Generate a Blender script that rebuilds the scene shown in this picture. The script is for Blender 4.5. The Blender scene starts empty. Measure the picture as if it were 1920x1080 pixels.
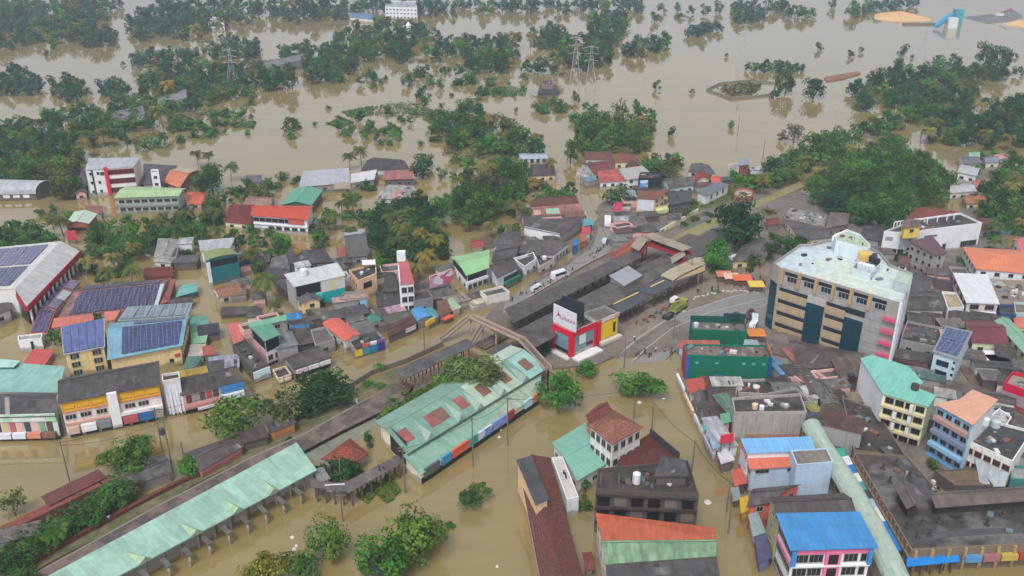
import bpy, bmesh, math, random
from mathutils import Vector, Matrix
random.seed(11)
SC = bpy.context.scene
COL = SC.collection

# ---------------------------------------------------------------- camera, sky, sun, exposure
FPX, CAMH, PITCH = 1700.0, 120.0, math.atan(770/1700)
cam = bpy.data.objects.new("camera", bpy.data.cameras.new("camera"))
COL.objects.link(cam)
cam.location = (0, 0, CAMH)
cam.rotation_euler = (math.pi/2-PITCH, 0, 0)
cam.data.sensor_width = 36
cam.data.lens = 36*FPX/1920
cam.data.clip_end = 9000
SC.camera = cam

SUN_EL, SUN_AZ = math.radians(58), math.radians(200)
wd = bpy.data.worlds.new("World")
SC.world = wd
wd.use_nodes = True
nt = wd.node_tree
sky = nt.nodes.new("ShaderNodeTexSky")
sky.sky_type = 'NISHITA'
sky.sun_disc = False
sky.sun_elevation = SUN_EL
sky.sun_rotation = SUN_AZ
sky.air_density = 1.0
sky.dust_density = 5.0
hs = nt.nodes.new("ShaderNodeHueSaturation")
hs.inputs["Saturation"].default_value = 0.07
bg = nt.nodes["Background"]
nt.links.new(sky.outputs[0], hs.inputs["Color"])
# thin bright overcast: paler and brighter towards the horizon
tc = nt.nodes.new("ShaderNodeTexCoord"); sp = nt.nodes.new("ShaderNodeSeparateXYZ"); rp_ = nt.nodes.new("ShaderNodeValToRGB"); mu = nt.nodes.new("ShaderNodeMixRGB")
nt.links.new(tc.outputs["Generated"], sp.inputs[0]); nt.links.new(sp.outputs[2], rp_.inputs[0])
e_ = rp_.color_ramp.elements; e_[0].position = .12; e_[1].position = .75
e_[0].color = (1, 1, 1, 1); e_[1].color = (.62, .62, .61, 1)
mu.blend_type = 'MULTIPLY'; mu.inputs[0].default_value = 1
sc_ = nt.nodes.new("ShaderNodeVectorMath"); sc_.operation = 'MULTIPLY'; sc_.inputs[1].default_value = (1.40, 1.47, 1.62)
nt.links.new(hs.outputs[0], mu.inputs[1]); nt.links.new(rp_.outputs[0], mu.inputs[2]); nt.links.new(mu.outputs[0], sc_.inputs[0])
nt.links.new(sc_.outputs[0], bg.inputs[0])
bg.inputs[1].default_value = 0.15
sl = bpy.data.lights.new("sun", 'SUN')
sl.energy = 1.5
sl.angle = math.radians(12)
sl.color = (1, .96, .9)
sun = bpy.data.objects.new("sun", sl)
COL.objects.link(sun)
sun.rotation_euler = (math.pi/2-SUN_EL, 0, math.pi-SUN_AZ)
SC.view_settings.view_transform = 'Standard'
SC.view_settings.look = 'None'
SC.view_settings.gamma = 1
SC.view_settings.exposure = 0.07
SC.cycles.use_denoising = True
SC.cycles.max_bounces = 5
SC.cycles.diffuse_bounces = 2
SC.cycles.glossy_bounces = 2
SC.cycles.transparent_max_bounces = 4
SC.cycles.volume_bounces = 0
SC.cycles.sample_clamp_indirect = 4

# ---------------------------------------------------------------- pixel <-> place
CP, SP = math.cos(PITCH), math.sin(PITCH)
def U(px, py, z=0.0):
    a = (px-960)/FPX; b = -(py-540)/FPX
    d = Vector((a, CP+b*SP, -SP+b*CP))
    t = (z-CAMH)/d.z
    return Vector((d.x*t, d.y*t, z))
def Pj(v):
    dz = v.z-CAMH
    f = v.y*CP-dz*SP; u = v.y*SP+dz*CP
    return 960+FPX*v.x/f, 540-FPX*u/f
def scale_at(px, py, z=0):
    v = U(px, py, z)
    return FPX/(v.y*CP-(v.z-CAMH)*SP)
def hsolve(px, py, yb):
    lo, hi = 0.0, 60.0
    for _ in range(40):
        m = (lo+hi)/2
        p = U(px, py, m)
        if Pj(Vector((p.x, p.y, 0)))[1] < yb: lo = m
        else: hi = m
    return (lo+hi)/2

# ---------------------------------------------------------------- materials
def lin(c):
    return tuple((x/255/12.92 if x/255 <= .04045 else ((x/255+.055)/1.055)**2.4) for x in c)
MATS = {}
OLD = set()
FOOT = []
class NT:
    def __init__(s, name, rough=.8, spec=.3):
        s.m = bpy.data.materials.new(name); s.m.use_nodes = True
        s.t = s.m.node_tree; s.b = s.t.nodes["Principled BSDF"]
        s.b.inputs["Roughness"].default_value = rough
        s.b.inputs["Specular IOR Level"].default_value = spec
    def n(s, kind, **kw):
        o = s.t.nodes.new("ShaderNode"+kind)
        for k, v in kw.items():
            if k in o.inputs: o.inputs[k].default_value = v
            else: setattr(o, k, v)
        return o
    def l(s, a, b): s.t.links.new(a, b)
    def uv(s, sx=1, sy=1):
        u = s.n("UVMap"); m = s.n("Mapping"); m.inputs["Scale"].default_value = (sx, sy, 1)
        s.l(u.outputs[0], m.inputs[0])
        oi = s.n("ObjectInfo"); ad = s.n("VectorMath", operation='ADD')
        sc = s.n("VectorMath", operation='SCALE'); sc.inputs["Scale"].default_value = 53.0
        s.l(oi.outputs["Random"], sc.inputs[0])
        s.l(m.outputs[0], ad.inputs[0]); s.l(sc.outputs[0], ad.inputs[1])
        return ad.outputs[0]
    def noise(s, vec, scale, detail=3, rough=.6):
        o = s.n("TexNoise"); o.inputs["Scale"].default_value = scale
        o.inputs["Detail"].default_value = detail; o.inputs["Roughness"].default_value = rough
        if vec is not None: s.l(vec, o.inputs["Vector"])
        return o.outputs["Fac"]
    def ramp(s, fac, a, b, va=(0,0,0,1), vb=(1,1,1,1)):
        r = s.n("ValToRGB"); r.color_ramp.elements[0].position = a; r.color_ramp.elements[1].position = b
        r.color_ramp.elements[0].color = va; r.color_ramp.elements[1].color = vb
        s.l(fac, r.inputs[0]); return r.outputs[0]
    def mix(s, fac, a, b, mode='MIX'):
        x = s.n("MixRGB", blend_type=mode)
        for i, v in ((0, fac), (1, a), (2, b)):
            if hasattr(v, "links"): s.l(v, x.inputs[i])
            else: x.inputs[i].default_value = v if i == 0 else (v[0], v[1], v[2], 1)
        return x.outputs[0]
    def out(s, col, bump=None, bs=.2, bd=.05):
        s.l(col, s.b.inputs["Base Color"])
        if bump is not None:
            b = s.n("Bump"); b.inputs["Strength"].default_value = bs; b.inputs["Distance"].default_value = bd
            s.l(bump, b.inputs["Height"]); s.l(b.outputs[0], s.b.inputs["Normal"])
        return s.m
def grey(v): return (v, v, v, 1)
def wall(c, grime=.5, k=1.35):
    key = ('w', c, grime)
    if key not in MATS:
        L = tuple(min(.82, x*k) for x in lin(c))
        m = NT("plaster", .9, .15)
        big = m.noise(m.uv(), .22, 3); st = m.noise(m.uv(1.3, .12), 1.0, 4); fine = m.noise(m.uv(), 2.5, 3)
        c1 = m.mix(m.ramp(big, .3, .7), tuple(x*.86 for x in L), tuple(min(.85, x*1.06) for x in L))
        g = m.mix(.7, L, (.13, .115, .10))
        f = m.n("Math", operation='MULTIPLY'); f.inputs[1].default_value = grime
        m.l(m.ramp(st, .5, .78), f.inputs[0])
        c2 = m.mix(f.outputs[0], c1, g)
        c3 = m.mix(.35, c2, m.mix(1, c2, m.ramp(fine, .3, .7, grey(.7), grey(1.2)), 'MULTIPLY'))
        g2 = m.n("NewGeometry"); sx = m.n("SeparateXYZ"); m.l(g2.outputs["Position"], sx.inputs[0])
        ad = m.n("Math", operation='MULTIPLY_ADD'); ad.inputs[1].default_value = -2.2; m.l(m.noise(m.uv(.5, .2), 1.0, 4), ad.inputs[0]); m.l(sx.outputs[2], ad.inputs[2])
        td = m.ramp(ad.outputs[0], 0.0, .55, grey(.62), grey(0))
        c3 = m.mix(td, c3, (.16, .115, .065))
        MATS[key] = m.out(c3)
    return MATS[key]
def metal(c, stain=.4, rust=0.0, rough=.5, sheet=1.0, k=1.0, line=.8):
    key = ('r', c, stain, rust, rough, sheet)
    if key not in MATS:
        g = sum(c)/3; c = tuple(g+(x-g)*.86 for x in c); stain = min(1, stain+.1) if stain >= .5 else stain*.75
        L = tuple(min(.8, x*k) for x in lin(c))
        m = NT("sheet_roofing", rough, .35)
        uv = m.uv()
        sn = m.n("VectorMath", operation='SNAP'); sn.inputs[1].default_value = (sheet*.9, sheet*3.1, 1)
        m.l(uv, sn.inputs[0])
        wn = m.n("TexWhiteNoise", noise_dimensions='3D'); m.l(sn.outputs[0], wn.inputs["Vector"])
        c1 = m.mix(1, L, m.ramp(wn.outputs["Value"], 0, 1, grey(1-.42*stain-.03), grey(1.06)), 'MULTIPLY')
        br = m.n("TexBrick"); br.offset = 0; m.l(uv, br.inputs["Vector"])
        br.inputs["Color1"].default_value = br.inputs["Color2"].default_value = grey(1)
        br.inputs["Mortar"].default_value = grey(line); br.inputs["Scale"].default_value = 1
        br.inputs["Mortar Size"].default_value = .07; br.inputs["Mortar Smooth"].default_value = .6
        br.inputs["Brick Width"].default_value = sheet; br.inputs["Row Height"].default_value = 3.6
        c1 = m.mix(1, c1, br.outputs["Color"], 'MULTIPLY')
        big = m.noise(m.uv(.16, .10), 1.0, 4, .65); st = m.noise(m.uv(1.0, .12), 1.0, 4, .7)
        dk = m.mix(.75, L, (.10, .09, .08))
        f = m.n("Math", operation='MULTIPLY'); f.inputs[1].default_value = stain
        m.l(m.ramp(st, .42, .68), f.inputs[0])
        c2 = m.mix(f.outputs[0], c1, dk)
        c3 = m.mix(1, c2, m.ramp(big, .3, .7, grey(1-.5*stain), grey(1+.2*stain)), 'MULTIPLY')
        med = m.noise(m.uv(.55, .4), 1.0, 5, .75)
        c3 = m.mix(1, c3, m.ramp(med, .35, .65, grey(1-.38*stain-.04), grey(1+.22*stain)), 'MULTIPLY')
        if rust:
            f = m.n("Math", operation='MULTIPLY'); f.inputs[1].default_value = rust
            m.l(m.ramp(m.noise(m.uv(.5, .3), 1.0, 5, .7), .5, .68), f.inputs[0])
            c3 = m.mix(f.outputs[0], c3, (.17, .075, .05))
        wv = m.n("TexWave", wave_type='BANDS', bands_direction='X'); wv.inputs["Scale"].default_value = 1.2
        m.l(uv, wv.inputs["Vector"])
        MATS[key] = m.out(c3, wv.outputs["Fac"], .12, .05)
        if stain >= .7 and max(c)-min(c) < 30: OLD.add(MATS[key])
    return MATS[key]
def tile(c, moss=.4):
    key = ('t', c, moss)
    if key not in MATS:
        L = lin(c)
        m = NT("clay_tiles", .85, .2)
        uv = m.uv()
        br = m.n("TexBrick"); m.l(uv, br.inputs["Vector"])
        br.inputs["Color1"].default_value = (*[x*.78 for x in L], 1); br.inputs["Color2"].default_value = (*[min(.8, x*1.2) for x in L], 1)
        br.inputs["Mortar"].default_value = (*[x*.45 for x in L], 1); br.inputs["Scale"].default_value = 1
        br.inputs["Brick Width"].default_value = .55; br.inputs["Row Height"].default_value = .55; br.inputs["Mortar Size"].default_value = .06
        fine = m.noise(uv, 3.0, 4, .7); big = m.noise(m.uv(.2, .12), 1, 4, .7)
        c2 = m.mix(1, br.outputs["Color"], m.ramp(fine, .3, .7, grey(.7), grey(1.25)), 'MULTIPLY')
        f = m.n("Math", operation='MULTIPLY'); f.inputs[1].default_value = moss
        m.l(m.ramp(big, .45, .7), f.inputs[0])
        c3 = m.mix(f.outputs[0], c2, (.06, .05, .042))
        MATS[key] = m.out(c3, fine, .3, .1)
    return MATS[key]
def conc(c, amt=.6):
    key = ('c', c, amt)
    if key not in MATS:
        L = lin(c)
        m = NT("stained_concrete", .9, .2)
        a = m.noise(m.uv(), .12, 5, .7); b = m.noise(m.uv(), .7, 5, .7); d = m.noise(m.uv(1.2, .15), 1, 4)
        c1 = m.mix(m.ramp(a, .32, .68), tuple(x*(1-.5*amt) for x in L), tuple(min(.8, x*(1+.3*amt)) for x in L))
        c2 = m.mix(1, c1, m.ramp(b, .3, .7, grey(1-.35*amt), grey(1+.2*amt)), 'MULTIPLY')
        c3 = m.mix(1, c2, m.ramp(d, .4, .75, grey(1), grey(1-.4*amt)), 'MULTIPLY')
        MATS[key] = m.out(c3, b, .25, .1)
    return MATS[key]
def paint(c, rough=.6, k=1.15):
    key = ('p', c, rough)
    if key not in MATS:
        L = tuple(min(.82, x*k) for x in lin(c))
        m = NT("paint", rough, .3)
        a = m.noise(m.uv(), .9, 4)
        MATS[key] = m.out(m.mix(1, L, m.ramp(a, .3, .7, grey(.85), grey(1.06)), 'MULTIPLY'))
    return MATS[key]
def solar(c=(62, 66, 98), gap=(160, 160, 170), bw=1.05, rh=1.9):
    key = ('s', c, gap)
    if key not in MATS:
        m = NT("solar_cells", .25, .5)
        br = m.n("TexBrick"); br.offset = 0
        m.l(m.uv(), br.inputs["Vector"])
        L = lin(c)
        br.inputs["Color1"].default_value = (*[x*.8 for x in L], 1); br.inputs["Color2"].default_value = (*[x*1.25 for x in L], 1)
        br.inputs["Mortar"].default_value = (*lin(gap), 1); br.inputs["Scale"].default_value = 1
        br.inputs["Brick Width"].default_value = bw; br.inputs["Row Height"].default_value = rh; br.inputs["Mortar Size"].default_value = .035
        MATS[key] = m.out(br.outputs["Color"])
    return MATS[key]
def glass(c=(40, 46, 52), rough=.15):
    key = ('g', c)
    if key not in MATS:
        m = NT("dark_glass", rough, .5)
        MATS[key] = m.out(m.mix(m.noise(m.uv(), .6, 2), tuple(x*.7 for x in lin(c)), tuple(x*1.2 for x in lin(c))))
    return MATS[key]
def banner(cs, sc=.45):
    key = ('b', cs, sc)
    if key not in MATS:
        m = NT("printed_banner", .6, .3)
        vo = m.n("TexVoronoi", feature='F1'); vo.inputs["Scale"].default_value = sc
        m.l(m.uv(1, 1.6), vo.inputs["Vector"])
        sx = m.n("SeparateColor"); m.l(vo.outputs["Color"], sx.inputs[0])
        r = m.n("ValToRGB"); r.color_ramp.interpolation = 'CONSTANT'
        e = r.color_ramp.elements
        while len(e) < len(cs): e.new(.5)
        for i, c in enumerate(cs):
            e[i].position = i/len(cs); e[i].color = (*lin(c), 1)
        m.l(sx.outputs[0], r.inputs[0])
        MATS[key] = m.out(r.outputs[0])
    return MATS[key]
def world_noise_mat(name, cols, scale, rough=.9, spec=.2, bump=.2, fine=1.2):
    m = NT(name, rough, spec)
    g = m.n("NewGeometry")
    a = m.noise(g.outputs["Position"], scale, 6, .65); b = m.noise(g.outputs["Position"], fine, 4, .7)
    r = m.n("ValToRGB"); e = r.color_ramp.elements
    while len(e) < len(cols): e.new(.5)
    for i, c in enumerate(cols):
        e[i].position = .28+.44*i/(len(cols)-1); e[i].color = (*lin(c), 1)
    m.l(a, r.inputs[0])
    c = m.mix(1, r.outputs[0], m.ramp(b, .25, .75, grey(.72), grey(1.22)), 'MULTIPLY')
    return m.out(c, b, bump, .2)

# ---------------------------------------------------------------- mesh builder
ORG = {}
def org(o): return ORG.get(o, Vector((0, 0, 0)))
class MB:
    def __init__(s): s.v = []; s.f = []; s.mi = []; s.mats = []
    def mat(s, m):
        if m not in s.mats: s.mats.append(m)
        return s.mats.index(m)
    def poly(s, pts, m):
        i = len(s.v); s.v += [Vector(p) for p in pts]; s.f.append(list(range(i, i+len(pts)))); s.mi.append(s.mat(m))
    def prism(s, base, z0, z1, m, mt=None, bottom=False):
        # base: ccw list of xy; z1 a number or one per corner
        n = len(base); z1s = z1 if isinstance(z1, (list, tuple)) else [z1]*n
        lo = [Vector((p[0], p[1], z0)) for p in base]; hi = [Vector((p[0], p[1], z1s[i])) for i, p in enumerate(base)]
        for i in range(n):
            j = (i+1) % n; s.poly([lo[i], lo[j], hi[j], hi[i]], m)
        s.poly(hi, mt or m)
        if bottom: s.poly(lo[::-1], m)
    def slab(s, polys, th, m, me=None):
        # polys: connected top faces; gives them thickness downwards
        edges = {}
        for P in polys:
            s.poly(P, m)
            s.poly([Vector(p)-Vector((0, 0, th)) for p in P][::-1], me or m)
            for i in range(len(P)):
                a, b = Vector(P[i]), Vector(P[(i+1) % len(P)])
                k = (tuple(round(x, 3) for x in a), tuple(round(x, 3) for x in b))
                if (k[1], k[0]) in edges: edges.pop((k[1], k[0]))
                else: edges[k] = (a, b)
        d = Vector((0, 0, th))
        for a, b in edges.values(): s.poly([a, a-d, b-d, b], me or m)
    def beam(s, p, q, w, h, m, drop=0):
        # box from p to q (bottom centre line), width w, height h
        p, q = Vector(p), Vector(q); d = q-p; hd = Vector((d.x, d.y, 0))
        if hd.length < 1e-6: n = Vector((1, 0, 0))
        else: n = Vector((-hd.y, hd.x, 0)).normalized()
        n = n*(w/2); u = Vector((0, 0, h))
        if abs(d.z) > 4*hd.length:
            x = Vector((w/2, 0, 0)); y = Vector((0, h/2, 0))
            A = [p-x-y, p+x-y, p+x+y, p-x+y]; B = [a+d for a in A]
        else:
            A = [p+n, p-n, p-n+u, p+n+u]; B = [a+d for a in A]
        for i in range(4):
            j = (i+1) % 4; s.poly([A[i], A[j], B[j], B[i]], m)
        s.poly(A[::-1], m); s.poly(B, m)
    def box(s, c, sx, sy, sz, m, rz=0):
        # c = centre of the bottom
        cr, sr = math.cos(rz), math.sin(rz); c = Vector(c)
        q = [(c.x+x*cr-y*sr, c.y+x*sr+y*cr) for x, y in ((-sx/2, -sy/2), (sx/2, -sy/2), (sx/2, sy/2), (-sx/2, sy/2))]
        s.prism(q, c.z, c.z+sz, m, bottom=True)
    def cyl(s, c, r0, r1, h, m, n=10, cap=True):
        c = Vector(c); A = [c+Vector((r0*math.cos(2*math.pi*i/n), r0*math.sin(2*math.pi*i/n), 0)) for i in range(n)]
        B = [c+Vector((r1*math.cos(2*math.pi*i/n), r1*math.sin(2*math.pi*i/n), h)) for i in range(n)]
        for i in range(n):
            j = (i+1) % n; s.poly([A[i], A[j], B[j], B[i]], m)
        if cap: s.poly(B, m)
    def tube(s, pts, rad, m, n=6):
        rings = []
        for i, p in enumerate(pts):
            p = Vector(p); t = (Vector(pts[min(i+1, len(pts)-1)])-Vector(pts[max(i-1, 0)])).normalized()
            a = t.cross(Vector((0, 1, .1))); a = a.normalized() if a.length > 1e-4 else Vector((1, 0, 0)); b = t.cross(a)
            r = rad[i] if isinstance(rad, (list, tuple)) else rad
            rings.append([p+(a*math.cos(2*math.pi*k/n)+b*math.sin(2*math.pi*k/n))*r for k in range(n)])
        for i in range(len(rings)-1):
            for k in range(n):
                j = (k+1) % n; s.poly([rings[i][k], rings[i][j], rings[i+1][j], rings[i+1][k]], m)
        s.poly(rings[-1], m)
    def mesh(s, name, o=Vector((0, 0, 0))):
        me = bpy.data.meshes.new(name)
        me.from_pydata([v-o for v in s.v], [], s.f)
        for m in s.mats: me.materials.append(m)
        me.polygons.foreach_set("material_index", s.mi)
        uvl = me.uv_layers.new(name="UVMap"); Z = Vector((0, 0, 1)); uv = []
        for P in me.polygons:
            n = P.normal
            if abs(n.z) > .999:
                a = me.vertices[P.vertices[0]].co; b = me.vertices[P.vertices[1]].co; u = (b-a)
                u.z = 0; u = u.normalized() if u.length > 1e-6 else Vector((1, 0, 0))
            else: u = Z.cross(n).normalized()
            v = n.cross(u)
            for vi in P.vertices:
                c = me.vertices[vi].co+o; uv += [c.dot(u), c.dot(v)]
        uvl.data.foreach_set("uv", uv)
        me.update()
        return me
    def build(s, name, parent=None, at=None):
        L = at if at is not None else org(parent)
        o = bpy.data.objects.new(name, s.mesh(name, L)); COL.objects.link(o)
        if parent is not None:
            o.parent = parent; o.location = L-org(parent)
        else: o.location = L
        ORG[o] = Vector(L)
        return o
def tag(o, label, cat, group=None):
    o["label"] = label; o["category"] = cat
    if group: o["group"] = group
    return o
def root(name, loc, label, cat, group=None):
    o = bpy.data.objects.new(name, None); COL.objects.link(o)
    o.empty_display_size = .5; o.location = loc; ORG[o] = Vector(loc)
    return tag(o, label, cat, group)
def struct(o, kind="structure"):
    o["kind"] = kind; return o
def inset(P, d):
    n = len(P); out = []
    for i in range(n):
        a, b, c = P[i-1], P[i], P[(i+1) % n]
        e1 = Vector((b.x-a.x, b.y-a.y)).normalized(); e2 = Vector((c.x-b.x, c.y-b.y)).normalized()
        n1 = Vector((-e1.y, e1.x)); n2 = Vector((-e2.y, e2.x))
        k = 1+n1.dot(n2)
        m = (n1+n2)/max(k, .35)
        out.append(Vector((b.x+m.x*d, b.y+m.y*d, b.z)))
    return out

# ---------------------------------------------------------------- windows
WINM = {}
def win_mesh(w, h, fm, gm, style):
    k = (round(w, 1), round(h, 1), fm, gm, style)
    if k not in WINM:
        b = MB(); w, h = k[0], k[1]; t = .09
        b.box((0, -.03, -h/2), w-2*t, .05, h, gm)
        for x in (-w/2+t/2, w/2-t/2): b.box((x, -.05, -h/2), t, .12, h, fm)
        b.box((0, -.05, h/2-t), w-2*t, .12, t, fm); b.box((0, -.07, -h/2-.05), w+.1, .2, t, fm)
        n = max(1, int(round(w/.9)))
        if style != 'plain':
            for i in range(1, n): b.box((-w/2+i*w/n, -.05, -h/2), .06, .1, h, fm)
        if style == 'hood': b.box((0, -.3, h/2+.1), w+.4, .6, .1, fm)
        WINM[k] = b.mesh("window")
    return WINM[k]
DEF_F, DEF_G = None, None
class Bld: pass
def edge_frame(b, e):
    P = b.wp; p = P[e % len(P)]; q = P[(e+1) % len(P)]
    d = Vector((q.x-p.x, q.y-p.y, 0)); L = d.length; d.normalize()
    return Vector((p.x, p.y, 0)), d, Vector((d.y, -d.x, 0)), L
def windows(b, e, rows, cols, w, h, z0=None, z1=None, u0=.0, u1=1.0, fm=None, gm=None, style='std', name="window"):
    p, d, n, L = edge_frame(b, e)
    z0 = 0 if z0 is None else z0; z1 = b.h if z1 is None else z1
    me = win_mesh(w, h, fm or DEF_F, gm or DEF_G, style); rz = math.atan2(d.y, d.x)
    for r in range(rows):
        for c in range(cols):
            u = L*(u0+(u1-u0)*(c+.5)/cols); z = z0+(z1-z0)*(r+.52)/rows
            o = bpy.data.objects.new(name, me); COL.objects.link(o); o.parent = b.o
            o.location = p+d*u+n*.02+Vector((0, 0, z))-org(b.o); o.rotation_euler = (0, 0, rz)
def panel(b, e, u0, u1, z0, z1, mat, name="signboard", th=.15, off=0.0, text=None, tcol=(240, 240, 240), parent=None, tsize=.55):
    """a board on wall e from u0..u1 (share of the wall's length), z0..z1 metres"""
    p, d, n, L = edge_frame(b, e)
    A = p+d*(L*u0)+n*off; B = p+d*(L*u1)+n*off
    m = MB(); q = [A+n*th, B+n*th, B+n*.0, A+n*.0]
    m.prism([(v.x, v.y) for v in q], z0, z1, mat, bottom=True)
    o = m.build(name, parent or b.o)
    if text: letter(o, text, (A+B)/2+n*(th+.02)+Vector((0, 0, (z0+z1)/2)), math.atan2(d.y, d.x), (z1-z0)*tsize, tcol, L*(u1-u0)*.9)
    return o
def letter(par, text, at, rz, size, col, maxw=None, tilt=math.pi/2):
    cu = bpy.data.curves.new("lettering", 'FONT'); cu.body = text; cu.align_x = 'CENTER'; cu.align_y = 'CENTER'
    cu.size = size*1.3; cu.extrude = .02; cu.materials.append(paint(col)); cu.resolution_u = 2
    t = bpy.data.objects.new("lettering", cu); COL.objects.link(t)
    me = bpy.data.meshes.new_from_object(t.evaluated_get(bpy.context.evaluated_depsgraph_get())); bpy.data.objects.remove(t)
    o = bpy.data.objects.new("lettering", me); COL.objects.link(o); o.parent = par
    o.location = at-org(par); o.rotation_euler = (tilt, 0, rz)
    if maxw:
        w = len(text)*size*.78
        if w > maxw: o.scale = (maxw/w, maxw/w, 1)
    return o

# ---------------------------------------------------------------- buildings
def clutter(b):
    ar = abs(sum(b.R[i-1].x*b.R[i].y-b.R[i].x*b.R[i-1].y for i in range(len(b.R))))/2
    if ar < 25: return
    r = random.Random(int(ar*100)); m = MB(); I = inset(b.R, 1.0); n = len(I); cen = sum(I, Vector())/n
    for k in range(int(min(26, ar/8))):
        i = r.randrange(n); p = I[i].lerp(I[(i+1) % n], r.random()).lerp(cen, r.random()**.7); s = r.uniform(.3, 1.3)
        m.box((p.x, p.y, b.h), s*r.uniform(.5, 2.2), s, r.uniform(.15, .8), paint(r.choice(((90, 84, 80), (150, 144, 138), (196, 194, 190), (120, 84, 70), (60, 58, 58), (104, 120, 128)))), r.uniform(0, 3))
    if len(m.f) >= 42: m.build("rooftop_clutter", b.o)["kind"] = "stuff"
def autopatch(b, rm, seed):
    r = random.Random(seed)
    for f in range(min(2, len(b.faces))):
        F = b.faces[f]
        if len(F) != 4 or (F[1]-F[0]).length < 6: continue
        for k in range(r.choice((1, 2, 2, 3))):
            u = r.uniform(.02, .85); w = r.uniform(.05, .16); v = r.uniform(.02, .5); c = r.choice(((122, 118, 114), (70, 68, 70), (112, 96, 88), (140, 136, 132), (92, 84, 78), (128, 90, 78)))
            roof_patch(b, f, u, min(.98, u+w), v, min(.97, v+r.uniform(.25, .5)), metal(c, .8, .2, .6), "roof_sheet", .03, .03)
def bld(name, label, cat, q, h=None, yb=None, roof='gable', rise=1.2, ax='x', over=.45, rm=None, wm=None, win='auto', ph=.7, group=None,
        base=-.7, th=.16, wcol=None, pts=None, ridge=True, wh=1.2, ww=1.5, storey=3.1, fm=None, gm=None, rpos=.5):
    P = [(q[i], q[i+1]) for i in range(0, len(q), 2)]
    if h is None: h = hsolve(P[0][0], P[0][1], yb)
    elif base == -.7 and h <= 8: h *= .76
    R = [U(x, y, h) for x, y in P]
    ar = sum(R[i-1].x*R[i].y-R[i].x*R[i-1].y for i in range(len(R)))
    if ar < 0: R = R[::-1]
    b = Bld(); b.h = h; b.R = R
    c = sum(R, Vector())/len(R)
    b.o = root(name, Vector((c.x, c.y, 0)), label, cat, group)
    b.wp = inset(R, over if roof != 'flat' else 0)
    FOOT.append([(p.x, p.y) for p in R])
    wb = MB()
    n = len(R); up = Vector((0, 0, 1))
    tops = [h-th]*n; faces = []; gab = []
    if n == 4:
        FL, FR, BR, BL = R
        if roof == 'gable':
            if ax == 'x': r0 = FL.lerp(BL, rpos)+up*rise; r1 = FR.lerp(BR, rpos)+up*rise; faces = [[FL, FR, r1, r0], [BR, BL, r0, r1]]; gab = [(1, r1), (3, r0)]
            else: r0 = FL.lerp(FR, rpos)+up*rise; r1 = BL.lerp(BR, rpos)+up*rise; faces = [[FR, BR, r1, r0], [BL, FL, r0, r1]]; gab = [(0, r0), (2, r1)]
        elif roof == 'hip':
            if ax == 'x': s0, s1 = FL.lerp(BL, .5), FR.lerp(BR, .5)
            else: s0, s1 = FL.lerp(FR, .5), BL.lerp(BR, .5)
            short = (FL-BL).length if ax == 'x' else (FL-FR).length
            t = min(.48, .5*short/max((s1-s0).length, .1))
            r0 = s0.lerp(s1, t)+up*rise; r1 = s0.lerp(s1, 1-t)+up*rise
            if ax == 'x': faces = [[FL, FR, r1, r0], [BR, BL, r0, r1], [FR, BR, r1], [BL, FL, r0]]
            else: faces = [[FL, FR, r0], [BR, BL, r1], [FR, BR, r1, r0], [BL, FL, r0, r1]]
        elif roof == 'shed':
            BR2, BL2 = BR+up*rise, BL+up*rise; faces = [[FL, FR, BR2, BL2]]; tops = [h-th, h-th, h+rise-th, h+rise-th]
        elif roof == 'barrel':
            N = 8
            def arc(a, b_): return [a.lerp(b_, (1-math.cos(math.pi*i/N))/2)+up*(rise*math.sin(math.pi*i/N)) for i in range(N+1)]
            if ax == 'x': A, B = arc(FL, BL), arc(FR, BR); faces = [[A[i], B[i], B[i+1], A[i+1]] for i in range(N)]; gab = [(1, B), (3, A[::-1])]
            else: A, B = arc(FR, FL), arc(BR, BL); faces = [[A[i], B[i], B[i+1], A[i+1]] for i in range(N)]; gab = [(0, A[::-1]), (2, B)]
    if not faces: faces = [list(R)]
    b.faces = faces
    wb.prism([(p.x, p.y) for p in b.wp], base, tops if roof == 'shed' else (h-th if roof != 'flat' else h-.02), wm)
    for e, r in gab:
        p, q_ = b.wp[e], b.wp[(e+1) % 4]
        if isinstance(r, list):
            ws = [p.lerp(q_, (1-math.cos(math.pi*i/8))/2)+up*(rise*math.sin(math.pi*i/8)-th) for i in range(9)]
        else: ws = [Vector((p.x, p.y, h-th)), Vector((q_.x, q_.y, h-th)), Vector(((p.x+q_.x)/2, (p.y+q_.y)/2, r.z-th-.1))]
        if isinstance(r, list): ws = [Vector((w.x, w.y, w.z)) for w in ws]
        wb.poly(ws, wm)
    wb.build("wall", b.o)
    rb = MB()
    if roof == 'flat':
        rb.poly([Vector((p.x, p.y, h+.01)) for p in inset(R, .22)], rm)
        b.roof = rb.build("roof", b.o)
        if ph:
            pb = MB(); I = inset(R, .24)
            for i in range(n):
                j = (i+1) % n
                a, c2, d, e = R[i], R[j], I[j], I[i]
                pb.prism([(a.x, a.y), (c2.x, c2.y), (d.x, d.y), (e.x, e.y)], h-.03, h+ph, wm)
            pb.build("parapet", b.o)
            if ph > .35: clutter(b)
    else:
        rb.slab(faces, th, rm)
        b.roof = rb.build("roof", b.o)
        if ridge and roof in ('gable', 'hip'):
            k = MB(); k.beam(r0+up*.0, r1+up*.0, .5, .1, rm); k.build("ridge_cap", b.o)
    if rm in OLD and roof != "flat": autopatch(b, rm, len(label)*7+int(h*100))
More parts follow.
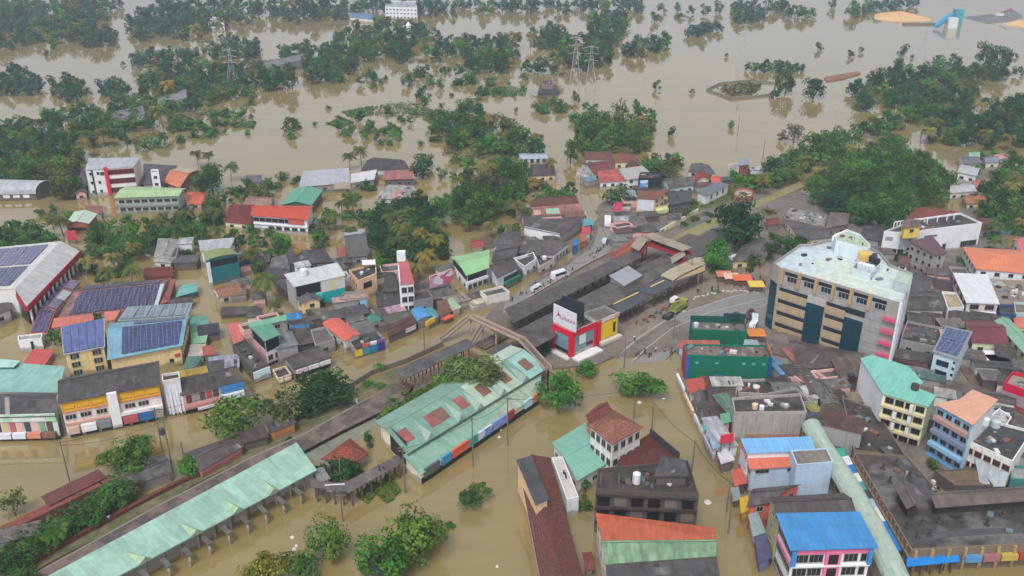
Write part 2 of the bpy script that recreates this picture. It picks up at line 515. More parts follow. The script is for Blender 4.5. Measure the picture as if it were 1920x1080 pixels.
    if win == 'auto':
        tot = 0
        for e in (0, 1, 3) if n == 4 else range(n):
            p, d, nn, L = edge_frame(b, e)
            if nn.y > .35 and n > 4: continue
            rows = max(1, int(round(h/storey))); cols = max(1, min(10, int(L/3.4)))
            if L < 2.2 or tot+rows*cols > 42 or h < 2: continue
            tot += rows*cols
            windows(b, e, rows, cols, min(ww, L*.6), min(wh, h*.45), fm=fm, gm=gm)
    return b
def roof_patch(b, f, u0, u1, v0, v1, mat, name="solar_panel", off=.1, th=.06):
    """flat piece lying on roof face f; u along the eave, v up the slope"""
    if name == "solar_panel": off = .28
    F = b.faces[f]; A, B = F[0], F[1]; C, D = (F[2], F[3]) if len(F) == 4 else (F[2], F[2])
    def at(u, v): return A.lerp(B, u).lerp(D.lerp(C, u), v)
    n = (B-A).cross(D-A).normalized()
    if n.z < 0: n = -n
    q = [at(u0, v0)+n*off, at(u1, v0)+n*off, at(u1, v1)+n*off, at(u0, v1)+n*off]
    m = MB(); m.slab([q], th, mat); return m.build(name, b.o)
def canopy(name, label, cat, q, h, rm, cm, ncol=8, rise=.5, ax='x', roof='gable', over=1.0, base=.0, rows=2, fascia=None, group=None, th=.2):
    """open roof on columns"""
    P = [(q[i], q[i+1]) for i in range(0, 8, 2)]
    R = [U(x, y, h) for x, y in P]; b = Bld(); b.h = h; b.R = R; up = Vector((0, 0, 1))
    c = sum(R, Vector())/4; b.o = root(name, Vector((c.x, c.y, 0)), label, cat, group)
    FL, FR, BR, BL = R
    if roof == 'gable': r0 = FL.lerp(BL, .5)+up*rise; r1 = FR.lerp(BR, .5)+up*rise; b.faces = [[FL, FR, r1, r0], [BR, BL, r0, r1]]
    else: b.faces = [[FL, FR, BR+up*rise, BL+up*rise]]
    m = MB(); m.slab(b.faces, th, rm, fascia); b.roof = m.build("roof", b.o)
    b.wp = inset(R, over); W = b.wp
    for i in range(ncol):
        t = (i+.3)/(ncol-.4)
        for k in range(rows):
            v = .5 if rows == 1 else k
            p = W[0].lerp(W[1], t).lerp(W[3].lerp(W[2], t), v)
            m = MB(); m.beam((p.x, p.y, base), (p.x, p.y, h-.1), .35, .35, cm); m.build("column", b.o)
    return b
def gablet(b, f, u, w, v, hgt, m1, name="gablet"):
    """small triangular dormer standing on the eave of roof face f"""
    F = b.faces[f]; A, B, C, D = F
    def at(a, c): return A.lerp(B, a).lerp(D.lerp(C, a), c)
    l, r, t = at(u-w, 0), at(u+w, 0), at(u, v); up = Vector((0, 0, 1))
    n = (B-A).cross(D-A).normalized()
    for p in (l, r, t): p += n*.05
    pk = at(u, -.02)+up*hgt
    m = MB(); m.slab([[l, pk, t]], .1, m1); m.slab([[pk, r, t]], .1, m1); m.poly([l+n*.01, r+n*.01, pk-up*.1], m1)
    return m.build(name, b.o)

def hit(px, py, z=0):
    """the point of the scene seen at that pixel"""
    dg = bpy.context.evaluated_depsgraph_get(); o = Vector((0, 0, CAMH)); d = (U(px, py, -5)-o).normalized()
    ok, loc, *_ = SC.ray_cast(dg, o+d*2, d)
    return loc if ok else U(px, py, z)
def hut(label, px, py, w, d, ang, h, col, roof='shed', wm=None, cat='shed', rise=.4, stain=.6, win=False, mat=None):
    c = U(px, py, h*.76); ca, sa = math.cos(math.radians(ang)), math.sin(math.radians(ang)); q = []
    for x, y in ((-w/2, -d/2), (w/2, -d/2), (w/2, d/2), (-w/2, d/2)): q += list(Pj(Vector((c.x+x*ca-y*sa, c.y+x*sa+y*ca, h*.76))))
    return bld(cat, label, cat, q, h, roof=roof, rise=rise, rm=mat or metal(col, stain), wm=wm or GREYW, win=win, over=.3)

# ---------------------------------------------------------------- palette
DEF_F, DEF_G = paint((150, 146, 140)), glass((30, 33, 36))
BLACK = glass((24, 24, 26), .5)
GREYROOF = metal((96, 92, 90), .8, .15, .6)
DARKROOF = metal((78, 75, 76), .8, .1, .6)
BROWNROOF = metal((100, 90, 84), .8, .3, .6)
WHITEROOF = metal((205, 205, 205), .3)
PALEROOF = metal((178, 180, 184), .4)
MINT = metal((140, 186, 166), .35)
TEALROOF = metal((84, 150, 130), .45)
REDROOF = metal((192, 78, 62), .4)
SALMON = metal((214, 112, 92), .35)
ORANGE = metal((222, 122, 78), .35)
MAROON = metal((118, 66, 66), .5)
TILE_R = tile((140, 84, 72)); TILE_D = tile((104, 70, 64), .5); TILE_O = tile((172, 108, 84), .3)
CONC = conc((112, 106, 100)); CONC_D = conc((84, 79, 75), .8); CONC_L = conc((158, 152, 146), .5)
WHITE = wall((214, 212, 208), .3); OFFW = wall((196, 190, 182), .5); CREAM = wall((206, 194, 166), .45); YELLOW = wall((204, 180, 130), .45)
GREYW = wall((140, 136, 132), .7); PINK = wall((206, 160, 152), .4); BRICKW = wall((150, 86, 72), .5); PEACH = wall((220, 184, 150), .4)
BLUEW = wall((150, 172, 196), .3); DARKW = wall((86, 80, 78), .7)

# ---------------------------------------------------------------- water and ground
def sheet(name, pp, z, mat, depth=1.5, jit=0.0, step=6.0, side=None):
    P = []
    for i in range(len(pp)):
        a, b_ = pp[i], pp[(i+1) % len(pp)]
        za = a[2] if len(a) > 2 else z; zb = b_[2] if len(b_) > 2 else z
        A = U(a[0], a[1], za); B = U(b_[0], b_[1], zb)
        n = max(1, int((B-A).length/step)) if jit else 1
        for k in range(n):
            p = A.lerp(B, k/n)
            if jit and k: p = p+Vector((random.gauss(0, jit), random.gauss(0, jit), 0))
            P.append(p)
    if sum(P[i-1].x*P[i].y-P[i].x*P[i-1].y for i in range(len(P))) < 0: P = P[::-1]
    m = MB(); m.poly(P, mat)
    for i in range(len(P)):
        a, c = P[i], P[(i+1) % len(P)]; d = Vector((0, 0, depth)); m.poly([a, a-d, c-d, c], side or mat)
    return struct(m.build(name))
wm_ = NT("flood_water", .07, .5)
g_ = wm_.n("NewGeometry")
big_ = wm_.noise(g_.outputs["Position"], .006, 4, .6)
colw = wm_.mix(wm_.ramp(big_, .3, .7), (.28, .195, .064), (.245, .195, .088))
sm_ = wm_.n("Mapping"); sm_.inputs["Scale"].default_value = (.012, .05, 1); sm_.inputs["Rotation"].default_value = (0, 0, .35)
wm_.l(g_.outputs["Position"], sm_.inputs[0]); silt_ = wm_.noise(sm_.outputs[0], 1.0, 5, .7)
colw = wm_.mix(1, colw, wm_.ramp(silt_, .3, .7, grey(.84), grey(1.16)), 'MULTIPLY')
wm_.l(wm_.ramp(silt_, .38, .62, grey(.015), grey(.10)), wm_.b.inputs["Roughness"])
mp_ = wm_.n("Mapping"); mp_.inputs["Scale"].default_value = (.35, .9, 1); mp_.inputs["Rotation"].default_value = (0, 0, .5)
wm_.l(g_.outputs["Position"], mp_.inputs[0])
wm_.b.inputs["IOR"].default_value = 2.0
WATER = wm_.out(colw, wm_.noise(mp_.outputs[0], .8, 3, .6), .03, .3)
mb = MB(); mb.poly([(-2600, -200, 0), (2600, -200, 0), (2600, 3600, 0), (-2600, 3600, 0)], WATER)
struct(mb.build("water"))

DIRT = world_noise_mat("wet_earth", [(92, 80, 70), (122, 108, 96), (138, 124, 110), (104, 92, 78)], .09)
GROUND = world_noise_mat("urban_ground", [(92, 86, 80), (126, 116, 106), (106, 99, 92), (140, 128, 116)], .12)
GRASSY = world_noise_mat("grassy_ground", [(98, 92, 62), (122, 112, 84), (86, 92, 58), (132, 120, 92)], .16)
GREEN = world_noise_mat("green_ground", [(60, 78, 40), (88, 104, 52), (104, 104, 66), (66, 84, 44)], .1)
PLAT = world_noise_mat("platform_paving", [(96, 84, 78), (124, 108, 100), (84, 76, 72), (112, 98, 90)], .22)
TRACK = world_noise_mat("flooded_track_bed", [(122, 124, 108), (134, 134, 116), (112, 114, 98)], .1, .35, .4)
ASPH = world_noise_mat("asphalt", [(120, 116, 114), (138, 132, 128), (128, 123, 120)], .15, .7, .3, .1)
REDSOIL = world_noise_mat("red_soil", [(130, 90, 70), (150, 106, 84)], .1)
SAND = world_noise_mat("sand", [(206, 164, 112), (220, 182, 132)], .05)
GRAVEL = world_noise_mat("dark_gravel", [(104, 104, 106), (126, 124, 124)], .05)

sheet("ground", [(905, 600), (955, 560), (1000, 528), (1060, 492), (1100, 462), (1112, 425), (1122, 385), (1150, 362), (1200, 372), (1240, 405), (1300, 392), (1370, 366),
      (1430, 350), (1490, 352), (1560, 395), (1700, 425), (1800, 395), (1840, 300), (1960, 330), (1990, 700), (1990, 1010), (1700, 1040), (1620, 930), (1560, 800), (1540, 740), (1490, 690), (1452, 700), (1440, 668),
      (1290, 668), (1262, 655), (1235, 668, -.25), (1172, 672, -.25), (1150, 668), (1120, 682), (1040, 690), (1010, 668), (975, 640), (925, 618)], .55, GROUND, jit=.7)
sheet("earth_yard", [(1175, 610), (1165, 640), (1185, 640), (1240, 606), (1330, 566), (1440, 540), (1450, 500), (1350, 500), (1300, 510), (1225, 556)], .62, DIRT, .3, .6)
sheet("road", [(1200, 632), (1259, 593), (1278, 587), (1372, 556), (1434, 543), (1500, 536), (1500, 600), (1400, 612), (1300, 640), (1266, 655), (1240, 683, -.12), (1160, 683, -.12), (1164, 662)], .66, ASPH, .3)
sheet("road", [(896, 600, -.1), (955, 560), (1060, 500), (1112, 462), (1122, 430), (1118, 392, -.1), (1134, 392, -.1), (1158, 436), (1160, 456), (1110, 492), (1030, 540), (950, 585), (920, 600, -.1)], .66, ASPH, .3)
LINE = paint((164, 162, 157))
def strip(name, pts, w, z, mat):
    m = MB(); P = [U(x, y, z) for x, y in pts]
    for a, c in zip(P, P[1:]):
        d = (c-a).normalized(); n = Vector((-d.y, d.x, 0))*w/2
        m.poly([a-n, c-n, c+n, a+n] if n.z == 0 else [a, c, c, a], mat)
    return struct(m.build(name))
strip("road_marking", [(1170, 656), (1197, 633), (1259, 593), (1278, 587), (1372, 556), (1434, 543)], .32, .70, LINE)
strip("road_marking", [(1188, 676), (1213, 652), (1259, 616), (1330, 585), (1438, 558)], .32, .70, LINE)
strip("road_marking", [(1375, 595), (1400, 584), (1438, 570)], .28, .70, LINE)
mk = MB()
for i in range(30):
    t = i/29; p = U(1300+t*120+random.uniform(-2, 2), 560-t*10-8*math.sin(t*3)+random.uniform(-1.5, 1.5), .66); mk.box(p, .5, .35, .3, paint((200, 198, 190)))
tag(mk.build("kerb_stones"), "row of small whitewashed stones along the upper edge of the curved road", "kerb stones")
# railway embankment, platform and flooded track beds (lower left) and the track cutting (upper right)
sheet("embankment", [(-40, 1085), (20, 1060), (130, 1010), (280, 935), (385, 880), (470, 835), (560, 790), (640, 742), (700, 712), (742, 690), (760, 705), (700, 745), (600, 800), (480, 852), (300, 948), (100, 1050), (40, 1085)], .45, GRASSY, jit=.5)
sheet("platform", [(60, 1080), (300, 947), (480, 854), (575, 812), (700, 742), (745, 712), (775, 722), (755, 752), (640, 808), (557, 852), (430, 925), (105, 1110)], 1.05, PLAT, side=conc((56, 50, 48)))  # dark side face paints in the shadow edge below the platform
strip("platform_edge", [(62, 1078), (300, 946), (480, 853), (575, 811), (700, 741)], .5, 1.09, paint((128, 120, 112)))
sheet("flooded_track", [(557, 852), (640, 812), (755, 756), (830, 716), (850, 724), (790, 762), (700, 800), (640, 850), (610, 870)], .06, TRACK, jit=.2)
sheet("embankment", [(706, 788), (750, 752), (812, 722), (850, 712), (850, 728), (770, 770), (712, 795)], .35, GREEN, jit=.4)
sheet("flooded_track", [(1225, 465), (1290, 430), (1400, 385), (1500, 340), (1506, 350), (1400, 397), (1300, 445), (1245, 476)], .60, world_noise_mat("muddy_track", [(128, 122, 84), (146, 138, 96)], .1), .2)
sheet("platform", [(1245, 478), (1310, 444), (1375, 412), (1400, 424), (1340, 465), (1275, 500)], 1.2, world_noise_mat("dark_platform", [(84, 80, 78), (102, 96, 92)], .1))
sheet("grass_bank", [(1310, 392), (1400, 372), (1440, 350), (1400, 335), (1380, 355), (1340, 376)], .75, GREEN, jit=.6)
sheet("grass_bank", [(1370, 330), (1440, 345), (1475, 330), (1440, 318)], .6, GREEN, jit=.6)
sheet("courtyard", [(1510, 690), (1545, 690), (1600, 770), (1570, 800), (1545, 760)], .75, world_noise_mat("dark_lane", [(70, 66, 64), (90, 84, 78)], .2))
sheet("courtyard", [(1800, 690), (1870, 665), (1990, 700), (1990, 800), (1870, 745), (1820, 720)], .75, world_noise_mat("brown_yard", [(86, 74, 66), (116, 96, 84), (74, 70, 68)], .15))
# far banks
sheet("red_road", [(1545, 146), (1575, 139), (1610, 133), (1605, 141), (1580, 148), (1548, 153)], .6, REDSOIL, jit=1)
def mound(name, px, py, w, d, hgt, mat, label, cat, seed=1):
    rnd = random.Random(seed); c = U(px, py, 0); m = MB(); N, K = 26, 6
    rings = []
    for k in range(K+1):
        t = k/K; r = 1-t; ring = []
        for i in range(N):
            a = 2*math.pi*i/N; w2 = 1+.12*math.sin(3*a+seed)+.06*rnd.uniform(-1, 1)
            ring.append(Vector((c.x+w/2*r*w2*math.cos(a), c.y+d/2*r*w2*math.sin(a), -.5+hgt*(t**.85)*(1+.1*math.sin(5*a+seed)))))
        rings.append(ring)
    for k in range(K):
        for i in range(N):
            j = (i+1) % N; m.poly([rings[k][i], rings[k][j], rings[k+1][j], rings[k+1][i]], mat)
    o = m.build(name, at=Vector((c.x, c.y, 0))); return tag(o, label, cat)
mound("sand_heap", 1686, 33, 52, 60, 6, SAND, "broad heap of pale orange sand on the far bank of the flood", "sand heap", 3)
mound("sand_heap", 1915, 46, 30, 36, 4, SAND, "small pale sand heap at the right edge beyond the flood", "sand heap", 5)
mound("gravel_heap", 1855, 36, 46, 44, 4.5, GRAVEL, "long low heap of dark grey gravel beside the blue silo", "gravel heap", 7)
mound("gravel_heap", 1892, 30, 22, 30, 7, GRAVEL, "taller pointed heap of dark grey gravel at the far right", "gravel heap", 9)

# ---------------------------------------------------------------- trees
def leaf_mat():
    m = NT("leaves", .75, .15)
    oi = m.n("ObjectInfo"); at = m.n("Attribute"); at.attribute_name = "tint"
    c = m.mix(1, oi.outputs["Color"], at.outputs["Color"], 'MULTIPLY')
    tr = m.n("BsdfTranslucent"); df = m.n("BsdfDiffuse"); mx = m.n("MixShader"); mx.inputs[0].default_value = .22
    m.l(c, tr.inputs[0]); m.l(c, df.inputs[0]); m.l(df.outputs[0], mx.inputs[1]); m.l(tr.outputs[0], mx.inputs[2])
    m.l(mx.outputs[0], m.t.nodes["Material Output"].inputs[0])
    return m.m
LEAF = leaf_mat()
BARK = paint((96, 84, 72), .9)
def leaf_cloud(seed, lobes, n, leaf, lo=.2, hi=.78, rx=.5, gap=.0, flat=1.0):
    """unit-wide crown: leaf-sized diamonds spread over and inside many lobes"""
    r = random.Random(seed); v = []; f = []; tint = []
    L = []
    for i in range(lobes):
        a = r.uniform(0, 2*math.pi); t = i/max(1, lobes-1); z = lo+(hi-lo)*(.12+.8*t)*r.uniform(.85, 1.05)
        prof = math.sqrt(max(.05, 1-((z-(lo+(hi-lo)*.35))/((hi-lo)*.75))**2))
        d = rx*prof*r.uniform(.2, .84)*(1+.18*math.sin(2*a+seed))
        rad = r.uniform(.09, .21)*(.8+.5*prof)*rx*2
        L.append((Vector((d*math.cos(a), d*math.sin(a), z)), rad, r.uniform(.62, 1.38), r.uniform(-.09, .09)))  # random lobe tone, spread wide to paint in clumpy highlights
    for i in range(n):
        c, rad, br, hue = L[r.randrange(lobes)]
        d = Vector((r.gauss(0, 1), r.gauss(0, 1), r.gauss(.25, .9))).normalized()
        k = rad*(r.uniform(.82, 1.12) if r.random() < .8 else r.uniform(.3, .9))
        p = c+Vector((d.x*k, d.y*k, d.z*k*.8*flat))
        if gap and math.sin(p.x*23+seed)*math.sin(p.y*21+seed*2)*math.sin(p.z*25) > .28*(1-gap): continue
        nn = (d+Vector((r.gauss(0, .45), r.gauss(0, .45), r.gauss(.25, .45)))).normalized()
        t1 = nn.cross(Vector((r.gauss(0, 1), r.gauss(0, 1), r.gauss(0, 1)))).normalized(); t2 = nn.cross(t1)
        s = leaf*r.uniform(.6, 1.3)
        j = len(v); v += [p+t1*s, p+t2*s*.6, p-t1*s, p-t2*s*.6]; f.append((j, j+1, j+2, j+3))
        q = br*r.uniform(.88, 1.13)
        tint += [(q*(1+hue), q, q*(1-hue), 1)]*4
    return v, f, tint
def cloud_mesh(name, data):
    v, f, tint = data
    me = bpy.data.meshes.new(name); me.from_pydata(v, [], f); me.materials.append(LEAF)
    ca = me.color_attributes.new("tint", 'FLOAT_COLOR', 'POINT')
    ca.data.foreach_set("color", [x for t in tint for x in t]); me.update()
    return me
def trunk_mesh(seed, hgt=.55, rad=.035):
    r = random.Random(seed); m = MB()
    p0 = Vector((0, 0, -.12)); p1 = Vector((r.gauss(0, .02), r.gauss(0, .02), hgt*.5)); m.tube([p0, p1, Vector((p1.x*1.5, p1.y*1.5, hgt))], [rad, rad*.75, rad*.5], BARK)
    for k in range(5):
        a = k*1.26+r.uniform(-.3, .3); e = Vector((.26*math.cos(a), .26*math.sin(a), hgt+r.uniform(-.05, .14)))
        m.tube([p1.lerp(Vector((p1.x, p1.y, hgt)), r.uniform(0, .6)), e*.6+Vector((0, 0, .12)), e], [rad*.5, rad*.3, rad*.15], BARK, 5)
    return m.mesh("trunk")
KINDS = {}
KINDS['big'] = [(cloud_mesh("crown", leaf_cloud(s, 22, 3200, .034, .14, .78, .5, .15)), trunk_mesh(s)) for s in range(6)]
KINDS['mid'] = [(cloud_mesh("crown", leaf_cloud(s+20, 15, 1050, .052, .12, .84, .5, .25)), trunk_mesh(s+20)) for s in range(7)]
KINDS['over'] = [(cloud_mesh("crown", leaf_cloud(s+140, 19, 2800, .034, .55, 1.02)), trunk_mesh(s+140, .85)) for s in range(2)]
KINDS['tall'] = [(cloud_mesh("crown", leaf_cloud(s+40, 13, 1000, .05, .2, 1.25, .42)), trunk_mesh(s+40, .9)) for s in range(4)]
KINDS['thin'] = [(cloud_mesh("crown", leaf_cloud(s+60, 12, 650, .05, .2, .85, .5, .6)), trunk_mesh(s+60, .7)) for s in range(3)]
KINDS['bush'] = [(cloud_mesh("foliage", leaf_cloud(s+80, 9, 520, .06, -.02, .5)), None) for s in range(5)]
KINDS['cone'] = [(cloud_mesh("crown", leaf_cloud(s+90, 16, 1300, .05, .05, 1.7, .34)), trunk_mesh(s+90, 1.2)) for s in range(2)]
LOW = [leaf_cloud(s+120, 8, 300, .075, .1, .78) for s in range(5)]
def palm_mesh(seed):
    r = random.Random(seed); v = []; f = []; tint = []
    for k in range(22):
        a = k*2.4+r.uniform(-.2, .2); up = r.uniform(.15, 1.25); ln = r.uniform(.8, 1.05)
        pts = []
        for i in range(7):
            t = i/6; pts.append(Vector((math.cos(a)*ln*.5*t, math.sin(a)*ln*.5*t, up*.42*t-.46*t*t*ln)))
        side = Vector((-math.sin(a), math.cos(a), 0)); br = r.uniform(.7, 1.25); yl = r.choice((0, 0, .15, .3))
        for i in range(6):
            for s_ in (-1, 1):
                for h_ in (0, .5):
                    p = pts[i].lerp(pts[i+1], h_); q = pts[i].lerp(pts[i+1], h_+.42); w = .10*math.sin(math.pi*(.12+.8*(i+h_)/6))+.02
                    e = side*(s_*w)+Vector((0, 0, -w*.55))+(pts[i+1]-pts[i])*.5
                    j = len(v); v += [p, q, q+e, p+e]; f.append((j, j+1, j+2, j+3)); b_ = br*r.uniform(.8, 1.2)
                    tint += [(b_*(1+yl), b_*(1+yl*.4), b_*(1-yl*.5), 1)]*4
    return cloud_mesh("fronds", (v, f, tint))
PALMS = [palm_mesh(s) for s in range(4)]
def palm_trunk(seed, hgt):
    r = random.Random(seed); m = MB(); bx, by = r.uniform(-.12, .12), r.uniform(-.12, .12)
    m.tube([(-bx, -by, -hgt-.1), (-bx*.5, -by*.5, -hgt*.6), (0, 0, 0)], [.035, .026, .018], paint((128, 116, 100), .9), 6); return m.mesh("trunk")
PTR = [palm_trunk(s, .95) for s in range(4)]
GREENS = {'far': (.044, .112, .062), 'dark': (.042, .108, .036), 'mid': (.066, .155, .036), 'lime': (.115, .205, .04), 'yel': (.19, .20, .035), 'olive': (.125, .155, .05),
          'dry': (.13, .12, .075), 'palm': (.10, .13, .04), 'ypalm': (.20, .18, .05), 'fresh': (.075, .215, .034)}
TREES = []
def T(label, group, kind, col, rows, sq=1.0):
    for r in rows: TREES.append((r[2], r[0], r[1], kind, col if len(r) < 4 else r[3], label, group, sq))
def forest(label, group, col, w, poly, kind='mid', dens=1.0, seed=0):
    r = random.Random(seed*77+len(TREES)); xs = [p[0] for p in poly]; ys = [p[1] for p in poly]; pts = []
    def inside(x, y):
        c = False
        for i in range(len(poly)):
            (x0, y0), (x1, y1) = poly[i-1], poly[i]
            if (y0 > y) != (y1 > y) and x < (x1-x0)*(y-y0)/(y1-y0)+x0: c = not c
        return c
    for _ in range(int(5000)):
        x, y = r.uniform(min(xs), max(xs)), r.uniform(min(ys), max(ys)); ww = w*r.uniform(.7, 1.25)
        if not inside(x, y): continue
        if any(((x-a)/(.55*(ww+b_)/2))**2+((y-c)/(.30*(ww+b_)/2))**2 < 1/dens for a, c, b_ in pts): continue
        pts.append((x, y, ww))
    for x, y, ww in pts:
        k = kind; q = r.random()
        if kind == 'mid': k = 'tall' if q < .13 else ('thin' if q < .22 else ('palm' if q < .30 and w > 29 else 'mid'))
        if k == 'palm': ww *= .85
        TREES.append((ww, x, y, k, r.choice(('palm', 'palm', 'ypalm')) if k == 'palm' else col if r.random() < .62 else r.choice(('mid', 'dark', 'olive', 'fresh', 'mid', 'lime' if w > 32 else 'mid', 'far')), label, group, 1.0))
def place_trees(limit=292):
    TREES.sort(key=lambda t: -t[0])
    nt_ = 0; far = []
    for i, (w, px, py, kind, col, label, group, sq) in enumerate(TREES):
        r = random.Random(i*13+5)
        z = 0.0
        for _ in range(6):
            s = scale_at(px, py, z); W = w/s*(1.04 if kind in ('big', 'over') else 1.0); z = W*{'palm': .85, 'bush': .2, 'cone': .8, 'tall': .7, 'over': .8}.get(kind, .46)
        p = U(px, py, z)
        base = Vector((p.x, p.y, -.1))
        g = GREENS[col]; q = r.uniform(.8, 1.22); hue = r.uniform(-.12, .12)
        c = (g[0]*q*(1+hue), g[1]*q, g[2]*q*(1-hue), 1)
        rz = r.uniform(0, 6.28); szv = sq*r.uniform(.9, 1.12)
        if kind not in ('bush', 'palm'):
            if nt_ >= limit: far.append((base, W, c, rz, szv)); continue
            nt_ += 1
        if kind == 'palm':
            o = root("palm_tree", base, label, "palm tree", group)
            for nm, me in (("fronds", PALMS[i % 4]), ("trunk", PTR[i % 4])):
                ch = bpy.data.objects.new(nm, me); COL.objects.link(ch); ch.parent = o; ch.color = c; ch.location = (0, 0, .95)
        elif kind == 'bush':
            o = bpy.data.objects.new("shrub", KINDS['bush'][i % 5][0]); COL.objects.link(o); o.location = base; o.color = c; tag(o, label, "shrub", group)
        else:
            if kind == 'mid' and w > 48: kind = 'big'
            cm, tm = KINDS[kind][i % len(KINDS[kind])]
            o = root("tree", base, label, "tree", group)
            for nm, me in (("crown", cm), ("trunk", tm)):
                ch = bpy.data.objects.new(nm, me); COL.objects.link(ch); ch.parent = o; ch.color = c
        ax_ = r.uniform(.82, 1.22); o.scale = (W*ax_, W/ax_, W*szv); o.rotation_euler = (0, 0, rz)
    if far:
        v = []; f = []; tint = []
        for k, (b_, W, c, rz, szv) in enumerate(far):
            lv, lf, lt = LOW[k % 5]; cr, sr = math.cos(rz), math.sin(rz); j = len(v)
            v += [(b_.x+W*(p.x*cr-p.y*sr), b_.y+W*(p.x*sr+p.y*cr), b_.z+W*szv*p.z) for p in lv]
            f += [tuple(x+j for x in q) for q in lf]; tint += [(t[0]*c[0], t[1]*c[1], t[2]*c[2], 1) for t in lt]
        o = bpy.data.objects.new("far_woods", cloud_mesh("far_woods", (v, f, tint))); COL.objects.link(o); o.color = (1, 1, 1, 1)
        o["kind"] = "stuff"; o["label"] = "distant woods standing in the floodwater along the far banks"
def weeds(name, polys, n, leaf, cols, label, z=.05, hz=.5, seed=3):
    r = random.Random(seed); v = []; f = []; tint = []
    for poly in polys:
        P = [U(x, y, 0) for x, y in poly]; xs = [p.x for p in P]; ys = [p.y for p in P]; k = 0; tries = 0
        blobs = [(r.uniform(min(xs), max(xs)), r.uniform(min(ys), max(ys)), r.uniform(1.5, 6)) for _ in range(60)]
        def inside(x, y):
            c = False
            for i in range(len(P)):
                a, b_ = P[i-1], P[i]
                if (a.y > y) != (b_.y > y) and x < (b_.x-a.x)*(y-a.y)/(b_.y-a.y)+a.x: c = not c
            return c
        while k < n and tries < n*20:
            tries += 1; bx, by, br = r.choice(blobs); x, y = r.gauss(bx, br*1.3), r.gauss(by, br)
            if not inside(x, y): continue
            k += 1; p = Vector((x, y, z+abs(r.gauss(0, hz)))); nn = Vector((r.gauss(0, .5), r.gauss(0, .5), 1)).normalized()
            t1 = nn.cross(Vector((r.gauss(0, 1), r.gauss(0, 1), .1))).normalized(); t2 = nn.cross(t1); s = leaf*r.uniform(.5, 1.4)
            j = len(v); v += [p+t1*s, p+t2*s*.7, p-t1*s, p-t2*s*.7]; f.append((j, j+1, j+2, j+3))
            c = r.choice(cols); q = r.uniform(.7, 1.3); tint += [(c[0]*q, c[1]*q, c[2]*q, 1)]*4
    o = bpy.data.objects.new(name, cloud_mesh(name, (v, f, tint))); COL.objects.link(o); o.color = (1, 1, 1, 1); o["kind"] = "stuff"; o["label"] = label

F1 = "dark green tree of the dense far wood at the top left"
forest(F1, "far wood at top left", 'far', 30, [(-20, 0), (225, 0), (180, 42), (150, 62), (60, 72), (-20, 82)])
forest("bluish green tree of the far wood above the second flooded field", "far wood at top centre", 'far', 30, [(285, 0), (720, 0), (640, 28), (570, 26), (440, 24), (410, 55), (330, 62), (240, 58), (250, 25)])
forest("tree on the wooded spit between two flooded fields at the far left", "far spit trees", 'far', 27, [(145, 60), (200, 52), (222, 68), (190, 76), (150, 76)])
forest("tree of the thick grove around the white far tower", "grove round the far tower", 'dark', 32, [(600, 90), (690, 40), (770, 40), (840, 72), (845, 95), (760, 105), (690, 98), (640, 140), (580, 145), (565, 125)])
forest("tree of the dark grove between two arms of water near the top centre", "grove between arms of water", 'dark', 32, [(845, 72), (970, 68), (975, 85), (950, 120), (890, 130), (860, 100)])
forest("tree of the long wooded strip in the middle of the left flood", "left middle wooded strip", 'dark', 31, [(255, 150), (310, 125), (400, 118), (480, 122), (550, 135), (550, 155), (500, 160), (430, 176), (370, 195), (300, 200), (262, 170)])
forest("tree of the broad wood behind the white school with the red stripe", "left wood", 'mid', 38, [(-20, 250), (60, 222), (160, 205), (240, 185), (320, 205), (262, 235), (180, 258), (150, 285), (140, 320), (90, 330), (-20, 330)])
forest("tree of a hedge like island in the flooded field at the far left", "far island trees", 'far', 26, [(245, 106), (300, 92), (370, 98), (365, 106), (260, 114)])
forest("tree of the broken row at the edge of the far left field", "far row trees", 'far', 25, [(382, 92), (430, 75), (490, 76), (480, 96), (400, 104)])
forest("tree of the small clump at the left edge of the flood", "left edge clump", 'far', 26, [(-10, 135), (40, 125), (75, 150), (70, 168), (-10, 172)])
forest("tree of the triangular clump standing in the left flood", "triangular clump", 'dark', 26, [(100, 152), (125, 142), (165, 165), (160, 174), (105, 174)])
forest("tree of the short clump right of the triangular one", "short clump", 'far', 25, [(180, 162), (215, 150), (235, 155), (230, 170), (185, 172)])
forest("tree of the clump in front of the long grey roofed hall", "hall clump", 'dark', 27, [(520, 95), (575, 82), (570, 100), (530, 108)])
forest("tree of the grove left of the far centre channel", "centre channel grove", 'dark', 31, [(985, 60), (1050, 48), (1062, 78), (1010, 88)])
forest("tree of the wood along the far centre causeway", "causeway wood", 'dark', 30, [(1060, 78), (1110, 60), (1110, 28), (1175, 20), (1165, 58), (1125, 92), (1150, 106), (1100, 118), (1010, 128), (980, 122), (1050, 100)])
forest("tree of the spreading row reaching into the wide water", "spreading row", 'far', 27, [(1170, 78), (1250, 68), (1255, 80), (1180, 98)])
forest("tree of the great wood across the water on the right", "right wood", 'dark', 36, [(1605, 150), (1680, 128), (1790, 120), (1885, 130), (1830, 150), (1810, 190), (1870, 190), (1930, 210), (1930, 262), (1790, 258), (1735, 250), (1730, 215), (1700, 192), (1640, 195), (1605, 165)])
forest("tree of the hedge shaped wood in front of the great right wood", "hedge wood", 'dark', 32, [(1605, 232), (1690, 210), (1722, 205), (1690, 236), (1620, 244)])
forest("tree of the belt beside the flooded track near the right", "track belt", 'mid', 38, [(1460, 300), (1510, 260), (1600, 250), (1615, 266), (1570, 288), (1510, 310), (1460, 340), (1410, 345)])
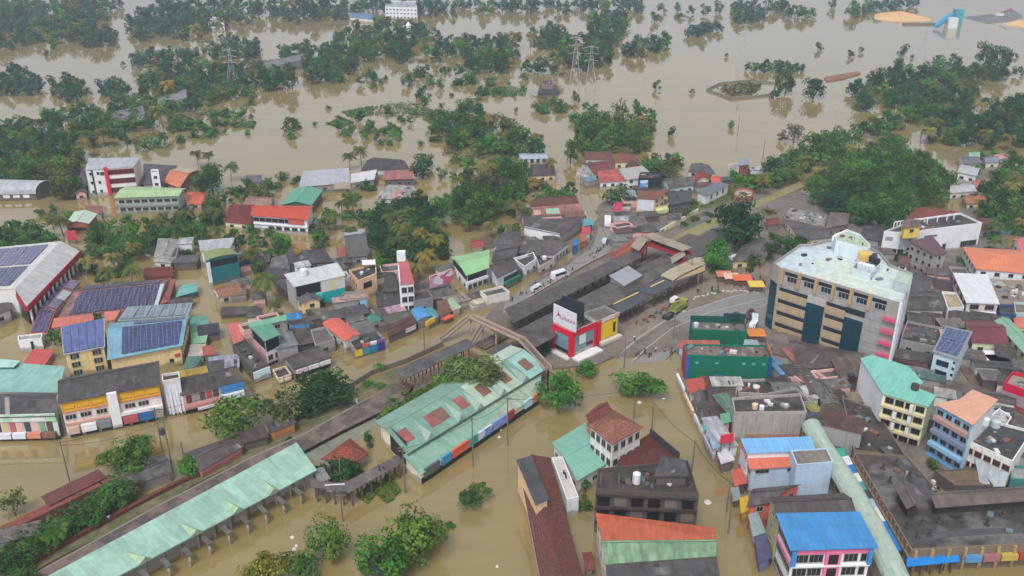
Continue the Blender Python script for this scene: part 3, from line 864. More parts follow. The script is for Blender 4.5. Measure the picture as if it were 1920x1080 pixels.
forest("large tree of the deep wood behind the office block", "deep wood behind the office", 'mid', 54, [(1515, 335), (1600, 300), (1680, 262), (1720, 290), (1770, 325), (1775, 360), (1715, 375), (1690, 405), (1640, 412), (1570, 380), (1520, 362)], 'big')
forest("tree among the houses at the right edge", "right edge garden trees", 'mid', 36, [(1830, 372), (1880, 330), (1935, 320), (1935, 420), (1860, 425)], 'mid', .7)
forest("tree at the right border beyond the last houses", "right border trees", 'dark', 34, [(1895, 190), (1935, 170), (1935, 250), (1900, 255), (1890, 225)])
forest("tree of the dense grove in the centre of the flood", "centre grove", 'mid', 40, [(825, 228), (880, 195), (935, 222), (1015, 258), (1015, 280), (945, 280), (850, 262)])
forest("tree of the grove behind the brown roofs at the road bend", "road bend grove", 'mid', 40, [(1098, 222), (1140, 215), (1222, 210), (1222, 238), (1205, 275), (1110, 280), (1062, 285)])
forest("tree behind the grey roofed house near the flooded road", "grey house trees", 'olive', 42, [(1205, 305), (1270, 292), (1272, 325), (1215, 322)])
forest("dark tree of the clump beside the tall narrow red roofed house", "town centre clump", 'dark', 44, [(700, 385), (770, 375), (825, 385), (825, 470), (760, 495), (700, 450)], 'mid', .9)
forest("tree of the wooded bank left of the flooded road", "road bank trees", 'mid', 44, [(855, 355), (930, 330), (995, 310), (990, 352), (910, 398), (845, 412)])
forest("tree of the row behind the teal walled house", "town left row", 'mid', 36, [(165, 440), (300, 412), (410, 385), (415, 402), (270, 460), (175, 485)], 'mid', .7)
forest("bushy tree by the left edge in front of the solar store", "store trees", 'mid', 34, [(-10, 425), (40, 418), (98, 440), (95, 458), (-10, 458)])
forest("tree of the clump between the grey warehouse and the white school", "warehouse trees", 'olive', 36, [(95, 300), (145, 320), (150, 360), (105, 365)])
forest("tree along the top edge beyond the centre water", "top edge row", 'far', 26, [(700, 8), (900, 2), (1200, 0), (1200, 8), (860, 14), (740, 22)])
forest("tree of the broken clumps at the top right flood", "top right clumps", 'far', 24, [(1285, 50), (1350, 42), (1358, 54), (1290, 62)])
forest("tree of the top right clump near the sand heap", "sand heap clump", 'far', 24, [(1372, 4), (1420, 4), (1428, 30), (1385, 38), (1370, 20)])
forest("tree of the small group beyond the top right water", "top right group", 'far', 24, [(1440, 0), (1480, 4), (1485, 16), (1445, 14)])
forest("tree of the row that leads to the orange sand heap", "sand row", 'far', 23, [(1590, 14), (1640, 2), (1720, 0), (1720, 6), (1640, 14), (1600, 26)])
S1 = "small rounded tree standing alone in the wide flood"
T(S1, "lone trees in the flood", 'mid', 'dark', [(1232, 158, 22), (1257, 246, 22), (1536, 86, 17), (1594, 99, 18), (1614, 92, 13), (1693, 96, 24), (1909, 131, 24), (1372, 232, 18, 'mid'), (97, 86, 16), (85, 98, 14),
  (375, 68, 14), (231, 118, 10), (760, 152, 22), (835, 130, 12), (957, 10, 22), (1363, 103, 10), (1297, 170, 12), (1869, 235, 16), (1710, 105, 9), (1907, 104, 10)])
T("tree of the small cluster in the water before the far left shore", "small clusters in the flood", 'mid', 'mid', [(1040, 60, 26), (1200, 12, 26), (1225, 30, 24), (1320, 18, 26), (1350, 12, 26), (1296, 18, 20), (1486, 20, 24), (1503, 20, 24), (1520, 22, 22),
  (1505, 24, 26), (1560, 6, 20), (1240, 14, 20), (1268, 12, 20), (700, 142, 20), (780, 135, 24), (800, 132, 22), (830, 130, 18), (690, 138, 22), (470, 190, 18), (410, 92, 24)])
T("round tree beside the flooded fenced compound", "trees beside the compound", 'mid', 'dark', [(1474, 155, 46), (1528, 163, 44), (1455, 175, 22), (1620, 188, 40), (1763, 112, 30), (1788, 112, 30), (1850, 100, 44), (1880, 104, 40)])
forest("low tree of the long islet above the flooded compound", "long islet trees", 'dark', 22, [(1400, 124), (1450, 116), (1500, 122), (1508, 128), (1405, 130)])
T("slim tree standing in the flood with its reflection below", "slim flood trees", 'thin', 'mid', [(543, 232, 30), (548, 250, 22), (1190, 196, 26), (1115, 200, 24), (1100, 198, 20), (795, 186, 24), (1467, 254, 24, 'dry'), (1490, 250, 40, 'dry')])
T("leafy shrub half drowned in the wide flood", "drowned shrubs", 'bush', 'mid', [(655, 246, 36), (690, 243, 34), (718, 247, 30), (745, 246, 22), (715, 268, 18), (350, 235, 40), (380, 240, 44), (400, 215, 30), (420, 215, 28), (330, 228, 30),
  (300, 265, 40), (338, 262, 26), (270, 275, 34), (410, 232, 30), (1020, 205, 34), (1050, 205, 30), (1075, 222, 30), (880, 150, 34), (920, 155, 30), (905, 172, 30), (935, 172, 26), (860, 155, 26), (820, 240, 30), (820, 260, 24),
  (1225, 92, 20), (1275, 30, 20), (640, 150, 24), (650, 120, 20), (590, 232, 12), (615, 202, 14), (810, 245, 28), (806, 155, 20), (1035, 165, 14)])
T("bush at the edge of the flooded town gardens", "garden bushes", 'bush', 'mid', [(470, 345, 40), (505, 350, 44), (530, 332, 28), (556, 338, 26), (440, 360, 30), (655, 372, 40), (690, 350, 36), (600, 445, 40), (470, 430, 30), (585, 428, 26),
  (170, 505, 40), (195, 515, 44), (225, 512, 30), (350, 478, 34), (640, 878, 84, 'dark'), (600, 880, 30, 'dark'), (665, 885, 34, 'dark'), (1240, 385, 30), (1200, 365, 24), (1150, 455, 20), (1345, 548, 18), (1000, 640, 36, 'mid'), (1020, 655, 40, 'dark'), (712, 690, 26, 'fresh'), (690, 720, 26, 'fresh'),
  (740, 752, 30, 'lime'), (725, 775, 30, 'lime'), (760, 740, 34, 'olive'), (1300, 380, 24, 'fresh'), (1410, 345, 50, 'fresh'), (1380, 335, 40, 'fresh'), (1560, 700, 20, 'fresh'), (1585, 738, 22, 'fresh'), (845, 985, 22, 'mid'), (540, 825, 20, 'dark'),
  (330, 770, 8), (253, 872, 10), (1680, 485, 26), (1010, 405, 24), (1020, 372, 40), (1055, 372, 44), (970, 395, 40, 'dark')])
T("big dark rounded tree between the platforms and the office block", "trees by the station yard", 'big', 'dark', [(1383, 418, 100), (1345, 475, 66, 'fresh'), (1415, 492, 36), (1440, 470, 40), (1480, 460, 50), (1500, 455, 40)])
T("yellowish green broad tree on the railway embankment", "embankment trees", 'big', 'mid', [(443, 775, 98, 'lime'), (525, 765, 78, 'olive'), (605, 725, 92, 'dark'), (580, 750, 70, 'dark'), (555, 760, 50, 'mid')])
T("big olive tree overhanging the green roofed terminal", "terminal tree", 'over', 'lime', [(892, 680, 92, 'olive'), (864, 688, 74), (834, 708, 50)], .95)
T("round lime green tree in the water by the end of the terminal", "terminal end tree", 'big', 'fresh', [(1046, 732, 82)])
T("flat topped bright tree standing alone in the flooded square", "square tree", 'big', 'fresh', [(1206, 706, 84)], .62)
T("small bright tree beside the red cornered shop", "red shop tree", 'big', 'fresh', [(1102, 690, 38)])
T("leafy tree on the water bank left of the double pole", "bank tree", 'big', 'lime', [(228, 860, 84), (258, 838, 60)])
T("small dense tree beside the pink walled shed", "shed tree", 'big', 'fresh', [(352, 872, 46)])
T("sparse grey green tree at the left edge of the lower water", "left water tree", 'thin', 'olive', [(22, 942, 66)])
T("small tree standing alone in the lower flood", "lower lone tree", 'big', 'mid', [(891, 927, 52)])
T("bright tree rising from the lower water in front of the long mint canopy", "lower bright trees", 'big', 'lime', [(612, 1012, 84)])
T("yellow green tree at the bottom edge of the picture", "yellow lower trees", 'big', 'yel', [(500, 1062, 84), (560, 1058, 70, 'lime')])
T("large bushy tree in the lower flood beside the dark sloping panel", "lower bushy trees", 'big', 'lime', [(784, 1004, 112), (722, 1044, 108, 'fresh'), (752, 1030, 84), (800, 990, 60)])
T("tall dark conifer beside the end wall of the green terminal", "terminal conifer", 'cone', 'dark', [(691, 812, 30)])
T("slim tree between the long tiled hall and the unfinished block", "hall side trees", 'tall', 'mid', [(1100, 900, 36), (1095, 935, 34), (1170, 872, 26, 'fresh')])
T("pale green young tree in the market courtyard", "market tree", 'mid', 'lime', [(1752, 868, 34, 'lime')])
T("bushy tree of the hedge along the railway wall", "railway hedge", 'mid', 'mid', [(15, 1055, 64, 'dark'), (60, 1030, 60), (100, 1000, 60), (140, 975, 60), (180, 955, 62), (215, 925, 66, 'mid'), (245, 915, 54, 'olive'), (40, 1080, 60), (85, 1020, 50, 'lime'), (160, 970, 44, 'lime'), (200, 935, 46)])
T("orchard tree among the flooded gardens of the left town", "town garden trees", 'mid', 'mid', [(528, 450, 40, 'fresh'), (395, 335, 62), (380, 345, 48, 'olive'), (125, 350, 44, 'olive'), (790, 312, 46, 'dark'), (800, 300, 34), (855, 297, 22), (885, 300, 20), (825, 325, 26, 'lime'), (945, 310, 60), (955, 330, 60), (780, 390, 60, 'dark'), (690, 410, 40),
  (100, 632, 36), (182, 596, 22), (485, 500, 40), (430, 455, 34, 'dark'), (725, 480, 40, 'dark'), (715, 500, 40, 'fresh'), (578, 600, 26), (600, 575, 24), (800, 440, 60, 'dark'), (870, 375, 64, 'dark'), (905, 380, 60), (935, 350, 56, 'dry'), (905, 340, 50, 'dry'), (1162, 368, 44, 'dark'), (1065, 352, 34, 'dark'), (1700, 480, 26), (1495, 300, 40),
  (1800, 490, 26), (1865, 395, 44), (1890, 370, 40), (1855, 350, 34), (1840, 290, 26), (1830, 370, 30, 'olive'), (1560, 455, 34)])
T("coconut palm among the flooded gardens of the left town", "coconut palms", 'palm', 'palm', [(367, 290, 26), (389, 288, 26), (433, 315, 30), (625, 405, 34), (660, 375, 36), (470, 480, 40), (495, 530, 54), (350, 400, 34), (400, 395, 36), (300, 410, 34), (760, 400, 36), (790, 440, 40, 'ypalm'),
  (750, 430, 40), (815, 450, 40, 'ypalm'), (800, 480, 44, 'ypalm'), (770, 395, 36), (780, 500, 40, 'ypalm'), (820, 420, 36), (730, 410, 36), (745, 455, 36), (120, 300, 30, 'ypalm'), (60, 290, 30), (160, 490, 34, 'ypalm'), (212, 482, 34, 'ypalm'), (675, 285, 30), (655, 295, 28), (970, 385, 34, 'ypalm'), (950, 378, 30),
  (985, 395, 30), (640, 380, 30), (905, 365, 26), (1510, 300, 30), (1560, 330, 34), (1790, 245, 30), (1480, 320, 32), (1850, 250, 28), (1898, 348, 34, 'ypalm'), (1760, 230, 28), (1600, 345, 36), (1640, 330, 36, 'palm'), (110, 985, 50, 'mid'), (95, 1000, 44, 'fresh')])
weeds("floating_weeds", [[(690, 208), (720, 194), (790, 192), (800, 205), (850, 205), (830, 220), (770, 222), (700, 218)], [(880, 178), (920, 165), (990, 160), (985, 178), (930, 184)], [(610, 232), (640, 222), (665, 230), (640, 240)], [(640, 210), (700, 200), (700, 216), (660, 222)],
  [(430, 232), (480, 228), (475, 240), (440, 240)], [(790, 222), (830, 210), (850, 222), (820, 240)]], 900, .75, [(.11, .19, .06), (.14, .20, .07), (.08, .15, .05)], "mats of green weeds drifting on the wide flood", .05, .35)
weeds("floating_weeds", [[(180, 268), (240, 245), (330, 222), (400, 205), (420, 212), (330, 250), (230, 280)], [(360, 130), (420, 118), (520, 112), (520, 118), (400, 130)], [(995, 178), (1045, 190), (1080, 200), (1060, 215), (1005, 200)], [(840, 262), (930, 280), (1000, 292), (900, 300), (830, 290)]],
  500, .7, [(.09, .13, .045), (.12, .13, .05)], "low reeds and weeds poking out of the shallow water", .05, .4, 5)
weeds("hedge_plants", [[(0, 1040), (140, 960), (230, 905), (275, 915), (180, 970), (60, 1060), (0, 1080)]], 2600, .5, [(.05, .10, .03), (.08, .13, .035), (.11, .13, .05)], "tangled low plants along the railway wall", .3, 1.3, 6)
weeds("wild_grass", [[(1310, 392), (1400, 372), (1440, 350), (1400, 335), (1340, 372)], [(1370, 330), (1440, 345), (1475, 330), (1440, 318)], [(706, 788), (750, 752), (812, 722), (850, 712), (850, 728), (712, 795)]], 1500, .4, [(.09, .17, .03), (.13, .17, .045), (.07, .13, .03)], "wild grass on the railway banks", .5, .3, 8)
weeds("lawn_strips", [[(668, 930), (700, 902), (716, 915), (690, 945)], [(716, 905), (740, 936), (732, 942), (702, 915)], [(700, 920), (730, 938), (726, 944)], [(728, 890), (752, 920), (742, 930), (716, 902)]], 500, .35, [(.10, .16, .03), (.13, .18, .04)], "bright strips of grass rising out of the water by the walkway", .12, .15, 9)

def free(x, y, marg=1.5):
    for P in FOOT:
        if min(p[0] for p in P)-marg < x < max(p[0] for p in P)+marg and min(p[1] for p in P)-marg < y < max(p[1] for p in P)+marg: return False
    return True
def scatter(label, group, poly, n, w, kinds, cols, seed):
    r = random.Random(seed); xs = [p[0] for p in poly]; ys = [p[1] for p in poly]; k = t = 0; done = []
    while k < n and t < n*40:
        t += 1; x, y = r.uniform(min(xs), max(xs)), r.uniform(min(ys), max(ys)); ins = False
        for i in range(len(poly)):
            (x0, y0), (x1, y1) = poly[i-1], poly[i]
            if (y0 > y) != (y1 > y) and x < (x1-x0)*(y-y0)/(y1-y0)+x0: ins = not ins
        if not ins: continue
        kd = r.choice(kinds); ww = w*r.uniform(.6, 1.35)*(.8 if kd == 'bush' else 1); p = U(x, y+ww*.3, 0)
        if not free(p.x, p.y) or any(abs(x-a)+2*abs(y-c) < ww*.6 for a, c in done): continue
        done.append((x, y)); k += 1; TREES.append((ww, x, y, kd, r.choice(cols if kd != 'palm' else ('palm', 'palm', 'ypalm')), label+(", a palm" if kd == 'palm' else ", low and bushy" if kd == 'bush' else ""), group, 1.0))
def greenery():
    G = ('mid', 'mid', 'dark', 'fresh', 'olive', 'lime')
    scatter("leafy plant between the flooded houses of the upper left town", "upper left town greenery", [(100, 375), (200, 420), (420, 350), (470, 330), (560, 400), (700, 390), (690, 470), (640, 500), (560, 460), (460, 470), (300, 510), (180, 520), (130, 470), (180, 440), (60, 400)], 62, 32, ('bush', 'mid', 'mid', 'palm', 'thin', 'bush'), G, 3)
    scatter("leafy plant in the back gardens of the centre left town", "centre left town greenery", [(400, 480), (540, 470), (700, 500), (720, 580), (600, 600), (480, 610), (420, 590)], 24, 28, ('bush', 'mid', 'palm', 'bush'), G, 4)
    scatter("leafy plant around the houses at the bend of the flooded road", "road bend greenery", [(840, 300), (1060, 300), (1070, 370), (990, 400), (960, 440), (900, 420), (830, 380)], 34, 32, ('bush', 'mid', 'mid', 'palm', 'thin'), G, 5)
    scatter("half drowned scrub on the shallow plain left of the centre grove", "shallow plain scrub", [(330, 215), (430, 195), (520, 230), (660, 215), (830, 195), (840, 265), (760, 280), (640, 250), (420, 250), (300, 285)], 42, 22, ('bush', 'bush', 'thin'), ('mid', 'fresh', 'olive', 'dark'), 6)
    scatter("half drowned scrub in the flood between the far groves", "far scrub", [(640, 140), (830, 120), (1000, 140), (1100, 190), (1000, 215), (880, 190), (700, 165)], 30, 18, ('bush', 'thin', 'mid'), ('mid', 'dark', 'olive'), 7)
    scatter("leafy plant between the houses at the right edge", "right edge greenery", [(1600, 430), (1690, 480), (1660, 520), (1760, 540), (1930, 460), (1930, 290), (1790, 290), (1770, 360), (1850, 420), (1800, 440), (1700, 440)], 34, 34, ('bush', 'mid', 'mid', 'palm'), G, 8)
    scatter("leafy plant on the ground beside the railway station", "station greenery", [(1180, 350), (1300, 380), (1420, 350), (1500, 400), (1480, 480), (1400, 530), (1330, 520), (1360, 440), (1240, 420)], 30, 28, ('bush', 'mid', 'bush'), G, 9)
    scatter("small plant squeezed between houses of the right old quarter", "old quarter greenery", [(1460, 690), (1560, 700), (1600, 780), (1850, 700), (1760, 740), (1880, 800), (1560, 790)], 12, 20, ('bush', 'bush', 'mid'), G, 10)
    scatter("small plant along the fence beside the lower platform", "platform greenery", [(560, 770), (640, 735), (760, 680), (770, 700), (640, 760), (560, 790)], 12, 20, ('bush',), ('fresh', 'mid', 'lime'), 11)

# ================================================================ buildings: left side
b = bld("warehouse", "long grey vaulted warehouse at the left edge, its dark arched end facing the trees", "warehouse", (-60, 366, 67, 363, 104, 351, -25, 345), 4, roof='barrel', rise=4, rm=PALEROOF, wm=DARKW, win=False)
for i in range(5): panel(b, 0, .2+.15*i, .3+.15*i, 1.2, 2.6, WHITE, "wall_panel")
b = bld("school", "white three storey school with a bright red vertical fin and grey sheet roof", "school", (159, 319, 251, 312, 264, 298, 167, 300), yb=369, roof='shed', rise=.8, over=.3, rm=PALEROOF, wm=WHITE, win=False)
H = b.h
panel(b, 0, .375, .45, .3, H+.6, paint((196, 40, 52)), "red_fin", .7)
panel(b, 0, .10, .14, .5, H-.3, glass((40, 70, 66)), "glass_strip", .08)
for r in range(3):
    windows(b, 0, 1, 2, 1.1, 1.1, H*r/3, H*(r+1)/3, .0, .32, style='plain')
    for k in range(5): windows(b, 0, 1, 1, 2.4, H/3*.55, H*r/3, H*(r+1)/3, .46+.105*k, .46+.105*(k+1), fm=paint((190, 60, 66)), gm=BLACK)
windows(b, 0, 1, 1, 1.6, 1.4, H*.62, H, .27, .38, gm=BLACK)
panel(b, 1, .05, .95, H*.1, H-.3, wall((196, 186, 172), .4), "side_cladding", .06)
b = bld("house", "flat dark grey house right behind the white school", "house", (268, 346, 308, 345, 333, 313, 269, 309), 5, roof='shed', rise=.6, rm=GREYROOF, wm=GREYW)
b = bld("tower_house", "small white tower like house between the school and the beige roof", "house", (283, 326, 298, 326, 297, 320, 284, 320), 9, roof='flat', rm=CONC_L, wm=WHITE)
b = bld("house", "house with a beige back slope and an orange front slope on its roof", "house", (306, 341, 337, 352, 373, 317, 334, 314), 5, rise=2, rm=ORANGE, wm=wall((120, 70, 70)))
roof_patch(b, 1, .02, .98, .02, .98, metal((196, 172, 144), .3), "roof_sheet", .06)
b = bld("school_block", "long two storey block with a pale green roof in front of the white school", "school", (214, 371, 336, 367, 350, 353, 237, 349), yb=405, rise=1.0, rm=metal((168, 196, 140), .25), wm=wall((150, 158, 146), .7), win=False, over=.8)
windows(b, 0, 2, 8, 2.2, 1.3, .6, b.h-.3, gm=BLACK); panel(b, 0, 0, 1, b.h*.48, b.h*.58, wall((128, 140, 136), .5), "balcony_slab", .5)
bld("house", "low house with a bright orange roof beside the pale green school block", "house", (352, 383, 378, 382, 394, 362, 352, 359), 3.5, rise=1, rm=metal((218, 96, 62), .3), wm=PINK)
b = bld("pavilion", "brick red pavilion with a mint gabled roof standing in the water", "pavilion", (121, 421, 167, 419, 183, 401, 139, 397), yb=438, ax='y', rise=1.2, rm=metal((188, 208, 182), .2), wm=BRICKW, win=False)
panel(b, 0, .12, .9, .8, 2.0, BLACK, "opening", .05)
bld("shed", "low red roofed shed behind the mint roofed pavilion", "shed", (158, 399, 192, 401, 194, 388, 160, 386), 3, roof='shed', rise=.5, rm=metal((166, 92, 82), .5), wm=WHITE)
bld("house", "narrow house with a purplish brown roof left of the white school", "house", (140, 364, 163, 362, 160, 322, 146, 320), 4, ax='y', rise=1, rm=metal((116, 88, 92), .5), wm=PINK)
b = bld("house", "grey white house with a pale hipped roof and dark flat annexe in the trees", "house", (287, 490, 321, 493, 345, 449, 296, 446), 4, roof='hip', ax='y', rise=1.3, rm=metal((176, 172, 166), .6), wm=OFFW)
bld("annexe", "dark flat annexe against the pale hipped house", "annexe", (307, 487, 331, 485, 336, 464, 312, 466), 4.4, roof='flat', rm=CONC_D, wm=GREYW, win=False)
bld("house", "whitish house with a flat pale sheet roof behind the olive curved roof", "house", (375, 471, 431, 466, 441, 447, 372, 453), 7, roof='shed', rise=.4, rm=PALEROOF, wm=WHITE)
b = bld("house", "tall house with teal walls under an olive green curved roof", "house", (385, 491, 448, 478, 437, 468, 382, 474), yb=538, roof='barrel', ax='y', rise=1.0, rm=metal((138, 150, 84), .3), wm=wall((34, 98, 104), .3), win=False, over=.3)
panel(b, 0, 0, .1, 0, b.h-.5, WHITE, "white_pier", .3); panel(b, 3, .05, .95, 0, b.h-.4, WHITE, "white_side", .06)
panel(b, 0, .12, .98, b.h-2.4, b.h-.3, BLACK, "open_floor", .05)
b = bld("hall", "long light grey shed roofed hall on the shore of the flood", "hall", (560, 351, 656, 342, 655, 319, 568, 325), 5, roof='shed', rise=1, rm=metal((176, 174, 182), .25), wm=GREYW)
bld("hall", "narrow whitish roofed shed joined to the light grey hall", "hall", (657, 343, 702, 336, 707, 320, 658, 329), 5, roof='shed', rise=.6, rm=WHITEROOF, wm=GREYW)
bld("house", "house with a faded red roof beside the grove on the shore", "house", (719, 337, 778, 335, 772, 317, 722, 320), 5, rise=.8, rm=metal((196, 112, 104), .5), wm=DARKW)
bld("house", "dark grey roofed house on the shore behind the faded red roof", "house", (676, 319, 768, 318, 752, 299, 700, 295), 5, rise=1.5, rm=DARKROOF, wm=OFFW)
b = bld("house", "small beige house with battlements along its flat top", "house", (625, 348, 657, 346, 656, 338, 626, 340), yb=361, roof='flat', rm=CONC, wm=wall((164, 150, 132), .5), win=False)
for i in range(4): panel(b, 0, .04+.25*i, .18+.25*i, b.h, b.h+1.4, wall((164, 150, 132), .5), "merlon", .2, -.25)
panel(b, 0, .05, .95, .2, b.h*.4, DARKW, "dark_plinth", .05)
b = bld("hall", "hall with a clean teal green gabled roof among the palms", "hall", (527, 384, 584, 385, 605, 357, 553, 353), 5, ax='y', rise=1.6, rm=metal((92, 164, 136), .15), wm=wall((70, 84, 80)))
bld("house", "house with a dark maroon hipped roof left of the red roofed school", "house", (420, 416, 470, 421, 480, 384, 430, 384), 4, roof='hip', ax='y', rise=2, rm=tile((126, 58, 60), .25), wm=CREAM)
bld("house", "house with a faded pinkish brown roof behind the red school", "house", (455, 386, 508, 386, 515, 370, 470, 367), 4, rise=1.2, rm=metal((172, 128, 110), .5), wm=PINK)
b = bld("school", "white two storey school with a long bright red roof", "school", (470, 404, 578, 412, 589, 386, 477, 385), yb=434, rise=1.8, rm=metal((206, 72, 50), .2), wm=wall((226, 224, 222), .2), win=False, over=.7)
windows(b, 0, 1, 6, 2.4, 1.5, b.h*.52, b.h-.2, .0, .7, gm=BLACK, style='plain'); windows(b, 0, 1, 5, 2.2, 1.4, .2, b.h*.5, .25, .98, gm=BLACK)
panel(b, 0, .66, .95, b.h*.6, b.h-.5, metal((214, 92, 80), .3), "red_blind", .3); panel(b, 0, 0, 1, b.h*.46, b.h*.52, WHITE, "floor_band", .4)
b = bld("barn", "tall barn like house with half pale half dark grey roof", "barn", (652, 483, 691, 479, 685, 428, 643, 434), 5, rise=1.4, rpos=.66, rm=metal((104, 98, 96), .5), wm=GREYW)
roof_patch(b, 1, .02, .98, .02, .98, metal((176, 176, 178), .4), "roof_sheet", .06)
bld("shed", "small shed with a rusty red roof at the foot of the grey barn", "shed", (634, 486, 650, 486, 649, 463, 630, 465), 3, roof='shed', rise=.4, rm=metal((178, 84, 66), .5, .3), wm=BRICKW)
bld("shed", "long low dark grey shed behind the white roofed teal shop", "shed", (543, 496, 625, 491, 609, 469, 539, 474), 4, roof='shed', rise=.6, rm=DARKROOF, wm=DARKW)
bld("shed", "shed with a patched rubble strewn grey roof left of the long dark shed", "shed", (504, 506, 542, 504, 538, 478, 510, 485), 4, roof='shed', rise=.4, rm=metal((126, 124, 128), 1.0, .3), wm=GREYW)
bld("house", "little grey house alone on the shore beside the palms", "house", (460, 341, 490, 342, 492, 328, 460, 328), 4, rise=.8, rm=metal((120, 114, 120), .6), wm=GREYW)
bld("shelter", "small shelter covered by a bright cyan tarpaulin", "shelter", (461, 487, 479, 484, 478, 471, 463, 475), 4, rise=.8, rm=metal((76, 170, 206), .2), wm=GREYW, win=False)

# solar store and the tiled solar complex
b = Bld(); ro = root("superstore", U(30, 545, 0), "large white store with solar panels on its roof and a dark red fascia", "store"); b.o = ro
h0, h1, h2 = 4.6, 9.0, 6.2
E0, E1 = U(50, 575, h2), U(150, 471, h2); G0, G1 = U(28, 541, h1), U(114, 452, h1); W0, W1 = U(-130, 549, h1), U(-70, 470, h1)
mm = MB(); mm.slab([[W0, G0, G1, W1]], .3, metal((206, 204, 200), .2)); mm.build("upper_roof", ro)
mm = MB(); mm.slab([[G0, E0, E1, G1]], .25, metal((196, 194, 190), .35)); mm.build("lean_to_roof", ro)
mm = MB(); mm.prism([(v.x, v.y) for v in (W0, G0, G1, W1)], -.7, h1-.4, wall((206, 202, 196), .3)); mm.build("upper_wall", ro)
ei = (E0+(G0-E0)*.12, E1+(G1-E1)*.12)
mm = MB(); mm.prism([(v.x, v.y) for v in (G0, ei[0], ei[1], G1)], -.7, [h2-.5]*4, glass((50, 46, 46), .3)); mm.build("shop_glazing", ro)
mm = MB(); mm.beam(E0-Vector((0, 0, 1.7)), E1-Vector((0, 0, 1.7)), .5, 1.75, paint((158, 28, 44))); mm.build("red_fascia", ro)
mm = MB(); mm.beam(G0+(E0-G0)*.0-Vector((0, 0, 3.4)), E0-Vector((0, 0, 1.7)), .5, 1.7, paint((158, 28, 44))); mm.build("red_fascia", ro)
for i in range(13):
    p = E0.lerp(E1, (i+.5)/13); mm = MB(); mm.beam((p.x, p.y, -.5), (p.x, p.y, h2-1.7), .5, .5, WHITE); mm.build("pillar", ro)
b.faces = [[W0, G0, G1, W1]]
for i in range(4):
    roof_patch(b, 0, .12+.2*i, .30+.2*i, .5, .93, solar((92, 88, 118), (170, 168, 180), 1.2, 2.2))
    roof_patch(b, 0, .12+.2*i, .30+.2*i, .06, .45, solar((66, 70, 100), (170, 168, 180), 1.2, 2.2))
b = bld("house", "brown grey roofed house with white verandah at the left edge below the store", "house", (-20, 598, 20, 580, 27, 560, -20, 560), 5, rise=.8, rm=BROWNROOF, wm=WHITE)
TSOL = solar((72, 72, 108), (150, 110, 108), 1.1, 1.7)
PINKT = metal((172, 116, 108), .8, .3)
b = bld("solar_hall", "low hall with reddish roof under many rows of dark solar panels", "hall", (108, 596, 296, 575, 319, 523, 158, 537), 3.6, rise=2.0, rpos=.62, rm=PINKT, wm=PINK, win=False)
for i in range(11): roof_patch(b, 0, .10+.078*i, .172+.078*i, .06, .96, solar((60, 62, 92), (150, 130, 136), 1.1, 1.7))
for i in range(8): roof_patch(b, 1, .08+.11*i, .18+.11*i, .1, .9, solar((98, 100, 118), (150, 130, 136), 1.1, 1.7))
roof_patch(b, 0, .955, .998, .02, .98, metal((186, 206, 200), .3), "roof_sheet", .07)
bld("shed", "narrow red roofed lean to at the right end of the solar hall", "shed", (300, 570, 316, 566, 330, 524, 320, 526), 3.6, roof='shed', rise=.3, rm=metal((176, 90, 74), .5), wm=BRICKW, win=False)
b = bld("solar_wing", "slim wing beside the store with red edged solar panels", "hall", (70, 584, 104, 584, 152, 528, 119, 530), 3.4, ax='y', rise=1.0, rm=PINKT, wm=PINK, win=False)
for i in range(3):
    roof_patch(b, 1, .05+.32*i, .33+.32*i, .06, .95, TSOL); 
    if i != 1: roof_patch(b, 0, .05+.32*i, .33+.32*i, .06, .95, solar((104, 100, 120), (170, 120, 116), 1.1, 1.7))
roof_patch(b, 0, .34, .62, .02, .98, metal((176, 190, 190), .3), "roof_sheet", .07)
b = bld("solar_shed", "low tilted panel roof with red rim near the store corner", "shed", (54, 627, 88, 626, 105, 584, 76, 583), 2.6, roof='shed', rise=.6, rm=metal((198, 100, 88), .3), wm=PINK, win=False)
for i in range(4): roof_patch(b, 0, .06+.22*i, .26+.22*i, .06, .95, TSOL)
bld("shed", "long salmon red strip roof between the solar hall and the yellow block", "shed", (96, 615, 176, 603, 176, 592, 102, 600), 3, roof='shed', rise=.6, rm=SALMON, wm=PINK, win=False)
bld("shed", "second salmon roof tucked against the yellow apartment block", "shed", (112, 625, 172, 616, 172, 607, 116, 612), 3, roof='shed', rise=.6, rm=metal((206, 112, 96), .4), wm=PINK, win=False)
bld("shed", "small salmon roof right of the bush between solar roofs", "shed", (197, 602, 215, 599, 226, 586, 196, 588), 3, roof='shed', rise=.6, rm=metal((212, 116, 98), .3), wm=PINK, win=False)
b = bld("hall", "two level hall with a row of grey panels on a thin raised roof", "hall", (220, 602, 352, 593, 362, 573, 240, 581), 6, roof='shed', rise=1.0, rm=metal((150, 158, 160), .3), wm=wall((186, 190, 186)), win=False)
for i in range(5): roof_patch(b, 0, .03+.19*i, .2+.19*i, .08, .92, solar((116, 124, 134), (176, 184, 186), 1.6, 3.5))
for i in range(5): panel(b, 0, .03+.19*i, .2+.19*i, b.h-2.0, b.h-.9, BLACK, "opening", .05)
b = bld("apartment_block", "yellow walled hall with a light blue roof under rows of solar panels", "hall", (201, 675, 342, 648, 357, 593, 204, 606), yb=712, rise=1.8, rpos=.68, rm=metal((118, 172, 192), .35), wm=YELLOW, win=False, over=.7)
for i in range(8): roof_patch(b, 0, .19+.095*i, .275+.095*i, .08, .96, solar((56, 60, 96), (130, 140, 170), 1.1, 1.8))
for i in range(7): roof_patch(b, 1, .06+.09*i, .145+.09*i, .12, .9, solar((92, 96, 116), (150, 156, 170), 1.1, 1.8))
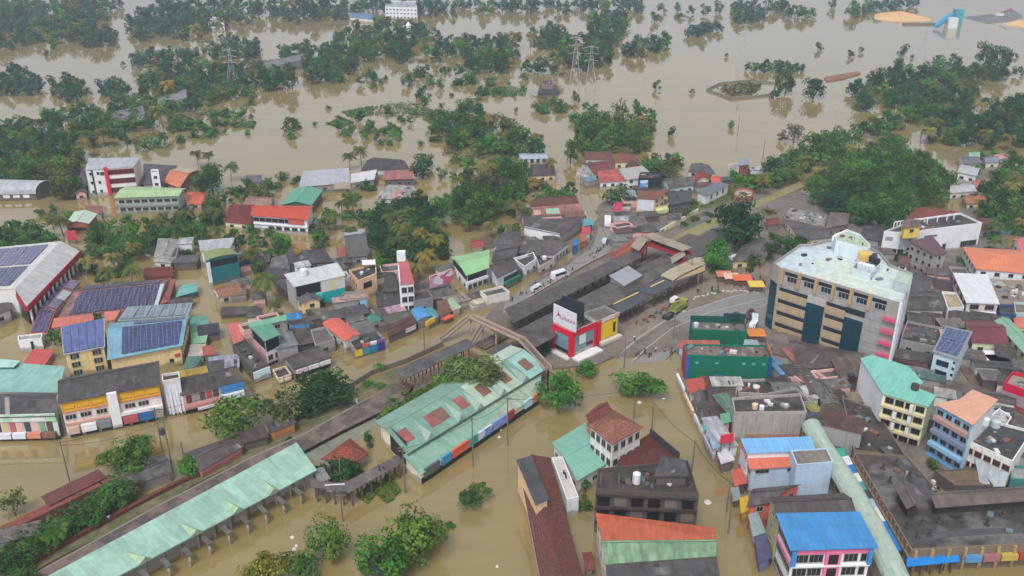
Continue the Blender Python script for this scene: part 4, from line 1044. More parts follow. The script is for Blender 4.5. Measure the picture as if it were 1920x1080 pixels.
panel(b, 0, .88, 1.0, b.h*.05, b.h*.75, wall((206, 178, 130)), "corner_bay", .3); panel(b, 0, .90, .98, b.h*.45, b.h*.62, paint((178, 72, 60)), "signboard", .4)
windows(b, 1, 2, 6, 1.2, 1.0); windows(b, 0, 1, 2, 1.3, 1.2, .5, b.h*.5, .8, .99)
b = bld("apartment_block", "yellow apartment block with a tilted roof full of blue solar panels", "apartment block", (119, 665, 197, 650, 198, 605, 116, 622), yb=712, roof='shed', rise=1.4, rm=metal((166, 172, 186), .2), wm=YELLOW, win=False, over=.4)
for i in range(5): roof_patch(b, 0, .02+.19*i, .2+.19*i, .02, .98, solar((84, 94, 140), (120, 130, 168), 1.3, 2.2))
for u in (.14, .72): windows(b, 0, 3, 3, .9, 1.5, .2, b.h-.1, u-.02, u+.18, gm=BLACK)
windows(b, 3, 2, 3, 1.0, 1.3)
bld("shed", "small flat bright red roof standing in the water left of the yellow block", "shed", (41, 683, 84, 685, 103, 657, 63, 656), 2.4, roof='shed', rise=.3, rm=metal((206, 78, 70), .25), wm=PINK, win=False)
b = bld("kiosk", "small white flat roofed booth above the bright red roof", "booth", (34, 640, 78, 636, 80, 626, 34, 631), yb=660, roof='flat', rm=CONC_L, wm=wall((222, 220, 218), .2), win=False, ph=.3)
panel(b, 0, .5, .62, .1, b.h-.4, BLACK, "doorway", .05)
bld("shed", "teal roofed shed by the flooded lane right of the solar hall", "shed", (329, 557, 370, 546, 372, 530, 345, 533), 3, rise=.8, rm=metal((110, 178, 164), .25), wm=wall((44, 96, 92)), win=False)
bld("shed", "green roofed shed at the bend of the flooded lane", "shed", (358, 622, 397, 616, 386, 594, 356, 596), 3.4, roof='shed', rise=.5, rm=metal((98, 158, 132), .3), wm=OFFW, win=False)
bld("shed", "light green roof below the green shed at the lane bend", "shed", (358, 645, 386, 642, 392, 621, 358, 624), 3, roof='shed', rise=.3, rm=metal((134, 190, 150), .3), wm=OFFW, win=False)
bld("shed", "beige roof between two green sheds beside the yellow hall", "shed", (352, 668, 383, 666, 387, 646, 356, 648), 3, roof='shed', rise=.3, rm=metal((188, 176, 160), .3), wm=OFFW, win=False)
bld("shed", "dull green roof at the corner of the yellow hall", "shed", (342, 697, 368, 686, 381, 669, 350, 671), 3, roof='shed', rise=.4, rm=metal((90, 136, 118), .5), wm=OFFW, win=False)
bld("house", "low house with a long maroon tiled roof below the palms", "house", (268, 521, 325, 517, 325, 499, 272, 502), 3, rise=.8, rm=tile((122, 62, 58), .3), wm=BRICKW, win=False)

# street front, lower left
b = bld("hall", "broad mint green flat roofed hall at the left edge", "hall", (-40, 733, 110, 736, 123, 692, -40, 680), 5, roof='shed', rise=.8, rm=metal((140, 188, 174), .3), wm=OFFW, win=False)
bld("roof_hut", "little mint roofed hut behind the broad mint hall", "hut", (-14, 688, 26, 688, 38, 678, -6, 674), 7, roof='shed', rise=.3, rm=metal((172, 208, 192), .2), wm=wall((70, 116, 108)), win=False)
b = bld("shop_block", "long street block with dark roof, yellow upper storey and white walls", "shop block", (108, 757, 302, 721, 299, 676, 112, 711), yb=823, rise=1.6, rpos=.66, rm=metal((88, 82, 82), .7), wm=wall((206, 188, 180), .5), win=False, over=.5)
H = b.h; YEL = paint((222, 164, 40))
panel(b, 0, 0, 1, H*.72, H-.25, YEL, "yellow_wall", .08)
windows(b, 0, 1, 7, 2.6, H*.16, H*.74, H*.97, gm=glass((96, 92, 76)), style='plain', fm=paint((150, 120, 50)))
panel(b, 0, 0, 1, H*.69, H*.72, paint((186, 120, 84)), "ledge", .3)
for u in (.02, .17, .33, .62, .76): windows(b, 0, 1, 3, .9, 1.25, H*.40, H*.70, u, u+.1, gm=BLACK, style='plain')
panel(b, 0, .46, .56, .5, H+.2, wall((224, 222, 218), .2), "stair_bay", .9); windows(b, 0, 3, 1, .9, 1.2, .5, H*.8, .47, .55, gm=BLACK)
panel(b, 0, .0, .46, H*.36, H*.40, paint((196, 150, 130)), "ledge", .4); panel(b, 0, .56, 1, H*.34, H*.42, paint((212, 208, 206)), "ledge", .8)
for i, (c, t) in enumerate([((196, 168, 150), None), ((216, 214, 212), None), ((120, 124, 124), None), ((176, 84, 92), None), ((44, 96, 150), None), ((150, 142, 128), None)]):
    u = [.02, .15, .32, .58, .74, .9][i]; panel(b, 0, u, u+[.11, .15, .13, .15, .15, .09][i], H*.12, H*.31, paint(c), "signboard", 1.1)
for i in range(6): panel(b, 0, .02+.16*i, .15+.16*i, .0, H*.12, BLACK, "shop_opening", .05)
panel(b, 3, .05, .95, .5, H-.3, wall((216, 214, 208), .3), "end_wall", .1)
b = bld("shop_row", "grey roofed row of shops with pale green parapet at the left edge", "shop row", (-40, 784, 108, 780, 107, 737, -40, 738), yb=829, rise=1.0, rpos=.7, rm=metal((98, 92, 92), .7), wm=wall((176, 184, 176), .5), win=False)
H = b.h; roof_patch(b, 0, .34, .40, .02, 1, metal((160, 150, 144), .3), "roof_sheet", .08)
panel(b, 0, 0, 1, H*.78, H+.5, banner(((160, 206, 160), (190, 210, 190), (214, 214, 206), (170, 196, 176)), .4), "parapet_panel", .3)
for i in range(9): panel(b, 0, .05+.1*i, .13+.1*i, H*.36, H*.74, paint([(206, 204, 196), (60, 56, 56), (196, 166, 130), (176, 90, 90), (200, 160, 150), (70, 66, 70), (206, 170, 166), (120, 150, 120), (90, 70, 60)][i]), "shop_bay", .12)
for i in range(4): panel(b, 0, .18+.2*i, .36+.2*i, H*.14, H*.34, paint([(210, 206, 208), (206, 206, 212), (198, 130, 100), (120, 88, 72)][i]), "signboard", 1.0)
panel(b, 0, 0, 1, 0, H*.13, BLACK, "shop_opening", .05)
b = bld("narrow_house", "narrow building front wrapped in a hanging white sheet", "house", (305, 719, 338, 713, 336, 701, 304, 706), yb=778, roof='flat', rm=DARKROOF, wm=OFFW, win=False)
mm = MB(); p, d, n, L = edge_frame(b, 0); N = 14; R0 = []; R1 = []
for i in range(N+1):
    w = .25+.16*math.sin(i*2.1)+.1*math.sin(i*5); R0.append(p+d*(L*(.04+.92*i/N))+n*(.15)+Vector((0, 0, b.h-.6))); R1.append(p+d*(L*(.1+.95*i/N))+n*(.5+w*2)+Vector((0, 0, .5+.3*math.sin(i*1.7))))
for i in range(N): mm.poly([R1[i], R1[i+1], R0[i+1], R0[i]], paint((206, 204, 210)))
mm.build("hanging_sheet", b.o)
b = bld("shop_row", "grey roofed shop row with a blue sign at its right end", "shop row", (338, 742, 459, 713, 441, 686, 334, 713), yb=779, rise=1.0, rpos=.75, rm=metal((92, 86, 84), .7), wm=wall((180, 160, 158), .6), win=False)
H = b.h
panel(b, 0, .62, .99, H*.60, H*.96, paint((64, 128, 184)), "signboard", .5); panel(b, 0, .62, .99, H*.3, H*.55, paint((206, 210, 214)), "awning", 1.2)
for i in range(5): panel(b, 0, .05+.11*i, .14+.11*i, H*.5, H*.88, paint([(110, 50, 46), (150, 140, 138), (90, 84, 84), (170, 80, 70), (96, 70, 66)][i]), "shop_bay", .1)
panel(b, 0, .0, .6, H*.3, H*.42, paint((176, 120, 112)), "awning", 1.3); panel(b, 0, .2, .62, H*.16, H*.30, paint((214, 214, 212)), "signboard", 1.4); panel(b, 0, 0, 1, 0, H*.15, BLACK, "shop_opening", .05)

# ================================================================ centre left town
b = bld("shop_building", "white roofed building with a turquoise painted wall and advertising board", "shop building", (551, 538, 648, 516, 633, 497, 533, 519), yb=592, roof='shed', rise=.9, rm=metal((198, 202, 200), .2), wm=wall((150, 144, 140), .5), win=False, over=.4)
H = b.h
panel(b, 0, .52, 1.0, H*.58, H-.2, banner(((206, 206, 196), (196, 200, 206), (206, 200, 150), (206, 206, 196)), .4), "signboard", .25)
panel(b, 0, .52, .98, H*.2, H*.56, paint((24, 158, 160)), "turquoise_wall", .3)
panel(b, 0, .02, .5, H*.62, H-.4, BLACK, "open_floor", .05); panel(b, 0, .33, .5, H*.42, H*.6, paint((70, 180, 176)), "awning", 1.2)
bld("house", "small yellow walled house with grey roof in front of the turquoise wall", "house", (568, 569, 602, 563, 597, 549, 552, 557), yb=600, roof='gable', ax='y', rise=1.2, rm=metal((112, 108, 114), .6), wm=YELLOW, win='auto')
b = bld("house", "dark roofed house with a peach front and a white sheet on top", "house", (671, 530, 706, 516, 705, 497, 654, 510), yb=566, roof='flat', rm=CONC_D, wm=wall((206, 168, 134), .6), win=False)
panel(b, 0, .28, .72, b.h*.55, b.h*.85, BLACK, "dark_opening", .06); windows(b, 3, 2, 3, 1.0, 1.3)
mm = MB(); mm.prism([(v.x, v.y) for v in (U(680, 506, b.h), U(705, 505, b.h), U(704, 496, b.h), U(679, 497, b.h))], b.h+1.6, b.h+1.75, paint((214, 212, 216)), bottom=True); mm.build("white_sheet", b.o)
b = bld("house", "ruined looking peach and blue house between the turquoise wall and green turret", "house", (636, 565, 690, 561, 682, 549, 645, 551), yb=592, roof='flat', rm=conc((176, 150, 136), .7), wm=wall((126, 124, 128), .8), win='auto')
panel(b, 0, .72, .95, .5, b.h-.4, paint((132, 176, 196)), "blue_wall", .2)
b = bld("turret_house", "small house with a pointed green roof beside the orange roof", "house", (694, 607, 717, 599, 703, 587, 686, 595), yb=628, roof='hip', rise=1.5, rm=metal((66, 132, 112), .2), wm=wall((190, 180, 164), .5))
b = bld("shop_building", "building with a bright salmon orange sheet roof facing the flooded street", "shop building", (647, 641, 677, 627, 636, 596, 603, 606), yb=664, ax='y', roof='gable', rise=.7, rm=metal((222, 96, 76), .2), wm=OFFW, win='auto')
b = bld("shop_row", "row of shops with yellow, teal and dark blue fronts on the flooded street", "shop row", (664, 655, 722, 639, 706, 622, 650, 637), yb=671, roof='flat', rm=CONC_D, wm=GREYW, win=False, ph=.4)
for i, c in enumerate([(210, 176, 50), (60, 130, 150), (50, 110, 150), (50, 56, 120)]):
    panel(b, 0, .02+.24*i, .24+.24*i, .4, 2.6, paint(c), "shop_front", .5); panel(b, 0, .03+.24*i, .23+.24*i, 2.7, 3.6, paint([(90, 70, 70), (196, 80, 90), (206, 206, 206), (110, 80, 140)][i]), "signboard", .6)
b = bld("house", "house with an L shaped teal green roof and tall white front", "house", (495, 640, 526, 627, 505, 606, 466, 613), yb=694, roof='shed', rise=.6, rm=metal((92, 158, 128), .3), wm=wall((206, 202, 200), .4), win=False)
windows(b, 0, 1, 2, 1.5, 1.6, b.h*.22, b.h*.48, gm=BLACK); windows(b, 0, 1, 1, 4, 1.1, .5, b.h*.2, gm=BLACK)
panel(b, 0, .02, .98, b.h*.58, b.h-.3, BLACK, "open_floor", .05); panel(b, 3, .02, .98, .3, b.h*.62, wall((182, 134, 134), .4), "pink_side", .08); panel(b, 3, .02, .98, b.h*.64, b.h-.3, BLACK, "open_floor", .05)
bld("house", "back wing under a light green strip roof behind the tall white front", "house", (468, 614, 538, 600, 537, 591, 464, 608), b.h+.6, roof='shed', rise=.3, rm=metal((112, 176, 142), .25), wm=GREYW, win='auto')
bld("shed", "small salmon roofed shed on the flooded lane left of the white front", "shed", (438, 645, 458, 639, 449, 606, 426, 608), 3, roof='shed', rise=.3, rm=metal((212, 104, 92), .3), wm=GREYW, win=False)
bld("cottage", "cottage with a tan hipped roof and white gable on the flooded lane", "cottage", (411, 559, 456, 546, 441, 531, 397, 541), 3.6, rise=1.4, rm=tile((160, 116, 92), .4), wm=wall((206, 204, 198), .3), win='auto')
bld("shed", "long low dark shed in the flooded garden right of the lane", "shed", (412, 592, 492, 586, 484, 575, 414, 577), 1.8, roof='shed', rise=.3, rm=metal((100, 92, 92), 1, .2), wm=DARKW, win=False)
bld("shed", "narrow dark roof running down beside the palms to the lane", "shed", (537, 552, 556, 542, 506, 495, 484, 497), 3.6, ax='y', rise=.6, rm=metal((80, 76, 78), .9), wm=DARKW, win=False)
b = bld("shop_row", "dark grey roofed shop row with white signs over the flooded street", "shop row", (551, 693, 623, 669, 590, 650, 530, 672), yb=712, rise=1.0, rpos=.7, rm=metal((100, 92, 90), .8), wm=GREYW, win=False)
for i, c in enumerate([(206, 178, 196), (208, 208, 210), (206, 206, 206)]): panel(b, 0, .02+.33*i, .32+.33*i, b.h*.5, b.h*.85, paint(c), "signboard", .8)
panel(b, 0, 0, 1, .0, b.h*.45, BLACK, "shop_opening", .05)
b = bld("walled_yard", "dark walled structure with open black front beside the flooded lane", "house", (474, 697, 503, 686, 462, 640, 436, 650), 4.5, roof='flat', rm=conc((92, 88, 82), 1), wm=DARKW, win=False)
panel(b, 0, 0, 1.05, .3, 3.2, wall((186, 206, 212), .3), "pale_blue_wall", .4)
bld("shed", "cluttered dark roof with rusty patches between the green roof and salmon roof", "shed", (545, 652, 592, 641, 581, 615, 540, 620), 4.5, roof='shed', rise=.4, rm=metal((92, 84, 84), 1, .5), wm=DARKW, win=False)
b = bld("shop_building", "small beige corner shop on the flooded street", "shop", (521, 714, 547, 705, 536, 690, 511, 697), yb=722, roof='flat', rm=CONC_D, wm=wall((196, 180, 160), .5), win=False)
panel(b, 0, .05, .95, b.h*.45, b.h*.95, paint((200, 184, 164)), "signboard", .4)
bld("shed", "small concrete roofed back house right of the cluttered dark roof", "house", (592, 652, 628, 640, 612, 616, 582, 622), 4, roof='flat', rm=CONC, wm=GREYW, win='auto')
bld("house", "low dark roofed house beside the narrow red roofed tower house", "house", (717, 547, 745, 546, 744, 515, 723, 513), 5, roof='shed', rise=.3, rm=CONC_D, wm=DARKW, win=False)
b = bld("tower_house", "tall narrow house with a long sloping pinkish red roof and white side wall", "house", (750, 534, 777, 531, 764, 492, 746, 491), yb=592, roof='shed', rise=1.4, rm=metal((198, 92, 100), .3), wm=wall((206, 204, 202), .4), win=False, over=.2)
windows(b, 0, 3, 2, 1.6, 1.8, .5, b.h-.5, gm=BLACK); panel(b, 3, 0, 1, .5, b.h+1, wall((216, 216, 216), .2), "white_side_wall", .3)
mm = MB(); mm.box(U(753, 488, b.h+1.4), 2.6, 2, 3, paint((214, 216, 218))); tag(mm.build("water_tank"), "white box tank on top of the narrow red roofed house", "water tank")
bld("shop", "shop with a rounded bright blue tarpaulin roof on the flooded street", "shop", (782, 604, 811, 594, 795, 577, 770, 583), 3.6, roof='barrel', ax='y', rise=.8, rm=metal((70, 146, 206), .15), wm=GREYW, win=False)
b = bld("shop", "shop with a teal side roof and a yellow sign over the water", "shop", (804, 604, 826, 592, 808, 576, 796, 580), 3.4, roof='shed', rise=.4, rm=metal((74, 146, 150), .3), wm=GREYW, win=False)
panel(b, 0, -.5, .5, 1.6, 3.0, paint((214, 168, 50)), "signboard", .5)
b = bld("shop", "low shop under a dark maroon roof beside the blue tarpaulin", "shop", (727, 632, 782, 607, 770, 590, 725, 613), 3.4, rise=.8, rm=metal((104, 58, 56), .5), wm=DARKW, win=False)
panel(b, 0, .6, .98, 1.2, 2.5, paint((196, 190, 186)), "signboard", .5)
b = bld("shop", "shop with a rusty brown roof and orange awning by the footbridge", "shop", (823, 594, 848, 583, 838, 563, 818, 567), 4, roof='shed', rise=.5, rm=metal((134, 84, 66), .5, .3), wm=GREYW, win=False)
panel(b, 0, .1, 1.0, 1.6, 2.0, paint((216, 96, 70)), "awning", 1.6)
bld("shop", "shop with a pale green patch roof next to the rusty brown one", "shop", (848, 583, 865, 576, 848, 559, 834, 566), 4, roof='shed', rise=.4, rm=metal((160, 184, 144), .3), wm=PINK, win=False)
b = bld("house", "grey concrete house with red door behind the blue tarpaulin shop", "house", (776, 569, 812, 561, 802, 545, 772, 552), 6, roof='flat', rm=CONC_D, wm=wall((120, 116, 114), .8), win='auto')
b = bld("house", "big house with a light green roof, dark open floor and white balustrade", "house", (874, 517, 917, 502, 918, 468, 845, 482), yb=552, rise=1.4, rm=metal((146, 196, 134), .15), wm=wall((206, 204, 198), .4), win=False, over=.6)
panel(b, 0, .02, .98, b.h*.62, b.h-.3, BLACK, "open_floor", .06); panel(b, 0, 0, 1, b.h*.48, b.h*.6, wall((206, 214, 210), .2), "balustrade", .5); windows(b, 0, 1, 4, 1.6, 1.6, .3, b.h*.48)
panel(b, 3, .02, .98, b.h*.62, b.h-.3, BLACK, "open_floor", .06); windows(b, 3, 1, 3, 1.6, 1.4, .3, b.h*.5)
b = bld("shop_building", "brown roofed building with a dark green awning on the dry street", "shop building", (932, 522, 973, 501, 962, 487, 916, 498), yb=551, rise=.8, rpos=.8, rm=metal((92, 80, 76), .7, .2), wm=wall((196, 196, 200), .4), win=False)
panel(b, 0, .3, 1, b.h*.15, b.h*.75, wall((46, 56, 56), .3), "shop_front", .1); panel(b, 0, .3, 1.05, b.h*.3, b.h*.5, paint((34, 110, 88)), "awning", 1.2)
bld("shop", "small white shop with zigzag parapet next to the brown roofed building", "shop", (984, 505, 1006, 489, 1000, 478, 962, 489), yb=523, roof='flat', rm=CONC_D, wm=wall((214, 214, 212), .3), win='auto', ph=1.0)
bld("shop", "low stained shop right of the zigzag white shop", "shop", (1011, 503, 1040, 488, 1030, 474, 1004, 484), 4, roof='flat', rm=CONC_D, wm=wall((178, 166, 160), .7), win='auto')
b = bld("market_hall", "wide brown grey roof building ending in a white shop front", "market hall", (985, 478, 1038, 478, 1069, 456, 988, 452), 5.5, roof='shed', rise=.4, rm=metal((108, 98, 92), .8), wm=wall((214, 214, 216), .25), win=False)
windows(b, 1, 1, 5, 1.4, 1.8, .4, 3.0, gm=BLACK)
bld("house", "large dark grey roof between the light green roof and the market hall", "house", (921, 490, 967, 482, 980, 453, 932, 463), 5, rise=1.0, rm=metal((92, 88, 88), .8), wm=GREYW, win='auto')
bld("house", "grey sloped roof house at the edge of the flooded plot", "house", (923, 461, 974, 456, 980, 430, 948, 433), 5, rise=1.2, rm=metal((100, 95, 96), .7), wm=OFFW, win='auto')
b = bld("shop_building", "dark roofed street block behind a long blank white wall", "shop block", (981, 425, 1052, 440, 1095, 412, 983, 412), 6, roof='shed', rise=.5, rm=metal((92, 86, 84), .8), wm=GREYW, win=False)
panel(b, 0, 0, .98, .8, b.h+.1, wall((222, 220, 216), .25), "white_wall", .2)
bld("house", "long low house with a red brown tiled roof near the road bend", "house", (992, 388, 1086, 382, 1076, 366, 1012, 369), 4, rise=1.4, rm=tile((112, 74, 68), .5), wm=GREYW, win='auto')
b = bld("house", "long house with a patched pink, green and red sheet roof", "house", (988, 404, 1092, 401, 1086, 385, 988, 393), 5, roof='shed', rise=.8, rm=metal((196, 116, 104), .7, .4), wm=PEACH, win='auto')
roof_patch(b, 0, .35, .6, .1, .7, metal((160, 190, 166), .3), "roof_sheet", .07); roof_patch(b, 0, .02, .25, .05, .6, metal((206, 160, 136), .4), "roof_sheet", .07)
for nm, lab, q, h, c, sc in [("kiosk", "turquoise roofed kiosk on the dry street", (1093, 424, 1113, 421, 1110, 411, 1094, 413), 4.5, (70, 160, 166), (40, 90, 150)), ("kiosk", "kiosk with a red and white slanted roof on the dry street", (1090, 440, 1108, 437, 1106, 426, 1091, 428), 4.5, (206, 66, 70), (206, 210, 214)),
    ("kiosk", "kiosk with bright blue walls beside the white shop front", (1074, 462, 1087, 458, 1084, 448, 1071, 451), 5, (56, 104, 156), (52, 100, 160)), ("kiosk", "kiosk with orange brown boards between the blue and red kiosks", (1087, 455, 1102, 450, 1098, 440, 1085, 443), 4, (170, 96, 60), (176, 110, 70)), ("kiosk", "white roofed kiosk closest to the flooded road bend", (1086, 409, 1102, 407, 1098, 399, 1084, 401), 4, (206, 206, 210), (70, 120, 140))]:
    bld(nm, lab, "kiosk", q, h, roof='shed', rise=.4, rm=metal(c, .2), wm=wall(sc, .3), win=False)
b = bld("house", "white house with a pale blue grey roof at the flooded road", "house", (979, 298, 1028, 297, 1021, 286, 971, 288), yb=308, rise=.8, rm=metal((170, 176, 190), .2), wm=wall((222, 222, 224), .2), win=False)
windows(b, 0, 1, 4, 1.6, 1.8, gm=BLACK)
bld("house", "house with a flat dark grey roof in front of the white house by the road", "house", (992, 330, 1043, 328, 1038, 309, 995, 311), 4.5, roof='shed', rise=.6, rm=DARKROOF, wm=PEACH, win='auto')
b = bld("house", "patched white and pink roof of a ruined long house among trees", "house", (705, 373, 784, 371, 775, 348, 729, 346), 4.5, rise=.8, rm=metal((206, 196, 188), .9), wm=OFFW, win='auto')
roof_patch(b, 0, .35, .6, .1, .9, metal((206, 150, 130), .5), "roof_sheet", .07)
bld("shed", "tiny shed with red roof standing in the flooded plot", "shed", (884, 464, 908, 462, 903, 447, 881, 449), 3, rise=.8, rm=metal((166, 66, 62), .3), wm=OFFW, win=False)
# signboard panels on legs
def billboard(label, q, h, mat, leg=True, text=None, tc=(200, 40, 50), cat="billboard", legc=(110, 106, 104), side=0):
    """q: bottom-left and bottom-right pixel at height h0, top height h1"""
    x0, y0, x1, y1 = q; A, B = U(x0, y0, h[0]), U(x1, y1, h[0]); d = (B-A); d.z = 0; L = d.length; d.normalize(); n = Vector((d.y, -d.x, 0))
    o = root("billboard", Vector(((A.x+B.x)/2, (A.y+B.y)/2, 0)), label, cat); m = MB()
    m.prism([(v.x, v.y) for v in (A+n*.15, B+n*.15, B-n*.15, A-n*.15)], h[0], h[1], mat, bottom=True); pn = m.build("panel", o)
    if leg:
        for t in (.15, .85):
            p = A.lerp(B, t)-n*.3; m = MB(); m.beam((p.x, p.y, -.5), (p.x, p.y, h[1]-.3), .3, .3, paint(legc)); m.build("post", o)
    if text: letter(pn, text, (A+B)/2+n*.18+Vector((0, 0, (h[1]-h[0])/2)), math.atan2(d.y, d.x), (h[1]-h[0])*.3, tc, L*.85)
    return o, A, B, d, n, pn
billboard("pink and white billboard behind the palms next to the light green house", (806, 541, 848, 526), (5, 9), banner(((214, 206, 206), (206, 150, 170), (214, 206, 206), (196, 90, 120)), .35))
billboard("red and white sign on posts by the mint roofed pavilion", (127, 451, 145, 449), (1.5, 5), paint((206, 70, 84)))
billboard("white and blue billboard fixed to the black clad house", (1199, 358, 1214, 357), (2, 6.5), banner(((120, 176, 214), (206, 220, 230), (90, 150, 206)), .5))
billboard("small pink red sign above the street trees", (1151, 396, 1166, 395), (5, 8.2), paint((206, 70, 96)))

# ================================================================ beyond the station
bld("house", "brown tiled house with a yellow van shaped awning at the road bend", "house", (1096, 299, 1151, 299, 1146, 284, 1096, 284), 4.5, roof='hip', rise=1.8, rm=tile((122, 82, 74), .4), wm=OFFW)
bld("house", "house with wide reddish brown roof facing the flooded road", "house", (1113, 327, 1153, 319, 1150, 300, 1090, 306), 5, rise=1.6, rm=tile((128, 76, 72), .4), wm=WHITE)
bld("house", "cream walled house with a brown hipped roof in front of the grove", "house", (1152, 304, 1200, 304, 1190, 288, 1155, 288), 5.5, roof='hip', rise=2, rm=tile((132, 84, 72), .3), wm=CREAM)
bld("house", "small dark brown hipped roof below the cream walled house", "house", (1173, 314, 1202, 314, 1196, 304, 1176, 304), 4, roof='hip', rise=1.8, rm=tile((96, 66, 62), .4), wm=GREYW)
b = bld("shop_building", "white shop with a bright red sheet roof at the road bend", "shop building", (1124, 342, 1175, 338, 1152, 320, 1120, 324), yb=357, roof='shed', rise=.8, rm=metal((214, 84, 72), .5, .3), wm=wall((212, 208, 206), .3), win='auto')
b = bld("shop_building", "white walled shop with a wide pale beige roof beside the black clad house", "shop building", (1174, 337, 1228, 331, 1205, 314, 1160, 320), 6.5, roof='shed', rise=.8, rm=metal((176, 170, 160), .3), wm=wall((212, 210, 208), .3), win='auto')
bld("house", "house clad in black with a flat dark roof", "house", (1197, 337, 1238, 336, 1240, 325, 1200, 326), yb=359, roof='flat', rm=DARKROOF, wm=wall((34, 40, 48), .2), win=False)
bld("house", "pale blue gabled house with a weathered grey roof and maroon columns", "house", (1254, 353, 1303, 347, 1296, 331, 1240, 335), 5, rise=1.8, rm=metal((112, 104, 98), .7), wm=wall((168, 186, 196), .4), win='auto')
bld("house", "house with a dark grey pyramid roof on the shore", "house", (1290, 322, 1342, 326, 1330, 310, 1296, 306), 6.5, roof='hip', rise=2.5, rm=metal((96, 92, 92), .6), wm=OFFW)
bld("house", "small house with a red gable below the grey pyramid roof", "house", (1305, 340, 1332, 336, 1328, 324, 1302, 328), 5, ax='y', rise=1.6, rm=tile((156, 74, 62), .3), wm=CREAM)
bld("house", "small house with a bright orange red roof beside the long white hall", "house", (1334, 344, 1353, 341, 1348, 329, 1331, 331), 5, rise=1, rm=metal((214, 94, 66), .3), wm=PINK)
b = bld("hall", "long white walled hall with a flat grey roof beside the green railway bank", "hall", (1325, 368, 1368, 346, 1347, 341, 1306, 360), yb=390, roof='shed', rise=.3, rm=metal((112, 118, 124), .4), wm=wall((222, 222, 222), .25), win=False)
windows(b, 0, 1, 3, 1.5, 1.6, 1.5, b.h, .1, .9, gm=BLACK)
b = bld("shop_building", "yellow building with a large white board on its front wall", "shop building", (1192, 372, 1229, 374, 1250, 362, 1199, 359), yb=406, roof='shed', rise=.5, rm=tile((140, 92, 74), .4), wm=YELLOW, win=False)
panel(b, 0, .06, .95, b.h*.35, b.h-.2, paint((206, 204, 206)), "white_board", .2); windows(b, 1, 3, 2, 1.6, 1.4, gm=BLACK)
b = bld("house", "yellow stair wing with stepped balconies right of the white board", "house", (1229, 392, 1252, 388, 1262, 372, 1238, 374), yb=406, roof='flat', rm=CONC, wm=wall((206, 190, 136), .4), win=False)
for r in (.3, .65): panel(b, 0, 0, 1, b.h*r, b.h*r+.9, wall((214, 200, 150), .3), "balcony", .8)
bld("house", "dark grey green roofed house with shaded veranda above the platform wall", "house", (1257, 385, 1297, 377, 1298, 358, 1250, 361), 6, roof='shed', rise=.5, rm=metal((66, 76, 74), .6), wm=DARKW, win='auto')
b = bld("wall_house", "low grey roofed shop with a curved front beside the red footbridge stairs", "shop", (1178, 420, 1216, 420, 1208, 405, 1180, 405), 5, roof='hip', rise=1.2, rm=metal((112, 108, 108), .6), wm=OFFW, win='auto')
bld("tower_house", "narrow maroon tower house with blue grey roof on the shore", "house", (1387, 310, 1406, 308, 1404, 297, 1384, 300), yb=337, roof='shed', rise=.5, rm=metal((140, 146, 164), .3), wm=wall((128, 70, 78), .3), win='auto')
bld("house", "small white and red house left of the maroon tower house", "house", (1366, 322, 1386, 320, 1384, 308, 1366, 310), yb=337, roof='flat', rm=CONC_L, wm=wall((186, 170, 170), .5), win='auto')
q = [(1376, 368, ), (1392, 374), (1410, 370), (1412, 360), (1396, 355), (1378, 358)]
bld("kiosk", "low six sided red brick kiosk on the green railway bank", "kiosk", [c for p in q for c in p], 3.2, roof='flat', rm=conc((176, 160, 140)), wm=BRICKW, win=False)
def garden_wall(label, pts, z0, z1, mat, w=.4, name="boundary_wall", cat="wall"):
    P = [U(x, y, z1) for x, y in pts]; o = root(name, Vector((P[0].x, P[0].y, 0)), label, cat); 
    for a, c in zip(P, P[1:]):
        m = MB(); m.beam((a.x, a.y, z0), (c.x, c.y, z0), w, z1-z0, mat); m.build("wall_section", o)
    return o
garden_wall("long cream retaining wall beside the muddy track", [(1247, 425), (1275, 410), (1309, 391)], 0, 3, wall((206, 194, 156), .5))
garden_wall("broken white wall by the grass at the end of the cream retaining wall", [(1238, 430), (1256, 421)], 0, 2, wall((206, 204, 200), .5))
garden_wall("pinkish garden wall along the pavement of the dry street", [(985, 560), (1050, 522), (1120, 483), (1148, 470)], .5, 1.4, wall((170, 146, 138), .6))
garden_wall("dark line of fence between the flooded street and the platform", [(590, 745), (650, 722), (700, 692), (760, 672), (830, 640)], 0, 1.5, wall((110, 104, 98), .7))
garden_wall("low red brick wall along the hedge and the railway grass", [(25, 1072), (120, 1015), (240, 950), (330, 903), (380, 882)], .3, 1.3, tile((124, 70, 62), .3), .9)
garden_wall("red tiled coping wall above the hedge plants", [(-5, 997), (100, 947), (205, 896)], .2, 2.2, tile((146, 84, 72), .3), 2.5)

# ================================================================ railway station
PGREY = metal((98, 93, 90), .7, .15, .7, 1.2); IRON = paint((92, 74, 70)); BRICKRED = paint((150, 62, 54))
canopy("platform_canopy", "long grey platform canopy along the street side of the station", "platform canopy", (962, 606, 1204, 481, 1184, 471, 946, 579), 6, PGREY, IRON, 16, .5, over=1.2, base=.5)
canopy("platform_canopy", "wide brown grey canopy over the middle platform", "platform canopy", (1003, 652, 1286, 492, 1254, 474, 965, 621), 6, metal((104, 98, 92), .8, .2, .7, 1.2), IRON, 16, .6, over=1.5, base=.5)
canopy("platform_canopy", "separate grey canopy over the lower platform left of the footbridge", "platform canopy", (752, 714, 892, 647, 874, 635, 741, 693), 5.5, metal((100, 98, 98), .6, .1, .7, 1.2), paint((150, 80, 72)), 9, .4, over=1.0, base=1)
canopy("platform_canopy", "small grey canopy behind the terminal roof beside the footbridge", "platform canopy", (930, 672, 968, 652, 948, 640, 912, 660), 5.5, PGREY, IRON, 4, .3, over=.8, base=.5)
